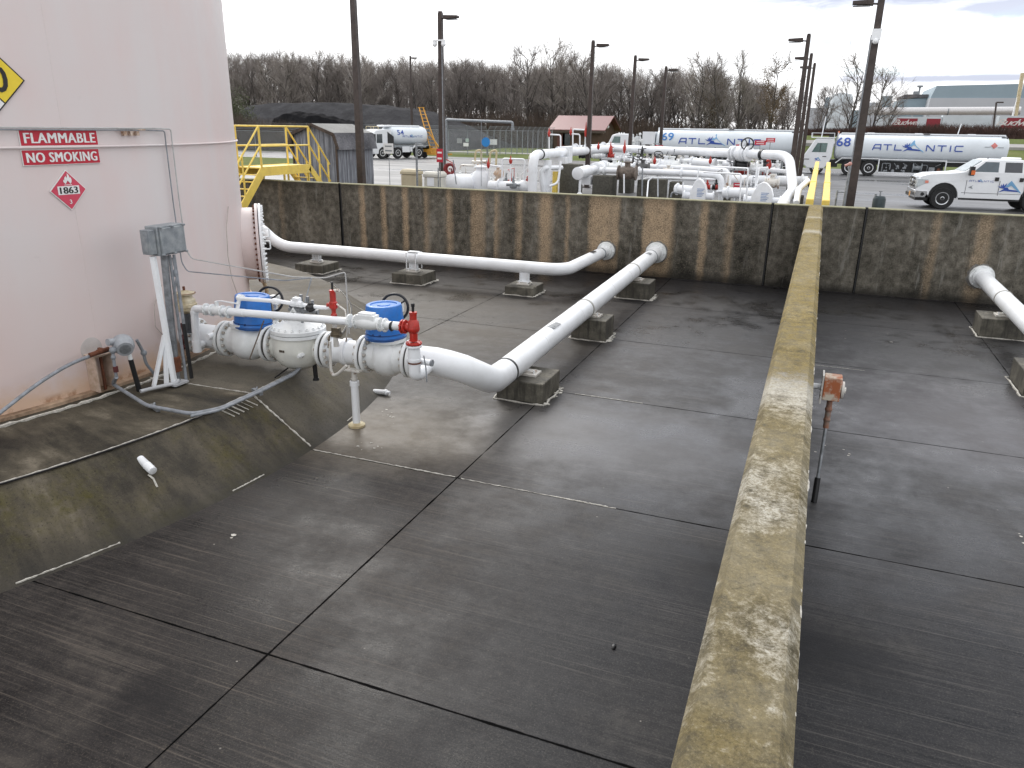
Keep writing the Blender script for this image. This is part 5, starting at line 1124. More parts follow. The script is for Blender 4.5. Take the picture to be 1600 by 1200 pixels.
# second riser left of the big one
pipething('vent_riser', 'white riser with a rusty orange elbow left of the thick pipe', 'pipe', [PY(829, 300, 31.0)-Z*.8, PY(829, 243, 31.0), PY(870, 237, 35)], .10, WRUST, .3)
pipething('thin_riser', 'thin white conduit riser at the left side of the rusty elbow riser', 'pipe', [Vector((PY(820, 295, 31).x, 31, G)), PY(820, 252, 31)], .035)
pipething('medium_riser', 'white bent riser between the thick pipe and the pipe column', 'pipe', [PY(851, 312, 31.5), PY(849, 300, 31.5), PY(845, 268, 31.4), PY(852, 262, 31.5), PY(877, 262, 33)], .10, WFAR, .35)
mb = MB(); q = PY(855, 280, 31.8); mb.tube([(q.x, 31.8, G), (q.x, 31.8, PY(857, 250, 31.8).z)], .17, 20); one('pipe_column', mb, WFAR, 'smooth white vertical column carrying the thick pipe', 'column')
mb = MB(); mb.tube([PY(858, 291, 31), PY(872, 286, 31.4), PY(874, 270, 31.5), PY(876, 252, 31.6)], .05, 10, .2); one('drain_pipe', mb, WFAR, 'small white bent drain pipe in front of the tall concrete pillar', 'pipe')
mb = MB(); q = PY(867, 300, 33); mb.bx(q.x-.1, q.x+.1, 32.9, 33.1, G, PY(867, 268, 33).z); one('yellow_post', mb, YELLOW, 'short yellow post left of the tall concrete pillar', 'post')

# concrete pillars, each placed where it stands
def pillar(px0, px1, pyt, Y, dep, label):
    a = PY(px0, pyt, Y); b = PY(px1, pyt, Y); mb = MB(); mb.bx(a.x, b.x, Y, Y+dep, G-.01, a.z); one('concrete_pillar', mb, GREYC, label, 'pillar', 'concrete pillars under the yard piping', bevel=.03, smooth=0)
pillar(875, 904, 256, 33.5, .8, 'tallest dark concrete pillar under the arching pipe')
pillar(926, 958, 274, 32.5, .8, 'broad concrete pillar under the capped header')
pillar(968, 988, 262, 35.5, .7, 'grey concrete pillar behind the black flanged valve')
pillar(996, 1013, 281, 32.8, .6, 'narrow ribbed concrete pillar left of its twin')
pillar(1015, 1040, 280, 32.8, .6, 'wide ribbed concrete pillar beside the narrow one')
pillar(1046, 1064, 284, 33.6, .6, 'low dark concrete pillar behind the left white meter')
pillar(1240, 1256, 306, 30.5, .6, 'low concrete block right of the bent white pipe foot')
pillar(1131, 1141, 300, 31.5, .5, 'small brown concrete block between the two white meters')

# capped header
hd = PY(903, 271, 31.5); h2 = PY(950, 259, 35.5)
t = thing('capped_header', 'fat white pipe end with a round cap on a slim post', 'pipe', (hd.x, hd.y, G))
mb = MB(); dd = (h2-hd).normalized(); mb.tube([hd, hd+dd*1.2, hd+dd*1.5, h2], [.25, .25, .17, .17], 24); mb.lathe(hd-dd*.02, dd, [(.23, -.02), (.262, 0), (.262, .06), (.25, .07)], 28); build('pipe_run', mb, WFAR, t)
mb = MB(); 
for s in (2.2, 2.4, 3.2, 3.4): mb.flange(hd+dd*s, dd, .29, .05, 10, .02, .03)
mb.lathe(hd+dd*2.8, dd, [(.19, -.3), (.26, -.15), (.26, .15), (.19, .3)], 20); build('flanged_valve', mb, WFAR, t)
mb = MB(); mb.cyl((hd.x+.08, hd.y+.1, G), (hd.x+.08, hd.y+.1, hd.z-.2), .055, n=12); mb.lathe((hd.x+.08, hd.y+.1, G), Z, [(.12, 0), (.12, .06), (.08, .1), (.12, .2), (.06, .26)], 14); build('support_post', mb, WFAR, t)
mb = MB(); mb.box(hd+dd*1.1+Vector((0, 0, -.38)), (.45, .4, .35)); build('saddle', mb, WFAR, t)

# runs of the manifold
def run(pts, r, label, mat=WFAR, bend=.28, name='manifold_pipe', fl=(), n=16, sub=None, group='white pipes of the yard manifold'):
    pts = [PY(*p) for p in pts]
    t = thing(name, label, 'pipe', (pts[0].x, pts[0].y, G), group)
    mb = MB(); mb.tube(pts, r, n, bend); build('pipe_run', mb, mat, t)
    if fl:
        mb = MB()
        for i, k, hr in fl:
            a, b = pts[i], pts[i+1]; d_ = (b-a).normalized(); mb.flange(a+(b-a)*k, d_, hr, .05, 8, .015, .025)
        build('flange', mb, mat, t)
    return t
run([(938, 266, 33), (1080, 270.5, 32.6), (1127, 275, 32.4), (1127, 318, 32.4)], .125, 'lower long white run that turns down beside the left meter', fl=((0, .05, .2), (0, .40, .2), (0, .44, .2), (0, .9, .2), (2, .55, .22)))
run([(955, 259, 35), (1080, 263, 34.6), (1138, 267, 34.2), (1138, 300, 34.0)], .12, 'upper long white run that turns down just behind the lower one', fl=((0, .1, .2), (0, .3, .2), (0, .6, .2)))
run([(1139, 281, 35.9), (1262, 284, 35.6)], .22, 'stout horizontal white run behind the right meter ending in a flange', fl=((0, .02, .3), (0, .55, .3), (0, .60, .3), (0, .93, .32)), n=20)
run([(1000, 285, 34), (1012, 278, 34), (1130, 281, 33.6)], .06, 'slender grey white run under the long lower pipe')
run([(1130, 301, 31), (1206, 302, 30.8)], .19, 'short stout run low between the two white meters', fl=((0, .1, .26), (0, .9, .26)))
run([(1055, 295, 31.5), (1090, 298, 31.3)], .17, 'short stout run low at the left meter', fl=((0, .1, .24),))
run([(870, 232, 40), (958, 226, 48)], .09, 'thin white run high behind the arching pipe', fl=((0, .3, .2), (0, .5, .2), (0, .8, .2)))
run([(985, 252, 40), (1040, 253, 40), (1120, 254, 40), (1210, 262, 39)], .15, 'dim white run behind the black handwheels', fl=((0, .3, .25), (1, .3, .25), (1, .6, .25), (2, .4, .25)))
run([(940, 247, 42), (1100, 251, 42)], .11, 'white run just under the overhead pipe', fl=((0, .2, .2), (0, .4, .2), (0, .7, .2)))
run([(1110, 262, 37), (1170, 264, 37), (1230, 268, 36)], .09, 'narrow run left of the rising elbow', fl=((0, .5, .17), (1, .5, .17)))
run([(1080, 254, 38), (1118, 257, 37.6)], .22, 'short fat vessel-like run with a red marker at its end', fl=((0, .05, .28), (0, .95, .28)), n=20)
run([(1244, 318, 28.5), (1248, 296, 30.5), (1262, 283, 33)], .11, 'thick short spur joining the bend by the yellow rails')
# black handwheel and lever on the end of the stout run
hw = PY(1265, 286, 35.2); mb = MB(); mb.torus(hw, (.95, -.3, .1), .16, .028, 20, 6); mb.tube([hw-Z*.16, hw+Z*.16], .02, 6); mb.tube([hw-Vector((.2, 0, 0)), hw], .03, 6); one('black_handwheel', mb, BLACK, 'black handwheel on the flange end by the yellow rails', 'handwheel')
# white loops of small pipe
def loop(pts, r, label, mat=WFAR):
    pts = [PY(*p) for p in pts]; mb = MB(); mb.tube(pts, r, 8, .10, k=4); return one('pipe_loop', mb, mat, label, 'small pipe', 'small bent pipes round the manifold')
L_ = [([(1156, 316, 30), (1158, 272, 30), (1100, 269, 32)], 'thin loop left of the pair before the right meter'),
      ([(1166, 316, 30), (1169, 263, 30), (1110, 260, 33)], 'taller thin loop just right of the other one'),
      ([(1180, 296, 31), (1183, 254, 31), (1184, 253, 33)], 'thin riser above the right meter'),
      ([(1182, 290, 31), (1186, 262, 31), (1200, 262, 32), (1198, 276, 32)], 'small square loop above the right meter'),
      ([(876, 242, 36), (876, 211, 36), (858, 210, 36)], 'square topped vent loop carrying the leftmost high red valve'),
      ([(895, 236, 38), (895, 202, 38), (916, 203, 38)], 'highest vent loop with the red valve near the red roof'),
      ([(906, 236, 38), (906, 210, 38), (890, 209, 38)], 'vent loop just below the highest one'),
      ([(914, 234, 38), (915, 208, 38)], 'straight vent stem under the highest red valve'),
      ([(858, 232, 36), (858, 214, 36)], 'straight stem under the leftmost high red valve'),
      ([(966, 262, 36), (967, 252, 36), (968, 242, 36)], 'short stem with a red marker left of the pole'),
      ([(975, 262, 36), (976, 240, 36)], 'short stem right beside the one with the red marker'),
      ([(1048, 308, 31), (1050, 300, 31), (1066, 303, 31)], 'small grey goose neck by the wall at the left meter'),
      ([(1067, 308, 31), (1067, 285, 31)], 'thin white prop left of the left meter'),
      ([(1028, 308, 31), (1028, 278, 32)], 'thin grey prop in front of the wide ribbed pillar'),
      ([(1011, 308, 31), (1013, 282, 32), (1020, 277, 32)], 'thin bent line at the narrow ribbed pillar'),
      ([(1003, 306, 30), (1004, 262, 30)], 'tall thin grey rod before the narrow ribbed pillar'),
      ([(975, 302, 30), (975, 272, 30)], 'thin rod before the black flanged valve'),
      ([(1088, 290, 32), (1092, 262, 32)], 'thin riser above the left meter'),
      ([(1085, 268, 38), (1086, 246, 38)], 'stem in front of the fat vessel-like run'),
      ([(1094, 268, 38), (1094, 246, 38)], 'stem right of the one at the fat vessel-like run'),
      ([(925, 246, 40), (925, 236, 40)], 'stub at the saddle of the arching pipe')]
for p, l in L_: loop(p, .03 if 'thin' in l else .035, l, GREYPIPE if 'grey' in l else WFAR)
for px0, py0, Y, dx in ((1082, 278, 34, .3), (1094, 276, 34, .0)): pass
# red relief valves and markers
def redv(px, py, Y, h, label):
    c = PY(px, py, Y); mb = MB(); mb.lathe(c-Z*h/2, Z, [(.02, 0), (.05, h*.12), (.075, h*.3), (.075, h*.5), (.045, h*.62), (.03, h*.75), (.012, h)], 10)
    one('red_vent_valve', mb, RED, label, 'valve', 'small red valves over the yard piping')
for a in ((858, 207, 36, .42, 'red valve on the leftmost high vent loop, left of the building'), (915.5, 203, 38, .75, 'tall red valve beside the pole at the red roofed building'), (892, 205, 38, .4, 'red valve half hidden behind the highest vent loop'),
          (935, 228, 38, .36, 'red valve on the thick pipe just right of the pole'), (954, 232, 36, .62, 'tall red valve over the thick pipe, left of two'), (976, 229, 36, .62, 'tall red valve over the thick pipe, right of two'),
          (1023, 250, 36, .42, 'red valve between the two black handwheels'), (1110, 250, 36, .35, 'red valve at the end of the fat vessel-like run'), (1203, 256, 36, .45, 'red valve under the black band of the thick pipe'),
          (763, 255, 31, .45, 'dark red valve over the horizontal vessel'), (798, 250, 31, .36, 'red valve on the square loop right of the vessel'), (1200, 250, 37, .2, 'small red valve just below the black band')):
    redv(*a)
# valve bodies seen through the piping
def vbody(px, py, Y, r, label, mat=WFAR, wheel=None):
    c = PY(px, py, Y); t = thing('manifold_valve', label, 'valve', (c.x, c.y, c.z-r), 'valves in the yard manifold')
    mb = MB(); mb.lathe(c-Vector((r*1.3, 0, 0)), (1, 0, 0), [(r, 0), (r, .05), (r*.7, .06), (r*.9, r*.8), (r*.9, r*1.7), (r*.7, r*2.6-.06), (r, r*2.6-.05), (r, r*2.6)], 18); mb.cyl(c, c+Z*r*1.5, r*.4, n=10); mb.lathe(c+Z*r*1.35, Z, [(r*.6, 0), (r*.6, .05)], 12)
    build('body', mb, mat, t)
    if wheel:
        h = c+Vector(wheel); mb = MB(); mb.torus(h, (.2, -.6, .8), .20, .022, 22, 6); mb.tube([h, c+Z*r], .02, 6)
        for k in range(2): mb.tube([h+Vector((.2*(-1)**k, 0, .02)), h], .015, 6)
        build('handwheel', mb, BLACK, t)
vbody(980, 270, 32.2, .30, 'corroded dark flanged valve in the lower white run', simple('corroded_iron', (.075, .06, .05), .7, c2=(.20, .16, .13), scale=9))
vbody(1004, 262, 34, .22, 'dark valve with a large tilted black handwheel', simple('dark_valve_iron', (.05, .05, .05), .6, c2=(.14, .14, .14)), (-.2, -.1, .45))
vbody(1040, 256, 35, .22, 'white valve behind the right black handwheel', WFAR, (-.35, 0, .4))
vbody(1050, 258, 35, .24, 'lumpy white valve in the middle of the manifold', WCAST)
vbody(960, 262, 34.5, .24, 'white valve beside the black flanged one', WCAST)
vbody(1070, 262, 36, .20, 'white valve left of the fat vessel-like run', WCAST)
vbody(1158, 258, 37, .22, 'valve below the handwheel on the thick pipe', BLACK)
vbody(1182, 262, 37, .20, 'white valve right below the red signs', WCAST)
vbody(1206, 286, 33.0, .22, 'rust stained valve over the right meter', WRUST)
vbody(1212, 268, 38, .22, 'grey valve left of the descending pipe', WCAST)
vbody(1044, 268, 33.5, .16, 'small rusty flanged valve on the lower run', WRUST)
vbody(1125, 262, 39, .2, 'valve behind the thin square loops', WCAST)
# crowded rows of valves, stems and couplings filling the middle of the manifold
def row(px0, px1, py, Y, r, n, seed, label, dark=.3):
    rd_ = random.Random(seed); a = PY(px0, py, Y); b = PY(px1, py+(px1-px0)*.02, Y); d_ = (b-a).normalized(); L = (b-a).length
    t = thing('valve_row', label, 'valves', (a.x, Y, G), 'crowded valve rows in the manifold'); mb = MB(); mb.tube([a, b], r, 12)
    for k in range(max(2, n//3)): p = a+(b-a)*((k+.5)/max(2, n//3)); mb.bx(p.x-.05, p.x+.05, Y-.05, Y+.05, G, p.z)
    build('header_pipe', mb, WFAR, t)
    for i in range(n):
        k = (i+rd_.uniform(.2, .8))/n; c = a+(b-a)*k; R_ = r*rd_.uniform(1.1, 1.7); mb = MB()
        mb.lathe(c-d_*R_*1.2, d_, [(R_, 0), (R_, .04), (R_*.7, .05), (R_*.95, R_*.9), (R_*.95, R_*1.6), (R_*.7, R_*2.4-.05), (R_, R_*2.4-.04), (R_, R_*2.4)], 12)
        h_ = rd_.uniform(.15, .5); mb.cyl(c, c+Z*(R_+h_*.6), R_*.35, n=8); mb.lathe(c+Z*(R_*1.0), Z, [(R_*.65, 0), (R_*.65, .05), (R_*.3, .07), (R_*.2, h_)], 10)
        if rd_.random() < .5: q = c+Z*(R_+h_*.7)+Vector((0, -.05, 0)); mb.tube([q, q+Vector((rd_.uniform(-.3, .3), -.05, .05))], .02, 6)
        if rd_.random() < .45: q = c+d_*R_*1.6; mb.tube([q, q+Z*rd_.uniform(.3, .8), q+Z*rd_.uniform(.4, .8)+d_*rd_.uniform(-.5, .5)], .022, 6)
        build('valve', mb, BLACK if rd_.random() < dark else rd_.choice((WFAR, WCAST, WFAR, WRUST, RED if r < .12 else WRUST, GREYBOX)), t)
row(908, 962, 243, 42, .10, 6, 1, 'small white valves in a row just right of the pole by the red roof')
row(975, 1048, 248, 41, .11, 9, 2, 'row of white valves directly under the thick overhead pipe, left half')
row(1052, 1135, 251, 40.5, .12, 10, 3, 'row of white valves directly under the thick overhead pipe, right half', .35)
row(985, 1060, 259, 36.5, .12, 7, 4, 'row of valves among the black handwheels', .5)
row(1132, 1222, 258, 39, .13, 9, 5, 'row of valves below the red signs', .4)
row(1140, 1225, 268, 37.6, .10, 8, 6, 'row of small valves just over the stout white run', .3)
row(1092, 1140, 292, 33.5, .08, 5, 7, 'little low valves between the two meters', .2)
row(1140, 1180, 300, 32.8, .08, 4, 8, 'little low valves at the red tag', .2)
row(700, 760, 275, 33.5, .07, 5, 9, 'little rusty valves behind the horizontal vessel', .1)
row(762, 826, 283, 32.5, .07, 6, 10, 'little white valves right of the vessel neck', .15)
# meters with lettered plates
def meter(px, py, Y, w_, h_, label):
    a = PY(px, py, Y); t = thing('flow_meter', label, 'meter', (a.x, Y, G), 'white meters by the wall')
    outl = [(-w_/2, 0), (w_/2, 0), (w_/2+.02, h_*.55), (w_*.42, h_*.78), (w_*.2, h_*.95), (0, h_), (-w_*.22, h_*.9), (-w_*.45, h_*.55)]
    mb = MB(); mb.prism([(a.x+x, G+z) for x, z in outl], Y, Y+.45); build('housing', mb, WFAR, t, bevel=.015)
    mb = MB(); mb.lathe((a.x-w_/2-.25, Y+.25, G+h_*.35), (1, 0, 0), [(.2, 0), (.2, .05), (.14, .06), (.14, .3)], 16); build('flange', mb, WFAR, t); mb = MB(); mb.lathe((a.x+w_/2, Y+.25, G+h_*.35), (1, 0, 0), [(.14, 0), (.14, .24), (.2, .25), (.2, .3)], 16); build('flange', mb, WFAR, t)
    mb = MB()
    for i in range(6):
        mb.bx(a.x-.02, a.x+.26-.04*(i % 3), Y-.008, Y-.002, G+h_*.62-i*.055, G+h_*.62-i*.055+.022)
    build('blue_print', mb, simple('faded_blue_print', (.22, .34, .58), .5), t)
meter(1088, 320, 31.0, .62, 1.02, 'white rounded meter with blue print, left of two')
meter(1188, 320, 30.0, .78, 1.05, 'larger white rounded meter with blue print, right of two')
# red signs on posts in the manifold
def psign(px, py, w_, h_, Y, label, mat=SIGNR, lines=2, word=None, foot=True, name='post_sign'):
    c = PY(px, py, Y); t = thing(name, label, 'sign', (c.x, Y, G))
    mb = MB(); mb.box(c, (w_, .012, h_)); build('plate', mb, mat, t)
    mb = MB()
    if word: put2d(mb, fitw(text2d(word), w_*.8, h_*.45), lambda x, z: c+Vector((x, -.009, z)))
    else:
        for i in range(min(lines, 2)): mb.box(c+Vector((0, -.009, h_*(.22-.44*i))), (w_*.7, .002, h_*.13))
    build('print', mb, SIGNW if mat is not SIGNW else simple('grey_print', (.25, .28, .3), .5), t, smooth=0)
    mb = MB(); mb.cyl((c.x, Y+.02, G), (c.x, Y+.02, c.z+h_*.3), .018, n=6); build('post', mb, GALV, t)
for a in ((1157, 230, .42, .24, 38.5, 'red sign partly behind the black handwheel'), (1188, 223, .50, .20, 38.5, 'middle red sign on a thin post before truck 69'), (1204, 219, .42, .20, 40, 'highest red sign on a thin post before truck 69'),
          (1030, 229, .40, .14, 41, 'small red sign on a thin post under the number 69'), (1152, 291, .30, .26, 32.5, 'bright red tag between the two white meters')): psign(*a)
psign(687, 243, .28, .52, 28.6, 'tall red sign plate on a thin post at the camera pole', SIGNR, 3)
psign(607, 232, .50, .44, 31, 'white notice board on a post before the small tanker', SIGNW, 2)

# ================================================================== HORIZONTAL VESSEL AND BOXES BEHIND THE WALL
a = PY(705, 288, 29.8); b = PY(748, 288, 32.5)
t = thing('horizontal_vessel', 'white horizontal drum vessel with a domed neck behind the dyke wall', 'vessel', ((a.x+b.x)/2, 31, G))
dd = (b-a).normalized(); mb = MB(); mb.lathe(a, dd, [(.1, -.14), (.35, -.08), (.42, 0), (.43, .4), (.43, (b-a).length-.3), (.42, (b-a).length), (.3, (b-a).length+.1), (.1, (b-a).length+.14)], 28); build('drum', mb, WFAR, t)
m_ = PY(751, 284, 31.5); mb = MB(); mb.lathe((m_.x, m_.y, G+.1), Z, [(.40, 0), (.40, .6), (.34, .8), (.22, .9), (.22, 1.0), (.3, 1.02), (.3, 1.08), (.1, 1.12)], 24); build('neck', mb, WFAR, t)
mb = MB(); mb.tube([PY(765, 291, 31), PY(812, 293, 31)], .24, 18); mb.ball(PY(818, 292, 31), .28); mb.flange(PY(780, 291, 31), (1, 0, 0), .32, .06, 10); build('outlet', mb, WFAR, t)
for p, r, m, l in (([(742, 256, 32), (743, 236, 32), (752, 234, 32), (752, 256, 32)], .045, CREAM, 'cream inverted U vent, left of the pair over the vessel'),
                ([(765, 256, 32), (766, 237, 32), (776, 234, 32), (775, 258, 32)], .045, CREAM, 'cream inverted U vent, right of the pair over the vessel'),
                ([(784, 295, 31), (785, 248, 31), (820, 249, 31), (819, 290, 31)], .04, WFAR, 'white square loop right of the vessel'),
                ([(797, 287, 31), (798, 253, 31)], .035, WFAR, 'stem inside the white square loop'),
                ([(719, 265, 32), (720, 258, 32), (742, 259, 32), (744, 268, 32)], .045, WRUST, 'low rusty white loop over the vessel'),
                ([(752, 291, 31), (752, 190, 31)], .012, GREYPIPE, 'tall thin whip rod over the vessel'),
                ([(763, 290, 31.4), (763, 258, 31.4), (785, 261, 31.4)], .04, WFAR, 'white bent line with the dark red valve'),
                ([(738, 253, 32), (760, 253, 32)], .07, WRUST, 'rusty cross pipe under the left cream vent'),
                ([(728, 271, 31.6), (728, 277, 31.6), (746, 267, 31.6)], .03, WFAR, 'little elbow on the vessel back'),
                ([(713, 288, 29.5), (708, 250, 29.5)], .022, GREYPIPE, 'thin dark hose stand beside the red reel')):
    pts = [PY(*q) for q in p]; mb = MB(); mb.tube(pts, r, 8, .12); one('vent_pipe', mb, m, l, 'small pipe', 'small pipes over the vessel')
for px, py, Y, r, l in ((778, 271, 31.5, .20, 'orange rusted valve cluster right of the vessel neck'), (747, 262, 31.8, .13, 'small orange rusted valve on the vessel neck')):
    c = PY(px, py, Y); mb = MB(); mb.ball(c, r*.8, (1.3, 1, 1)); mb.lathe(c-Z*r*2, Z, [(r*.5, 0), (r*.4, r), (r*.8, r*2), (r*.3, r*3), (r*.4, r*3.2)], 10); mb.torus(c+Vector((r, -.05, 0)), (1, 0, 0), r*.9, .02, 16, 6); mb.beam(c-Z*r*2.6+Vector((-r, 0, 0)), c, .04, .04)
    one('rusty_valve', mb, simple('orange_rusted_valve', (.52, .30, .16), .7, c2=(.60, .55, .48), scale=9), l, 'valve', 'orange rusted valves on the vessel')
mb = MB(); c = PY(802, 285, 30.5); mb.lathe(c-Z*.25, Z, [(.10, 0), (.16, .05), (.16, .2), (.06, .25), (.06, .35), (.02, .5)], 12); mb.cyl(c-Vector((.3, 0, .1)), c+Vector((.3, 0, -.1)), .06, n=10); one('grey_pump_head', mb, GALV, 'grey pump head with a spindle right of the vessel', 'pump')
c = PY(702, 264, 29.9); mb = MB(); mb.torus(c, (.5, -.8, 0), .20, .055, 24, 8); mb.torus(c+Vector((.03, .06, 0)), (.5, -.8, 0), .17, .05, 24, 8); mb.tube([c, c+Vector((0, .2, 0)), (c.x, c.y+.2, G)], .03, 8); one('hose_reel', mb, simple('dark_red_hose', (.22, .02, .02), .5), 'dark red hose reel beside the camera pole', 'hose reel')
def ubox(px0, px1, pyt, Y, dep, mat, label, lid=.1, name='utility_box'):
    a = PY(px0, pyt, Y); b = PY(px1, pyt, Y); t = thing(name, label, 'utility box', ((a.x+b.x)/2, Y, G))
    h = a.z; mb = MB(); mb.bx(a.x+.03, b.x-.03, Y, Y+dep, G, h-lid*2.2); build('body', mb, mat, t, bevel=.03)
    mb = MB(); mb.bx(a.x, b.x, Y-.03, Y+dep+.03, h-lid*2.1, h-lid); mb.add([(a.x, Y-.03, h-lid), (b.x, Y-.03, h-lid), (b.x, Y+dep+.03, h-lid), (a.x, Y+dep+.03, h-lid), (a.x+.06, Y+.06, h), (b.x-.06, Y+.06, h), (b.x-.06, Y+dep-.06, h), (a.x+.06, Y+dep-.06, h)], [(0, 1, 5, 4), (1, 2, 6, 5), (2, 3, 7, 6), (3, 0, 4, 7), (4, 5, 6, 7)]); build('lid', mb, mat, t, bevel=.02)
    return t
ubox(625, 650, 264, 28.5, .6, TAN, 'tan two tier plastic cabinet behind the wall')
t = ubox(661, 686, 268, 28.5, .7, m_white('offwhite_box', (.62, .60, .52), .7, .9), 'off white fibreglass cabinet left of the red sign post')
q = PY(673, 284, 28.5); mb = MB(); mb.box((q.x, 28.485, q.z), (.32, .012, .34)); build('door_panel', mb, WFAR, t)
# galvanised gate frame
mb = MB(); a = PY(652, 288, 28.2); b = PY(685, 288, 28.2)
mb.cyl((a.x, 28.2, G), (a.x, 28.2, PY(652, 222, 28.2).z), .045, n=8); mb.cyl((b.x, 28.2, G), (b.x, 28.2, PY(686, 262, 28.2).z), .025, n=8); mb.cyl((a.x, 28.2, PY(652, 266, 28.2).z), (b.x, 28.2, PY(652, 266, 28.2).z), .018, n=8); mb.cyl((a.x, 28.2, PY(652, 225, 28.2).z), (a.x+.25, 28.2, PY(652, 225, 28.2).z), .018, n=8)
one('galvanised_gate_post', mb, GALV, 'galvanised post with a thin cross rail between the two cabinets', 'post')
# yellow guard rails beyond the dividing wall
for (pa, pb, l) in (((1265, 316), (1277, 255), 'left of two long yellow guard rails running away past the end of the dividing wall'), ((1290, 318), (1294.5, 256), 'right of two long yellow guard rails running away past the end of the dividing wall')):
    a = PY(*pa, 24.6); b = PY(*pb, 50); t = thing('guard_rail', l, 'guard rail', (a.x, a.y, G), 'yellow guard rails at the driveway')
    mb = MB(); mb.beam(a, b, .22, .20); 
    for k in (.30, .62): mb.beam(a+(b-a)*k-(b-a).normalized()*.1, a+(b-a)*k+(b-a).normalized()*.1, .25, .24)
    build('rail', mb, YELLOW, t, bevel=.03, smooth=0)
    for k in (.01, .33, .66, .985):
        p = a+(b-a)*k; mb = MB(); mb.cyl((p.x, p.y, G), (p.x, p.y, p.z-.05), .07, n=12); build('post', mb, YELLOW, t)
# hose stand, canister
a = PY(1306, 316, 26); b = PY(1318, 316, 26)
t = thing('pipe_stand', 'H shaped galvanised stand with a pinkish valve on its taller leg', 'pipe stand', ((a.x+b.x)/2, 26, G))
mb = MB(); mb.cyl((a.x, 26, G), (a.x+.0, 26, PY(1307, 297, 26).z), .028, n=8); zt2 = PY(1326, 256, 26).z; mb.cyl((b.x, 26, G), (b.x+.02, 26, zt2), .028, n=8); zz = PY(1312, 300, 26).z; mb.cyl((a.x, 26, zz), (b.x, 26, zz), .02, n=8); build('frame', mb, GALV, t)
mb = MB(); c = Vector((b.x+.02, 26, zt2)); mb.ball(c, .06); mb.cyl(c-Vector((.14, 0, .06)), c+Vector((.05, 0, .02)), .035, n=8); build('valve', mb, simple('faded_pink_valve', (.55, .28, .24), .5), t)
c = PY(1374, 312, 25.5); t = thing('steel_canister', 'dark grey steel canister with a valve stem behind the wall', 'canister', (c.x, 25.5, G))
mb = MB(); h = PY(1374, 306, 25.5).z-G; mb.lathe((c.x, 25.5, G), Z, [(.17, 0), (.18, .02), (.18, h-.1), (.15, h-.02), (.12, h)], 20); build('body', mb, simple('dark_grey_steel', (.045, .06, .065), .4, .5), t)
mb = MB(); mb.cyl((c.x, 25.5, G+h), (c.x, 25.5, G+h+.14), .02, n=8); mb.box((c.x, 25.5, G+h+.13), (.09, .04, .03)); mb.cyl((c.x-.12, 25.45, G+h-.02), (c.x-.12, 25.45, G+h+.06), .03, n=8); build('stem', mb, GALV, t)

# ================================================================== VEHICLES (built nose towards -X, near side towards -Y, wheels on z = 0)
def wheel(root, x, y, r, w_, rimr, mat=WCAST, s=-1, dual=False, name='wheel'):
    mb = MB(); mb.lathe((x, y-w_/2, r), (0, 1, 0), [(rimr, .01), (r*.93, 0), (r, .04), (r, w_-.04), (r*.93, w_), (rimr, w_-.01)], 28); o = build(name, mb, RUBBER, root)
    yo = y+s*(w_/2); mb = MB()
    mb.lathe((x, yo-s*.05, r), (0, s, 0), [(rimr*1.0, -.02), (rimr*1.02, .055), (rimr*.88, .05), (rimr*.80, .0), (rimr*.35, .01), (rimr*.30, .06), (rimr*.2, .075)], 24)
    build('rim', mb, mat, o)
    mb = MB()
    for i in range(8):
        a = 2*pi*i/8; mb.lathe((x+cos(a)*rimr*.62, yo-s*.045, r+sin(a)*rimr*.62), (0, s, 0), [(rimr*.13, 0), (rimr*.13, .012)], 8)
    mb.lathe((x, yo+s*.0, r), (0, s, 0), [(rimr*.24, 0), (rimr*.22, .035)], 12); build('hub_holes', mb, BLACK, o)
    return o
def superell(a, b, n, p=2.6):
    out = []
    for i in range(n):
        t_ = 2*pi*i/n; c, s = cos(t_), sin(t_); out.append((a*math.copysign(abs(c)**(2/p), c), b*math.copysign(abs(s)**(2/p), s)))
    return out
def tankbody(mb, x0, x1, zc, a, b, n=44, p=2.5, dome=.30):
    e = superell(a, b, n, p); vs = []
    st = [(x0, .55), (x0+dome*.25, .80), (x0+dome*.6, .94), (x0+dome, 1), ((x0+x1)/2, 1), (x1-dome, 1), (x1-dome*.6, .94), (x1-dome*.25, .80), (x1, .55)]
    for x, k in st: vs += [(x, y*k, zc+z*k) for y, z in e]
    m = len(st); fs = [(i*n+j, (i+1)*n+j, (i+1)*n+(j+1) % n, i*n+(j+1) % n) for i in range(m-1) for j in range(n)]
    mb.add(vs, fs+[tuple(range(n)), tuple(range(m*n-1, (m-1)*n-1, -1))])
def side_y(z, zc, a, b, p=2.5): return -a*max(0, 1-abs((z-zc)/b)**p)**(1/p)
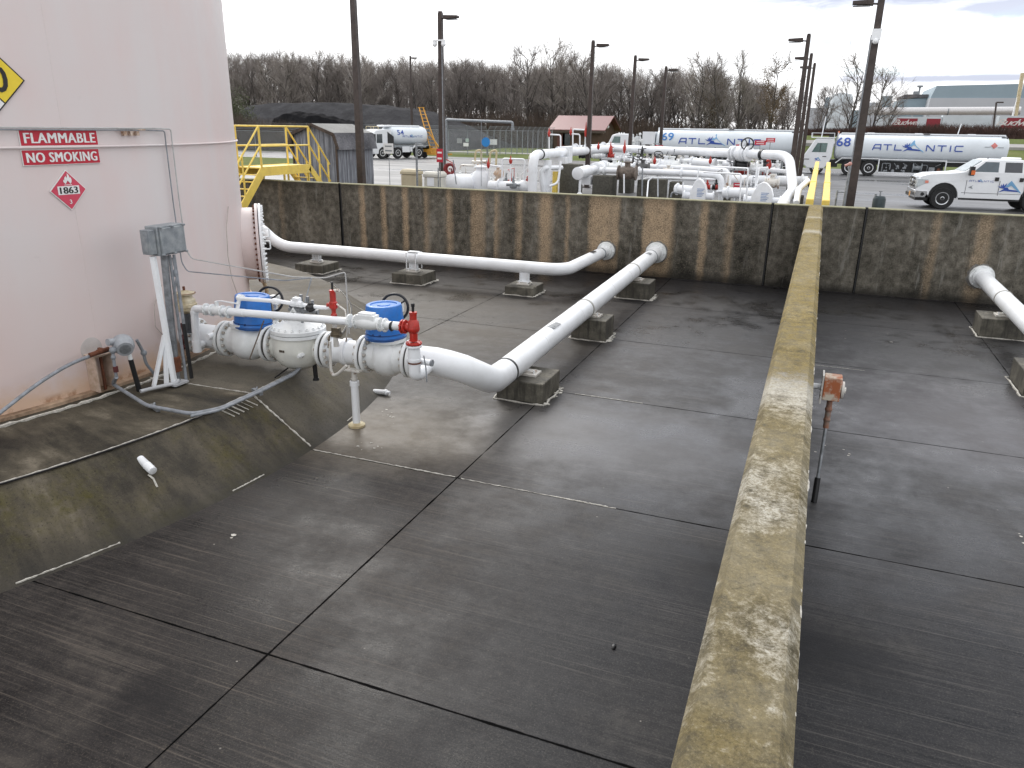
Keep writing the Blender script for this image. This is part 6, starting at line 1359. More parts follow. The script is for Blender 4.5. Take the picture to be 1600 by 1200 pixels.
def big_tanker(no, label, conventional):
    t = thing('tanker_truck', label, 'tanker truck', (0, 0, 0), 'white fuel tankers in the yard')
    x0, x1, zc, a, b = 1.95, 12.6, 1.86, 1.22, .92
    mb = MB(); tankbody(mb, x0, x1, zc, a, b); tk_ = build('tank_barrel', mb, TANKW, t)
    mb = MB(); mb.bx(x0+.35, x1-.3, -.55, -.50, zc+b-.02, zc+b+.06); mb.bx(x0+.35, x1-.3, .50, .55, zc+b-.02, zc+b+.06); mb.bx(x0+.3, x1-.3, -.60, -.10, zc+b-.03, zc+b+.012)
    for x in (4.2, 7.2, 10.4): mb.lathe((x, .1, zc+b-.02), Z, [(.26, 0), (.26, .08), (.22, .10)], 16)
    mb.bx(x0+.1, x0+.18, -.55, .55, zc+b-.2, zc+b+.10); build('top_walkway', mb, TRUCKW, tk_)
    mb = MB(); mb.bx(7.45, 7.85, -.62, -.52, zc+b-.005, zc+b+.045); mb.bx(x1-.55, x1-.2, -.8, -.6, zc+b-.20, zc+b-.08); build('black_fitting', mb, BLACK, tk_)
    f = lambda x, z: Vector((x, side_y(z, zc, a, b)-.035, z))
    mb = MB(); tv = fitw(text2d(no, 1, 0, .012), .92, .60); put2d(mb, tv, f, 1, 1, x0+(.55 if no == '68' else 1.0), zc+.36); build('truck_number', mb, LOGOB if no == '68' else simple('mid_blue_lettering', (.05, .22, .56), .4), tk_, smooth=0)
    atlantic(tk_, f, 5.5 if no == '68' else 6.1, 7.15 if no == '68' else 6.9, zc+.06)
    if no == '68':
        mb = MB(); put2d(mb, dia2d(x1-.95, zc+.30, .20, 2), f); build('small_placard', mb, simple('faded_red_placard', (.62, .20, .18), .5), tk_, smooth=0)
        mb = MB(); put2d(mb, grid2d(x1-1.5, x1-1.15, zc+.19, zc+.23, 2, 1), f); put2d(mb, grid2d(x1-.75, x1-.4, zc+.17, zc+.21, 2, 1), f); build('grey_label', mb, GREYBOX, tk_, smooth=0)
    mb = MB(); mb.bx(1.2, x1-.2, -.48, -.36, .72, .96); mb.bx(1.2, x1-.2, .36, .48, .72, .96)
    for x in (2.2, 5.6, 9, 12): mb.bx(x-.1, x+.1, -.9, .9, .80, .94)
    build('chassis', mb, BLACK, t)
    mb = MB(); mb.bx(4.9, 9.1, -1.22, -1.14, 1.08, 1.15); mb.bx(4.9, 9.1, -1.24, -1.14, .22, .29); mb.bx(4.9, 4.98, -1.24, -1.14, .22, 1.15); mb.bx(9.02, 9.1, -1.24, -1.14, .22, 1.15); mb.bx(4.98, 9.02, -1.1, -.5, .22, .26)
    pf = build('pump_bay_frame', mb, TRUCKW, t, bevel=.01)
    mb = MB(); mb.bx(4.98, 9.02, -.52, -.50, .26, 1.08); build('bay_back', mb, BLACK, pf)
    rd = random.Random(4); mb = MB()
    mb.tube([(5.2, -.9, .3), (5.2, -.9, .85), (5.7, -.9, .85), (5.7, -.9, .45)], .04, 8, .1); mb.tube([(7.6, -.9, .3), (7.6, -.9, .8), (8.0, -.9, .8), (8.0, -.9, .3)], .03, 8, .1)
    for i in range(16): mb.ball((rd.uniform(5.1, 6.8), -.85, rd.uniform(.32, .8)), rd.uniform(.04, .12), (1, .6, 1), 8)
    for i in range(6): x = rd.uniform(5.2, 8.8); mb.tube([(x, -.9, .9), (x+rd.uniform(-.5, .5), -.9, rd.uniform(.6, .95))], .02, 6)
    build('pump_fittings', mb, GALV, pf)['kind'] = 'stuff'
    mb = MB(); mb.lathe((7.1, -1.0, .62), (1, 0, 0), [(.3, 0), (.3, .05), (.14, .06), (.14, .5), (.3, .52), (.3, .56)], 20); build('hose_drum', mb, GREYBOX, pf)
    mb = MB(); mb.bx(8.1, 8.45, -1.05, -.8, .28, .68); build('grey_canister', mb, GALV, pf); mb = MB(); mb.ball((8.7, -1, .45), .13, (1, 1, 1.5)); build('orange_item', mb, RUSTM, pf)
    if conventional:
        cx = -.6
    mb = MB(); mb.beam((2.15, -1.2, .80), (2.55, -1.2, 1.15), .06, .06) ; mb.bx(2.5, 4.95, -1.24, -1.14, 1.12, 1.18); mb.bx(9.1, 10.6, -1.24, -1.18, 1.04, 1.08); build('mudguard_rail', mb, TRUCKW, t)
    for x in (3.1, 4.35): wheel(t, x, -1.02, .52, .34, .30, TRUCKW); wheel(t, x, 1.02, .52, .34, .30, TRUCKW, 1)
    for x in (10.6, 11.75): wheel(t, x, -1.02, .50, .34, .28, TRUCKW); wheel(t, x, 1.02, .50, .34, .28, TRUCKW, 1)
    mb = MB(); mb.bx(10.7, 11.7, -.95, -.6, 1.02, 1.30); build('rear_box', mb, BLACK, t)
    # cab
    if not conventional:
        z0 = .38; prof = [(.30, z0), (1.45, z0), (1.75, .85), (1.85, 1.2), (2.0-.1, 2.45), (.72, 2.42), (.62, 2.35), (.02, 1.30), (0, .7)]
        mb = MB(); mb.prism(prof, -1.15, 1.15); cab = build('cab', mb, TRUCKW, t, bevel=.06)
        mb = MB(); mb.bx(.35, 1.95, -1.18, 1.18, 2.45, 2.50); build('roof', mb, TRUCKW, cab, bevel=.02)
        mb = MB(); mb.prism([(.50, 1.50), (1.45, 1.50), (1.48, 2.12), (.82, 2.12)], -1.165, -1.152); build('side_window', mb, GLASSG, cab, smooth=0)
        mb = MB(); mb.bx(1.02, 1.06, -1.172, -1.166, 1.5, 2.12); mb.bx(1.25, 1.5, -1.165, -1.155, 1.18, 1.23); build('door_handle', mb, BLACK, cab)
        mb = MB(); mb.add([(.045, -1.0, 1.38), (.045, 1.0, 1.38), (.585, 1.0, 2.27), (.585, -1.0, 2.27), (.03, -1.0, 1.38), (.03, 1.0, 1.38), (.57, 1.0, 2.27), (.57, -1.0, 2.27)], [(0, 1, 2, 3), (7, 6, 5, 4), (0, 3, 7, 4), (1, 5, 6, 2), (0, 4, 5, 1), (3, 2, 6, 7)]); build('windscreen', mb, GLASS, cab)
        g_ = lambda x, z: Vector((x, -1.158, z)); atlantic(cab, g_, 1.9, .95+.1, 1.0, logo_only=True)
        mb = MB(); mb.bx(-.12, .05, -1.15, 1.15, .35, .62); build('bumper', mb, TRUCKW, t, bevel=.03)
        for y in (-.9, .9): mb = MB(); mb.bx(-.02, .0, y-.15, y+.15, .72, .9); build('headlight', mb, CHROME, t)
        mb = MB()
        for x, y in ((.35, -1.1), (.35, 1.1), (1.85, -1.1), (1.85, 1.1)): mb.tube([(x, y, 2.5), (x, y, 2.78)], .02, 6)
        mb.tube([(.35, -1.1, 2.78), (1.85, -1.1, 2.78), (1.85, 1.1, 2.78), (.35, 1.1, 2.78), (.35, -1.1, 2.78)], .022, 6)
        build('roof_rail', mb, TRUCKW, cab)
        wheel(t, .95, -.95, .48, .30, .28, TRUCKW); wheel(t, .95, .95, .48, .30, .28, TRUCKW, 1)
        mb = MB(); mb.tube([(.10, -1.2, .5), (.05, -1.35, .52), (.05, -1.35, 1.0)], .02, 6); mb.bx(.08, .4, -1.38, -1.36, .98, 1.04); build('mirror_arm', mb, BLACK, t)
        mb = MB(); mb.bx(1.2, 2.3, -.7, .7, .5, 1.0); build('engine_block', mb, BLACK, t)
        mb = MB(); mb.bx(1.5, 1.9, -1.0, -.2, 2.52, 2.85); build('filter_box', mb, BLACK, t)
        mb = MB(); mb.lathe((2.1, -.5, zc+b), Z, [(.05, 0), (.06, .1), (.03, .15)], 10); build('beacon', mb, ORANGE, t)
        mb = MB(); mb.tube([(1.0, 0, 2.5), (1.1, 0, 3.9)], .035, 6); mb.tube([(9.6, .4, zc+b), (9.7, .4, zc+b+.75)], .03, 6); build('antenna', mb, TRUCKW, t)
    else:
        prof = [(-2.7, .55), (-.9, .45), (-.2, .45), (-.2, 2.35), (-1.15, 2.38), (-1.55, 2.25), (-1.85, 1.62), (-2.7, 1.45), (-2.9, 1.2), (-2.9, .6)]
        mb = MB(); mb.prism(prof, -1.0, 1.0); cab = build('cab', mb, TRUCKW, t, bevel=.08)
        mb = MB(); mb.prism([(-1.55, 1.66), (-.85, 1.66), (-.85, 2.15), (-1.35, 2.15)], -1.012, -1.003); build('side_window', mb, GLASSG, cab, smooth=0)
        mb = MB(); mb.bx(-2.95, -2.88, -.9, .9, .6, 1.2); build('grille', mb, CHROME, cab)
        mb = MB(); 
        for x in (-1.1, -.9, -.7): mb.ball((x, -.5, 2.42), .05)
        build('marker_lights', mb, WCAST, cab)
        wheel(t, -2.0, -.95, .50, .30, .28, TRUCKW); wheel(t, -2.0, .95, .50, .30, .28, TRUCKW, 1)
        mb = MB(); rd = random.Random(9)
        for i in range(14): x = rd.uniform(.1, 1.8); mb.tube([(x, -.8, rd.uniform(1.0, 1.5)), (x+rd.uniform(-.3, .3), -.8, rd.uniform(1.8, 2.5))], rd.uniform(.02, .06), 6)
        for i in range(8): mb.ball((rd.uniform(.1, 1.8), -.85, rd.uniform(1.4, 2.5)), rd.uniform(.06, .16), (1, .6, 1), 8)
        mb.bx(.0, 1.9, -.9, .9, 1.0, 1.1); build('deck_equipment', mb, WCAST, t)
        mb = MB(); mb.bx(.9, 1.9, -.9, .6, 1.6, 2.55); mb.bx(.3, .7, -.7, .7, 1.1, 2.2); build('equipment_cabinet', mb, TRUCKW, t)
        mb = MB(); mb.bx(.72, .88, -.8, .7, 1.1, 2.3); build('dark_gap_panel', mb, BLACK, t)
        mb = MB(); mb.tube([(x1+.15, -1.1, .8), (x1+.15, -1.1, zc+b), (x1-.1, -1.1, zc+b+.05), (x1-.1, 1.1, zc+b+.05), (x1+.15, 1.1, zc+b), (x1+.15, 1.1, .8)], .04, 8, .1); build('rear_rail', mb, TRUCKW, t)
        mb = MB(); mb.tube([(x1+.02, -.9, .8), (x1+.02, -.9, zc+b-.1)], .06, 6); build('dark_rear_strip', mb, GREYBOX, t)
    return t
tr = big_tanker('68', 'long white tanker truck numbered 68 with ATLANTIC on its side and an open pump bay', False)
tr.location = (-1.32, 61.2, G); tr.rotation_euler = (0, 0, radians(-.6))
tr2 = big_tanker('69', 'white tanker truck numbered 69, its lower half hidden by the piping', True)
a = PY(1030, 203, 62); tr2.location = (a.x-2.25, 63.2, G+.12)

# small refuelling truck seen from the front quarter
t = thing('refuelling_truck', 'small white fuel truck with an open cab behind the grey shed', 'tanker truck', (0, 0, 0), 'white fuel tankers in the yard')
prof = [(.1, .40), (.55, .40), (.62, .75), (.9, 1.0), (1.2, .95), (1.38, .40), (1.9, .40), (1.95, 2.45), (1.2, 2.50), (.35, 2.42), (.12, 2.2), (0, 1.3), (0, .6)]
mb = MB(); mb.prism(prof, -1.1, 1.1); cab = build('cab', mb, TRUCKW, t, bevel=.05)
mb = MB(); mb.add([(-.01, -.95, 1.25), (-.01, .95, 1.25), (.10, .9, 2.15), (.10, -.9, 2.15)], [(0, 1, 2, 3)]); build('windscreen', mb, GLASS, cab, smooth=0)
mb = MB(); mb.prism([(.35, 1.35), (.95, 1.35), (.95, 2.1), (.40, 2.1)], -1.115, -1.105); build('side_window', mb, GLASS, cab, smooth=0)
mb = MB(); mb.prism([(1.5, 1.0), (2.15, 1.0), (2.15, 1.9), (1.5, 2.3)], -1.118, -1.106); build('open_panel', mb, BLACK, cab, smooth=0)
mb = MB(); mb.tube([(.1, -1.1, 1.8), (0, -1.35, 1.8)], .02, 6); mb.bx(-.03, .03, -1.50, -1.28, 1.45, 2.1); build('mirror', mb, BLACK, cab)
mb = MB(); mb.tube([(.4, -.6, 2.48), (.4, -.6, 2.72), (.4, .6, 2.72), (.4, .6, 2.48)], .03, 6, .1); mb.tube([(.9, -.6, 2.48), (.9, -.6, 2.72), (.9, .6, 2.72), (.9, .6, 2.48)], .03, 6, .1); build('roof_hoop', mb, CREAM, cab)
mb = MB(); tankbody(mb, 2.0, 6.1, 1.98, 1.12, .80, dome=.35); tk_ = build('tank_barrel', mb, TANKW, t)
mb = MB(); mb.bx(1.5, 5.4, -.6, .6, 2.70, 2.86); build('top_box', mb, TRUCKW, tk_, bevel=.06)
f = lambda x, z: Vector((x, side_y(z, 1.98, 1.12, .8)-.035, z)); mb = MB(); put2d(mb, fitw(text2d('54', 1, 0, .01), .7, .42), f, 1, 1, 2.9, 2.25); build('truck_number', mb, LOGOB, tk_, smooth=0); atlantic(tk_, f, 2.2, 4.2, 1.92)
mb = MB(); mb.bx(1.9, 5.9, -.42, .42, .72, .95); mb.bx(2.0, 5.8, -1.0, -.4, .95, 1.15); build('chassis', mb, GREYBOX, t)
mb = MB(); mb.bx(3.1, 3.9, -1.05, -.6, .55, 1.05); mb.bx(3.95, 4.2, -1.05, -.7, .6, 1.0); build('side_locker', mb, TRUCKW, t)
mb = MB(); mb.beam((4.25, -1.06, .9), (4.5, -1.06, 1.15), .06, .12); mb.bx(4.45, 5.4, -1.1, -1.0, 1.12, 1.18); build('mudguard', mb, TRUCKW, t)
for x in (.95, 2.6, 4.9): wheel(t, x, -.95, .50, .30, .27, WCAST); wheel(t, x, .95, .50, .30, .27, WCAST, 1)
a = PY(597, 248, 61.0); th = radians(64); t.location = (a.x-(.95*cos(th)+.95*sin(th)), 61.0-(.95*sin(th)-.95*cos(th)), G); t.rotation_euler = (0, 0, th)

# pickup
t = thing('pickup_truck', 'white crew cab pickup truck with ATLANTIC and a leaping animal on its doors', 'pickup', (0, 0, 0))
low = [(.05, .62), (.02, .95), (.10, 1.22), (.42, 1.32), (1.30, 1.39), (1.60, 1.44), (3.74, 1.46), (3.80, 1.42), (5.40, 1.42)]
def arch(cx, r, z0, n=10): return [(cx+r*cos(pi*i/n), z0+r*sin(pi*i/n)) for i in range(n+1)]
ar1 = arch(4.12, .50, .50); ar2 = arch(.98, .52, .50)
low = low+[(5.40, .60), (4.64, .55)]+ar1+[(3.60, .46), (1.52, .46)]+ar2+[(.44, .55)]
def tp(p):                                                # sides lean in a little above the waist, nose tucks in
    k = 1.0-.05*max(0, (p.z-1.15)/.3)-(.10*max(0, (.35-p.x)/.35)); return (p.x, p.y*k, p.z)
mb = MB(); mb.prism(low, -1.0, 1.0, tp); body = build('body', mb, TRUCKW, t, bevel=.035)
cabp = [(1.56, 1.42), (3.74, 1.42), (3.78, 1.50), (3.70, 1.86), (3.58, 1.92), (2.38, 1.93), (2.20, 1.88)]
def tp2(p):
    k = .95-.16*max(0, (p.z-1.42)/.5); return (p.x, p.y*k, p.z)
mb = MB(); mb.prism(cabp, -1.0, 1.0, tp2); cab = build('cab', mb, TRUCKW, t, bevel=.04)
def yw(z): return -(.95-.16*(z-1.42)/.5)-.006
def win(name, pts, mat, par):
    mb = MB(); o = len(pts); mb.add([(x, yw(z), z) for x, z in pts]+[(x, yw(z)+.012, z) for x, z in pts], [tuple(range(o)), tuple(range(2*o-1, o-1, -1))]+[(i, (i+1) % o, (i+1) % o+o, i+o) for i in range(o)]); return build(name, mb, mat, par, smooth=0)
win('front_window', [(1.90, 1.46), (2.74, 1.46), (2.74, 1.83), (2.28, 1.83)], simple('pickup_glass', (.06, .09, .11), .08, spec=.8), cab); win('rear_window', [(2.95, 1.46), (3.54, 1.46), (3.52, 1.83), (2.95, 1.83)], simple('dark_pickup_glass', (.03, .035, .045), .1, spec=.8), cab)
mb = MB(); mb.add([(1.62, -.84, 1.455), (1.62, .84, 1.455), (2.17, .74, 1.872), (2.17, -.74, 1.872), (1.60, -.84, 1.47), (1.60, .84, 1.47), (2.15, .74, 1.887), (2.15, -.74, 1.887)], [(0, 3, 2, 1), (4, 5, 6, 7), (0, 1, 5, 4), (1, 2, 6, 5), (2, 3, 7, 6), (3, 0, 4, 7)]); build('windscreen', mb, simple('windscreen_glass', (.20, .26, .27), .08, spec=.8), cab)
mb = MB(); mb.tube([(2.5, 0, 1.93), (2.5, 0, 1.97)], .02, 6); build('roof_marker', mb, INK, cab)
mb = MB(); mb.lathe((3.30, 0, 1.925), Z, [(.34, 0), (.34, .05), (.30, .07)], 24); build('roof_beacon', mb, WHITE, cab)
mb = MB()
for x in (1.72, 2.85, 3.70): mb.bx(x-.007, x+.007, -1.004, -.99, .60, 1.15)
mb.bx(3.755, 3.79, -1.003, .99, .55, 1.40); mb.bx(1.60, 3.70, -1.003, -.995, .66, .675); build('door_seam', mb, simple('seam_grey', (.12, .12, .13), .6), body)
for x in (2.73, 3.56): mb = MB(); mb.bx(x-.07, x+.07, -1.02, -.985, 1.14, 1.28); build('door_handle', mb, BLACK, body, bevel=.01)
mb = MB(); mb.bx(1.55, 3.60, -1.06, -.90, .40, .47); build('running_board', mb, BLACK, t)
mb = MB(); mb.bx(-.02, .06, -.62, .62, .72, 1.20)
gr = build('grille', mb, CHROME, body, bevel=.02)
mb = MB()
for z in (.84, .98, 1.12):
    for s in (-1, 1): mb.box((-.035, s*.34, z), (.02, .44, .07))
build('grille_slot', mb, BLACK, gr)
mb = MB(); mb.lathe((-.03, 0, .98), (-1, 0, 0), [(.13, 0), (.12, .025)], 20); eb_ = build('oval_emblem', mb, CHROME, gr)
for s in (-1, 1): mb = MB(); mb.prism([(.0, .80), (.34, .95), (.40, 1.14), (.02, 1.14)], s*.99 if s < 0 else .64, -.64 if s < 0 else .99, lambda p: (p.x+.02-.03, p.y*.955, p.z)); hl = build('headlight', mb, simple('headlight_lens', (.55, .60, .62), .12), body, bevel=.02)
mb = MB(); mb.bx(.28, .40, -.965, -.952, .98, 1.08); build('turn_lamp', mb, simple('pink_orange_lamp', (.75, .25, .18), .3), body)
mb = MB(); mb.prism([(-.14, .42), (.36, .42), (.44, .58), (.44, .70), (-.14, .72)], -1.0, 1.0, lambda p: (p.x+abs(p.y)*.10*(p.x < .3), p.y, p.z)); bm_ = build('bumper', mb, CHROME, t, bevel=.03)
mb = MB(); mb.lathe((.25, -1.0, .56), (0, -1, 0), [(.07, 0), (.06, .01)], 12); mb.bx(-.15, -.13, -.45, .45, .45, .58); build('fog_lamp', mb, BLACK, bm_)
mb = MB(); mb.bx(-.165, -.15, -.78, -.52, .46, .64); build('number_plate', mb, simple('orange_plate', (.66, .34, .10), .4), bm_)
mb = MB(); mb.bx(.05, .5, -.8, .8, .30, .42); build('underbody', mb, BLACK, t)
mb = MB(); mb.tube([(1.75, -.92, 1.42), (1.77, -1.12, 1.40)], .03, 6); mb.bx(1.71, 1.87, -1.30, -1.06, 1.32, 1.66); mi = build('mirror', mb, BLACK, cab, bevel=.02)
mb = MB(); mb.bx(1.75, 1.885, -1.306, -1.08, 1.36, 1.52); build('mirror_lamp', mb, ORANGE, mi)
g_ = lambda x, z: Vector((x, -1.008, z)); atlantic(body, g_, .85, 2.22, 1.12); 
mb = MB(); k = .235; g2 = lambda x, y: Vector((3.17+(x-6.1)*k, -1.009, .88+(y-.5)*k)); put2d(mb, LEAP, g2); build('leaping_animal_logo', mb, LOGOB, body, smooth=0)
mb = MB(); g3 = lambda x, y: Vector((3.17+(x-6.1)*k, -1.011, .88+(y-.5)*k)); put2d(mb, PEAK, g3); build('mountain_logo', mb, LOGOL, body, smooth=0)
mb = MB(); mb.add([(1.80, -1.008, .88), (1.97, -1.008, .82), (1.91, -1.008, .90), (1.97, -1.008, .96)], [(0, 1, 2, 3)]); build('fender_badge', mb, GREYBOX, body)
mb = MB(); mb.bx(.47, 1.49, -.90, -.40, .44, 1.01); mb.bx(3.63, 4.61, -.90, -.40, .44, .99)

mb.bx(.47, 1.49, .40, .90, .44, 1.01); mb.bx(3.63, 4.61, .40, .90, .44, .99); build('wheel_well', mb, BLACK, t)
for x in (.98, 4.12): wheel(t, x, -.885, .42, .27, .24, CHROME); wheel(t, x, .86, .42, .27, .24, CHROME, 1)
a = PY(1467, 326, 34.6); t.location = (a.x-.98, 35.6, G); t.rotation_euler = (0, 0, radians(3.0))

# ================================================================== BEYOND THE YARD
# rolling ladder
t = thing('ladder_cart', 'tall orange yellow wheeled ladder behind the small fuel truck', 'ladder', (PY(682, 240, 66).x, 66, G))
OY = simple('orange_yellow_paint', (.66, .33, .04), .5)
a = PY(658, 168, 67); b = PY(680, 240, 65.5)
mb = MB(); o = Vector((.38, 0, 0))
for s in (-1, 1): mb.beam(a+o*s*.55, b+o*s, .07, .07)
for i in range(14): p = a+(b-a)*(i/13); mb.beam(p-o*.9, p+o*.9, .06, .05)
build('ladder', mb, OY, t)
mb = MB(); mb.beam((b.x-1.2, 65.5, G+.35), (b.x+1.0, 65.5, G+.35), .10, .12); mb.beam((b.x-1.2, 67, G+.35), (b.x+1.0, 67, G+.35), .10, .12); mb.beam((b.x+.9, 65.5, G+.4), a+(b-a)*.55, .08, .08); mb.bx(b.x-1.3, b.x-.4, 65.6, 66.8, G+.3, G+.9); build('base_frame', mb, OY, t)
for x in (-1.1, .95): mb = MB(); mb.lathe((b.x+x, 65.35, G+.28), (0, 1, 0), [(.28, 0), (.28, .2)], 16); build('wheel', mb, RUBBER, t)
mb = MB(); mb.box((b.x-1.3, 66, G+.95), (1.2, .8, .3)); build('dark_engine', mb, BLACK, t)
# overhead arm
q0 = PY(697, 187, 62); q1 = PY(801, 191, 62)
t = thing('overhead_pipe_arm', 'thin grey pipe reaching sideways high over the yard before the wood', 'pipe', (q0.x, 62, G))
mb = MB(); mb.tube([(q0.x, 62, G), q0, q1, q1-Z*.45], .11, 10, .15); build('pipe_run', mb, GALV, t); mb = MB(); mb.cyl(q1-Z*.45, q1-Z*.62, .16, n=10); build('nozzle', mb, GALV, t)
# red roofed building
Yb = 96; bx0, bx1 = PY(866, 220, Yb).x, PY(938, 220, Yb).x; ze = PY(900, 204, Yb).z; zr_ = PY(900, 182, Yb+2.5).z
dpt = 7.0
t = thing('brick_building', 'small brown brick building with a red ribbed metal roof', 'building', ((bx0+bx1)/2, Yb+3, G))
mb = MB(); mb.bx(bx0, bx1, Yb, Yb+dpt, G-.1, ze+.05); mb.add([(bx1, Yb, ze+.05), (bx1, Yb+dpt, ze+.05), (bx1, Yb+dpt/2, zr_-.1), (bx1-.2, Yb, ze+.05), (bx1-.2, Yb+dpt, ze+.05), (bx1-.2, Yb+dpt/2, zr_-.1)], [(0, 1, 2), (5, 4, 3), (0, 2, 5, 3), (1, 4, 5, 2)]); wl = build('wall', mb, BRICK, t, smooth=0)
mb = MB(); 
for s in (0, 1):
    ya_, yb_ = (Yb-.6, Yb+dpt/2) if s == 0 else (Yb+dpt+.6, Yb+dpt/2); za_ = ze-.02
    mb.add([(bx0-.7, ya_, za_), (bx1+.7, ya_, za_), (bx1+.7, yb_, zr_), (bx0-.7, yb_, zr_), (bx0-.7, ya_, za_+.12), (bx1+.7, ya_, za_+.12), (bx1+.7, yb_, zr_+.12), (bx0-.7, yb_, zr_+.12)], [(0, 3, 2, 1), (4, 5, 6, 7), (0, 1, 5, 4), (1, 2, 6, 5), (2, 3, 7, 6), (3, 0, 4, 7)])
build('roof', mb, ROOFRIB, t, smooth=0)
mb = MB(); mb.bx(bx0-.7, bx1+.7, Yb-.62, Yb-.55, ze-.28, ze+.02); build('fascia', mb, WOODG, t)
mb = MB(); xx = PY(885, 220, Yb).x; mb.bx(xx-.5, xx+.5, Yb-.03, Yb-.004, G+.8, G+2.2); build('window', mb, GLASS, wl); mb = MB(); xx = PY(868, 220, Yb).x; mb.bx(bx0+.4, bx0+1.4, Yb-.03, Yb-.004, G, G+2.2); build('door', mb, simple('red_brown_door', (.12, .04, .03), .6), wl)
mb = MB(); mb.ball((bx1+.3, Yb+2, ze+.5), .22); mb.ball((bx1+.3, Yb+.3, ze-.1), .2); build('wall_lamp', mb, WHITE, wl)
# chain link fences
def fence(pa, pb, h, n, label, signs=(), outrig=True):
    a = Vector(pa); b = Vector(pb); d = (b-a); L = d.length; d.normalize(); nr = Vector((-d.y, d.x, 0))
    t = thing('chain_link_fence', label, 'fence', tuple((a+b)/2), 'chain link fences behind the yard')
    mb = MB(); mb.add([a+Z*.03, b+Z*.03, b+Z*h, a+Z*h], [(0, 1, 2, 3)]); build('wire_mesh', mb, CHAIN, t, smooth=0)
    mb = MB(); mb.tube([a+Z*h, b+Z*h], .03, 6)
    for k in range(3): mb.tube([a+Z*(h+.15+k*.12)-nr*(.1+.08*k), b+Z*(h+.15+k*.12)-nr*(.1+.08*k)], .012, 4)
    build('top_rail', mb, GALV, t)
    for i in range(n+1):
        p = a+d*L*i/n; mb = MB(); mb.cyl(p, p+Z*(h+.05), .045, n=6); mb.tube([p+Z*h, p+Z*(h+.45)-nr*.32], .025, 5); build('post', mb, GALV, t)
    return t
fa = P(700, 247, G); fb = P(862, 238, G)
fence((-64, 76, G), (fa.x, 76, G), 2.5, 14, 'chain link fence behind the small fuel truck and black heap')
fence((fa.x+.1, 76, G), (PY(862, 240, 92).x, 92, G), 2.5, 12, 'chain link fence with signs between the heap and the brick building')
fence((-66, 56, G), (-38, 58, G), 2.2, 9, 'chain link fence seen through the yellow stairs')
def fsign(px, py, w_, h_, Y, mat, label, rnd=False):
    c = PY(px, py, Y); mb = MB()
    if rnd: mb.lathe(c, (0, 1, 0), [(w_/2, 0), (w_/2, .02)], 24)
    else: mb.box(c, (w_, .02, h_))
    one('fence_sign', mb, mat, label, 'sign', 'signs hung on the chain link fence')
def onf(px): # depth of the fence line at this pixel column
    for i in range(200):
        Y = 76+16*i/199; x = PY(px, 225, Y).x; k = (Y-76)/16; xf = (fa.x+.1)+(PY(862, 240, 92).x-(fa.x+.1))*k
        if x < xf: return Y-.15
    return 80
fsign(759, 222, .95, .95, onf(759), SIGNB, 'round blue sign on the fence', True); fsign(771, 222, .8, .55, onf(771), SIGNW, 'white sign right of the round blue one'); fsign(728, 226, .6, .35, onf(728), SIGNW, 'low white sign on the fence at the heap end')
fsign(718, 220, .6, .5, onf(718), simple('grey_sign', (.35, .36, .37), .5), 'grey sign left of the low white one'); fsign(730, 219, .35, .35, onf(730), simple('pale_green_sign', (.45, .55, .5), .5), 'small pale sign above the low white one')
# black aggregate heap
def blob_terrain(name, ctrl, Y0, depth, mat, seed, rough=.25, nx=90, ny=16, zb=G-.3):
    rd = random.Random(seed); pts = [(PY(px, py, Y0+depth*.4).x, PY(px, py, Y0+depth*.4).z) for px, py in ctrl]
    x0, x1 = pts[0][0], pts[-1][0]; vs = []
    import mathutils
    for j in range(ny+1):
        for i in range(nx+1):
            x = x0+(x1-x0)*i/nx; z = zb
            for (a_, za), (b_, zb2) in zip(pts, pts[1:]):
                if a_ <= x <= b_: z = za+(zb2-za)*(x-a_)/(b_-a_+1e-6)
            k = j/ny; prof = min(1, k/.38) if k < .7 else max(0, (1-k)/.3); prof = prof**.9
            nz_ = mathutils.noise.fractal(Vector((x*.25, k*5, seed)), 1, 2, 4)*rough*3
            vs.append((x, Y0+depth*k, zb+(z-zb)*prof+nz_*prof*(1 if .02 < k else 0)))
    mb = MB(); mb.add(vs, [(j*(nx+1)+i, j*(nx+1)+i+1, (j+1)*(nx+1)+i+1, (j+1)*(nx+1)+i) for j in range(ny) for i in range(nx)]); return mb
mb = blob_terrain('h', [(360, 215), (372, 178), (395, 164), (430, 161), (520, 161), (560, 163), (630, 172), (660, 182), (700, 200), (745, 222), (760, 236)], 84, 30, HEAP, 3, .10)
one('aggregate_heap', mb, HEAP, 'long low black heap of aggregate before the bare wood', 'heap', smooth=60)
mb = blob_terrain('h2', [(420, 205), (432, 180), (470, 178), (500, 182), (530, 190), (556, 200), (570, 215)], 80.2, 7, HEAPD, 9, .22)
one('fresh_aggregate_pile', mb, HEAPD, 'blacker freshly cut pile in front of the long heap', 'heap', smooth=0)
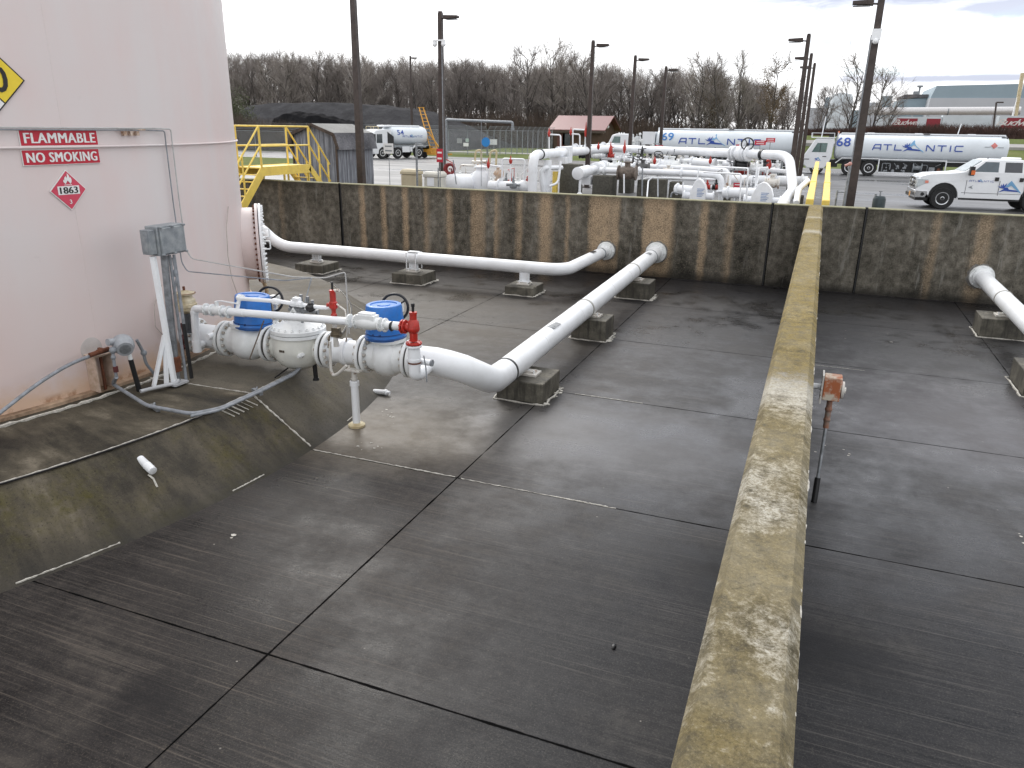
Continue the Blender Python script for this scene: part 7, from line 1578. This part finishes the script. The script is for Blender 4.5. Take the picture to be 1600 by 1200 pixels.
# embankment on the right with the brewery behind
mb = MB(); nx, ny = 60, 10; vs = []
for j in range(ny+1):
    for i in range(nx+1):
        x = -30+170*i/nx; k = j/ny; y = 112.6+80*k; h = min(1, max(0, (x+26)/18))*2.45; vs.append((x, y, G+h-.25))
mb.add(vs, [(j*(nx+1)+i, j*(nx+1)+i+1, (j+1)*(nx+1)+i+1, (j+1)*(nx+1)+i) for j in range(ny) for i in range(nx)])
struct('embankment_hill', mb, SCRUB, smooth=60)
mb = MB(); nx, ny = 60, 12; vs = []
for j in range(ny+1):
    for i in range(nx+1):
        x = -34+174*i/nx; k = j/ny; y = 88.2+25*k; h = min(1, max(0, (x+26)/18))*(k*k*(3-2*k))*2.45; vs.append((x, y, G-.05+h+random.uniform(0, .08)))
mb.add(vs, [(j*(nx+1)+i, j*(nx+1)+i+1, (j+1)*(nx+1)+i+1, (j+1)*(nx+1)+i) for j in range(ny) for i in range(nx)])
struct('grass_slope', mb, GRASS, smooth=60)
mb = MB()
mb.add([(-10, 101.2, 3.20), (140, 101.2, 3.20), (140, 103.6, 3.52), (-10, 103.6, 3.52), (-10, 101.2, 2.6), (140, 101.2, 2.6), (140, 103.6, 2.6), (-10, 103.6, 2.6)], [(0, 1, 2, 3), (0, 4, 5, 1), (3, 2, 6, 7), (0, 3, 7, 4), (1, 5, 6, 2), (4, 7, 6, 5)])
struct('upper_road', mb, simple('pale_road', (.30, .29, .28), .8, scale=.3))
def yb3(px, py, Y): return PY(px, py, Y)
def cube_b(px0, px1, pyt, pyb, Y, dep, mat, par, name, slant=0.0):
    a = PY(px0, pyt, Y); b = PY(px1, pyb, Y); mb = MB()
    mb.prism([(a.x, b.z), (b.x, b.z), (b.x, a.z), (a.x+slant, a.z)], Y, Y+dep); return build(name, mb, mat, par, smooth=0)
t = thing('brewery_hall', 'huge windowless blue grey industrial hall on the right horizon', 'building', (PY(1530, 190, 300).x, 300, G))
a = PY(1446, 169, 300); b = PY(1680, 169, 300); zt_ = PY(1453, 134, 300).z; zt2 = PY(1600, 131, 300).z; zm = PY(1449, 153, 300).z; zb_ = 3.0
mb = MB(); mb.prism([(a.x, zb_), (b.x, zb_), (b.x, zm), (a.x+1.0, zm)], 300, 340); build('lower_wall', mb, BODYLIGHT, t, smooth=0)
mb = MB(); mb.prism([(a.x+1.0, zm+.01), (b.x, zm+.01), (b.x, zt2+.4), (a.x+2.2, zt_)], 300.2, 340); build('upper_wall', mb, BODYGREY, t, smooth=0)
t = thing('low_warehouse', 'lower blue grey warehouse left of the huge hall', 'building', (PY(1420, 190, 310).x, 310, G))
a = PY(1385, 169, 310); b = PY(1447, 169, 310); mb = MB(); mb.prism([(a.x, 3), (b.x, 3), (b.x, PY(1447, 153, 310).z), (a.x+4, PY(1400, 155, 310).z)], 310, 340); build('wall', mb, BODYGREY, t, smooth=0)
mb = MB(); mb.bx(a.x+5, b.x, 309.5, 340, PY(1447, 153, 310).z+.02, PY(1447, 149, 310).z+.3); build('roof_edge', mb, SHINGLE, t); q = PY(1432, 150, 310); mb = MB(); mb.bx(q.x-1, q.x+1, 311, 313, q.z, q.z+1.6); mb.lathe((q.x+.8, 312, q.z+1.6), Z, [(.3, 0), (.3, 1.2), (1.0, 1.4), (1.0, 1.9)], 10); build('roof_vent', mb, GREYBOX, t)
t = thing('plant_buildings', 'hazy pale factory blocks and tanks seen through the bare trees', 'building', (PY(1300, 190, 260).x, 260, G))
for x0_, x1_, y0_, Y in ((1262, 1292, 168, 255), (1290, 1312, 152, 262), (1314, 1345, 172, 250), (1352, 1375, 160, 265), (1380, 1395, 150, 268)):
    a = PY(x0_, y0_, Y); b = PY(x1_, y0_, Y); mb = MB(); mb.bx(a.x, b.x, Y, Y+10, 2, a.z); build('block', mb, BODYLIGHT if Y % 2 else BODYGREY, t, smooth=0)
mb = MB(); q = PY(1312, 175, 240); mb.lathe((q.x, 240, 2), Z, [(3.0, 0), (3.0, q.z+1.5), (2.4, q.z+2.6), (.5, q.z+3.0)], 24); build('silo', mb, TRAILERW, t)
t = thing('elevated_pipe_bridge', 'long shiny horizontal duct in front of the huge hall', 'pipe bridge', (PY(1490, 190, 230).x, 230, G))
a = PY(1366, 174, 230); b = PY(1594, 173, 230); mb = MB(); mb.tube([a, b], .95, 18)
d = (b-a).normalized(); o = build('duct', mb, simple('pale_metal_duct', (.66, .65, .65), .35, .2), t)
mb = MB()
for px in (1370, 1480, 1584): q = PY(px, 174, 230); mb.lathe((q.x, 230, q.z), (1, 0, 0), [(1.0, 0), (1.0, .3)], 18)
build('duct_collar', mb, GREYBOX, o)
mb = MB(); mb.beam(a-Z*1.6, b-Z*1.6, .5, .35); mb.beam(a-Z*2.3, b-Z*2.3, .5, .3)
for k in range(9): p = a+(b-a)*(k+.5)/9; mb.bx(p.x-.2, p.x+.2, 229.8, 230.2, 2.5, p.z-.9)
build('trestle', mb, BODYLIGHT, t)
RW = simple('script_white', (.72, .70, .68), .5)
def trailer(px0, px1, pyt, pyb, Y, label, word, reds, wx):
    a = PY(px0, pyt, Y); b = PY(px1, pyb, Y); t = thing('box_trailer', label, 'trailer', ((a.x+b.x)/2, Y, b.z-1), 'long box trailers parked behind the hedge')
    mb = MB(); mb.bx(a.x, b.x, Y, Y+2.6, b.z-.6, a.z); build('box', mb, TRAILERW, t, smooth=0)
    mb = MB(); mb.bx(a.x+1, b.x-1, Y+.3, Y+2.3, b.z-1.6, b.z-.6); build('undercarriage', mb, BLACK, t)
    for i, (r0, r1) in enumerate(reds):
        p, q = PY(r0, pyt, Y), PY(r1, pyb, Y); mb = MB(); sl = (a.z-b.z)*.6 if i == 0 and word else 0; mb.add([(p.x, Y-.02, b.z-.3), (q.x, Y-.02, b.z-.3), (q.x, Y-.02, a.z-.3), (p.x+sl, Y-.02, a.z-.3)], [(0, 1, 2, 3)]); build('maroon_panel', mb, MAROON, t, smooth=0)
    if word:
        mb = MB(); hh = (a.z-b.z)*.72; tv = fitw(text2d(word, 1, .45, .01, .85), wx, hh*.8); p = PY((reds[0][0]+reds[0][1])/2, pyt, Y); put2d(mb, tv, lambda x, z: Vector((x, Y-.05, z)), 1, 1, p.x+wx*(.10 if wx < 6 else .02), (a.z+b.z)/2-.15); build('script_lettering', mb, RW, t, smooth=0)
    for x in (a.x+2, a.x+3.4, b.x-3.4, b.x-2): mb = MB(); mb.lathe((x, Y+.1, b.z-1.7), (0, 1, 0), [(.5, 0), (.5, .3)], 14); build('wheel', mb, RUBBER, t)
    return t
trailer(1372, 1470, 182, 198, 170, 'box trailer with maroon panels and cut off white script, left of the hedge gap', 'Budwe', ((1393, 1432), (1449, 1468)), 4.2)
trailer(1474, 1547, 180, 198, 170, 'plain pale box trailer between the two with maroon panels', None, (), 0)
trailer(1562, 1690, 181, 200, 166, 'box trailer with a maroon panel and white script cut by the right edge', 'Budweiser', ((1564, 1640),), 9.0)
mb = MB(); q = PY(1556, 195, 150); mb.tube([(q.x, 150, 2), (PY(1557, 160, 150).x, 150, PY(1557, 160, 150).z)], .14, 6); mb.box((PY(1559, 160, 150).x+.3, 150, PY(1557, 160, 150).z), (1.0, .4, .2)); one('street_lamp', mb, POLE, 'slim dark street lamp before the pale trailer', 'lamp')
t = thing('striped_stack', 'pale yellow and white mast at the right edge before the huge hall', 'mast', (PY(1596, 180, 200).x, 200, G)); a = PY(1597, 178, 200); b = PY(1602, 114, 200)
mb = MB(); mb.beam((a.x-.8, 200, 2), (b.x-.5, 200, b.z), .9, .6); build('yellow_leg', mb, CREAM, t); mb = MB(); mb.tube([(a.x-2.0, 200, 2), (b.x-.1, 200, b.z-2)], .3, 8); build('white_tube', mb, WHITE, t)

# ================================================================== BARE TREES
def make_tree(seed, spread=1.0, lean=0.0, dens=1.0, up=.55, leafy=0.0):
    rd = random.Random(seed); T = MB(); C_ = MB()
    def seg(mb, pts, r0, r1, n):
        m = len(pts); mb.tube(pts, [r0+(r1-r0)*i/(m-1) for i in range(m)], n, cap=False)
    def wig(p, d, L, n, w_, upb):
        pts = [p]; d = d.normalized()
        for i in range(n):
            d = (d+Vector((rd.gauss(0, w_), rd.gauss(0, w_), rd.gauss(0, w_)+upb))).normalized(); pts.append(pts[-1]+d*(L/n))
        return pts
    H_ = 9.0; trunk = wig(Vector((0, 0, -.3)), Vector((lean, 0, 1)), H_, 8, .07, .05); seg(T, trunk, .15, .035, 6)
    def rdir(d, ang):
        u, v = frame(d); a = rd.uniform(0, 2*pi); return (d*cos(ang)+(u*cos(a)+v*sin(a))*sin(ang)).normalized()
    nb = int(13*dens)
    for b in range(nb):
        k = .22+.78*(b+rd.random())/nb; i = min(7, int(k*8)); p = trunk[i]+(trunk[i+1]-trunk[i])*(k*8-i if i < 8 else 1); d = (trunk[i+1]-trunk[i]).normalized()
        L = (4.4-2.4*k)*rd.uniform(.75, 1.25)*spread; br = wig(p, rdir(d, rd.uniform(.5, 1.0)), L, 5, .13, up*.18); seg(T, br, .062*(1.25-k*.7), .016, 4)
        for s in range(8):
            j = rd.randint(1, 4); q = br[j]+(br[j+1]-br[j])*rd.random(); sb = wig(q, rdir((br[j+1]-br[j]).normalized(), rd.uniform(.4, .9)), L*rd.uniform(.28, .5), 4, .16, up*.16); seg(C_, sb, .026, .011, 3)
            for w_ in range(6):
                j2 = rd.randint(0, 3); q2 = sb[j2]+(sb[j2+1]-sb[j2])*rd.random(); tw = wig(q2, rdir((sb[j2+1]-sb[j2]).normalized(), rd.uniform(.3, .9)), rd.uniform(.6, 1.3), 2, .2, .12); seg(C_, tw, .012, .006, 3)
                if leafy and rd.random() < leafy:
                    c = tw[1]; 
                    for _ in range(3):
                        e = c+Vector((rd.gauss(0, .18), rd.gauss(0, .18), rd.gauss(0, .18))); C_.add([e, e+Vector((.10, .02, .06)), e+Vector((.02, .06, .13))], [(0, 1, 2)])
    return T, C_
def mk(seed, label, mat=TWIG, **k):
    T, C_ = make_tree(seed, **k); t = thing('bare_tree', label, 'tree', (0, 0, 0), 'bare trees in the wood')
    build('trunk', T, BARK, t, smooth=60); build('crown', C_, mat, t, smooth=0); return t
protos = [mk(11, 'x', spread=1.05), mk(12, 'x', spread=.85, up=.8), mk(13, 'x', TWIGP, spread=1.15), mk(14, 'x', spread=.95, lean=.08, up=.8), mk(15, 'x', TWIGP, spread=.8, up=1), mk(16, 'x', TWIGP, spread=1.25, dens=1.15), mk(17, 'x', spread=1.0, lean=-.08)]
leafp = mk(21, 'x', simple('brown_clinging_leaves', (.12, .085, .05), .9), spread=.9, leafy=.5)
rd = random.Random(42); first = {}
kind_w = ['spreading bare tree with dark branches in the wood', 'slender upright bare tree in the wood', 'pale twigged broad bare tree in the wood', 'bare tree leaning slightly right in the wood', 'narrow pale bare tree in the wood', 'dense crowned bare tree in the wood', 'bare tree leaning slightly left in the wood']
def place(pi_, x, y, h, label=None, z=None):
    o = protos[pi_] if pi_ < 7 else leafp
    if pi_ not in first: first[pi_] = 1; c = o
    else: c = copy_tree(o)
    s = h/10.5; c.location = (x, y, G-.1 if z is None else z); c.scale = (s*rd.uniform(.9, 1.15), s*rd.uniform(.9, 1.15), s); c.rotation_euler = (0, 0, rd.uniform(0, 6.28))
    c['label'] = label or kind_w[pi_]; return c
TOP = [(340, 82), (420, 80), (500, 84), (560, 86), (640, 90), (720, 90), (780, 98), (840, 98), (900, 97), (960, 102), (1000, 106), (1060, 102), (1100, 100), (1150, 102), (1200, 112), (1240, 128)]
def topat(px):
    for (a, ya_), (b, yb_) in zip(TOP, TOP[1:]):
        if a <= px <= b: return ya_+(yb_-ya_)*(px-a)/(b-a)
    return 140
n_tr = 0
for row, (Y, st_) in enumerate(((122, 15), (130, 17), (141, 19), (156, 22))):
    px = 335+row*5
    while px < 1245:
        yy = Y+rd.uniform(-3, 3); q = PY(px, topat(px)+rd.uniform(-5, 9), yy); h = max(6, q.z-G)*rd.uniform(.90, 1.04)
        if px > 1130: h *= .92
        place(rd.choice((0, 1, 2, 3, 4, 5, 6)), q.x, yy, h); px += st_*rd.uniform(.6, 1.4); n_tr += 1
SP = [(832, 56, 112, 0, 'tall forked tree above the wood left of the pole by the red roof'), (868, 60, 113, 5, 'tallest broad bare tree standing over the red roofed building'), (890, 66, 114, 2, 'tall pale tree just left of the pole by the red roof'), (940, 74, 112, 6, 'tall bare tree right of the pole by the red roof'),
      (1098, 82, 108, 5, 'crown rising over the middle of truck 69'), (1143, 70, 106, 1, 'very slender tall tree over the rear of truck 69'), (1165, 78, 107, 4, 'second slender tree over the rear of truck 69'), (1216, 82, 100, 7, 'tree with brown clinging leaves left of the three poles'),
      (1345, 84, 120, 5, 'wide bare tree just left of the right hand pole'), (1378, 96, 124, 2, 'wide bare tree just right of the right hand pole'), (1302, 124, 118, 0, 'dark crooked tree between the three poles and the right pole'), (1325, 140, 122, 2, 'small pale tree left of the right hand pole'),
      (1285, 135, 126, 4, 'narrow little tree right of the three poles'), (1392, 135, 130, 6, 'low tree at the left end of the trailers'), (1262, 138, 124, 3, 'small tree beside the three poles'), (1120, 110, 110, 7, 'brownish tree over truck 69'), (1186, 118, 112, 0, 'dark tree left of the leafy one')]
for px, py, Y, k, l in SP:
    q = PY(px, py, Y); place(k, q.x, Y, q.z-G, l)
# the far mass of the wood behind the trees one can tell apart
base = [p for p in protos[:4]]
mb = MB()
for i in range(150):
    k = rd.choice(base); cm = k.children[1] if k.children[1].name.startswith('crown') else k.children[0]; px = rd.uniform(330, 960); Y = rd.uniform(165, 190); q = PY(px, topat(px)+rd.uniform(0, 14), Y)
    s = (q.z-G)/10.5; a = rd.uniform(0, 6.28); ca, sa = cos(a)*s, sin(a)*s
    me = cm.data; nv = len(me.vertices)
    if i % 1: continue
    step = 1
    mb.add([(q.x+v.co.x*ca-v.co.y*sa, Y+v.co.x*sa+v.co.y*ca, G+v.co.z*s) for v in me.vertices], [tuple(p.vertices) for p in me.polygons]) if i < 44 else None
o = build('far_wood', mb, TWIG, smooth=0); o['kind'] = 'stuff'; tag(o, 'grey brown mass of the wood behind the nearer bare trees', 'wood')
# brush at the foot of the wood
def brush(name, ctrl, Y0, dep, n, mat, label, hk=1.0, w_=.05, kind='stuff', zb=G):
    rd2 = random.Random(len(label)); mb = MB(); 
    for i in range(n):
        k = rd2.random()*(len(ctrl)-1); j = int(k); a, b = ctrl[j], ctrl[j+1]; f_ = k-j; px = a[0]+(b[0]-a[0])*f_; py = a[1]+(b[1]-a[1])*f_; Y = Y0+dep*rd2.random()
        q = PY(px, py, Y); h = max(.3, (q.z-zb))*rd2.uniform(.45, 1.1)*hk
        p = Vector((q.x+rd2.uniform(-.5, .5), Y, zb-.1)); d = Vector((rd2.gauss(0, .25), rd2.gauss(0, .25), 1))*h; m = p+d*.55+Vector((rd2.gauss(0, .15), 0, 0)); e = p+d
        mb.add([p+Vector((-w_, 0, 0)), p+Vector((w_, 0, 0)), m+Vector((w_*.7, 0, 0)), m-Vector((w_*.7, 0, 0)), e], [(0, 1, 2, 3), (3, 2, 4)])
        for _ in range(3):
            s = p+d*rd2.uniform(.25, .9); e2 = s+Vector((rd2.gauss(0, .4), rd2.gauss(0, .3), rd2.uniform(.1, .6)))*min(1.2, h*.5); mb.add([s-Vector((w_*.4, 0, 0)), s+Vector((w_*.4, 0, 0)), e2], [(0, 1, 2)])
    o = build(name, mb, mat, smooth=0); o['kind'] = kind; return tag(o, label, 'brush')
brush('undergrowth', [(340, 172), (620, 170), (760, 172), (860, 170), (960, 176), (1060, 190), (1150, 196), (1240, 202)], 108, 26, 15000, BRUSH, 'dark brown undergrowth along the foot of the wood', 1.0, .05)
brush('dry_brush', [(352, 172), (385, 180), (430, 186), (470, 192), (545, 205)], 71, 4, 2600, BRUSH, 'reddish brown dry brush behind the yellow stairs', 1.0, .03)
brush('tan_grass_bank', [(700, 190), (735, 200), (775, 212)], 118, 6, 1500, simple('tan_dry_grass', (.30, .20, .11), .95, scale=.5), 'patch of tan dry grass at the right end of the heap', 1.0, .06)
brush('trailer_hedge', [(1235, 200), (1330, 199), (1380, 195), (1480, 193), (1640, 197)], 116, 6, 9000, simple('dark_red_brown_hedge', (.085, .045, .035), .95, c2=(.045, .028, .024), scale=.6), 'dark reddish hedge in front of the trailers', 1.0, .05, zb=G+2.2)
# evergreen bush behind the tank edge
def bush(px, py, Y, r, label):
    q = PY(px, py, Y); t = thing('evergreen_bush', label, 'bush', (q.x, Y, G)); rd2 = random.Random(4); mb = MB()
    for i in range(4200):
        d = Vector((rd2.gauss(0, 1), rd2.gauss(0, 1), rd2.gauss(0, 1))).normalized()*r*(rd2.random()**.4)*(1+.35*sin(rd2.random()*9)); c = Vector((q.x+d.x, Y+d.y, G+r*1.5+d.z*1.5)); u = Vector((rd2.gauss(0, .1), rd2.gauss(0, .1), rd2.gauss(0, .1)))
        mb.add([c, c+u, c+Vector((rd2.gauss(0, .09), rd2.gauss(0, .09), .12))], [(0, 1, 2)])
    build('foliage', mb, LEAFY, t, smooth=0); mb = MB(); mb.cyl((q.x, Y, G-.1), (q.x, Y, G+r), .1, .05, n=8); build('stem', mb, BARK, t)
bush(368, 180, 78, 2.1, 'dull green evergreen bush peeping out right of the pink tank')
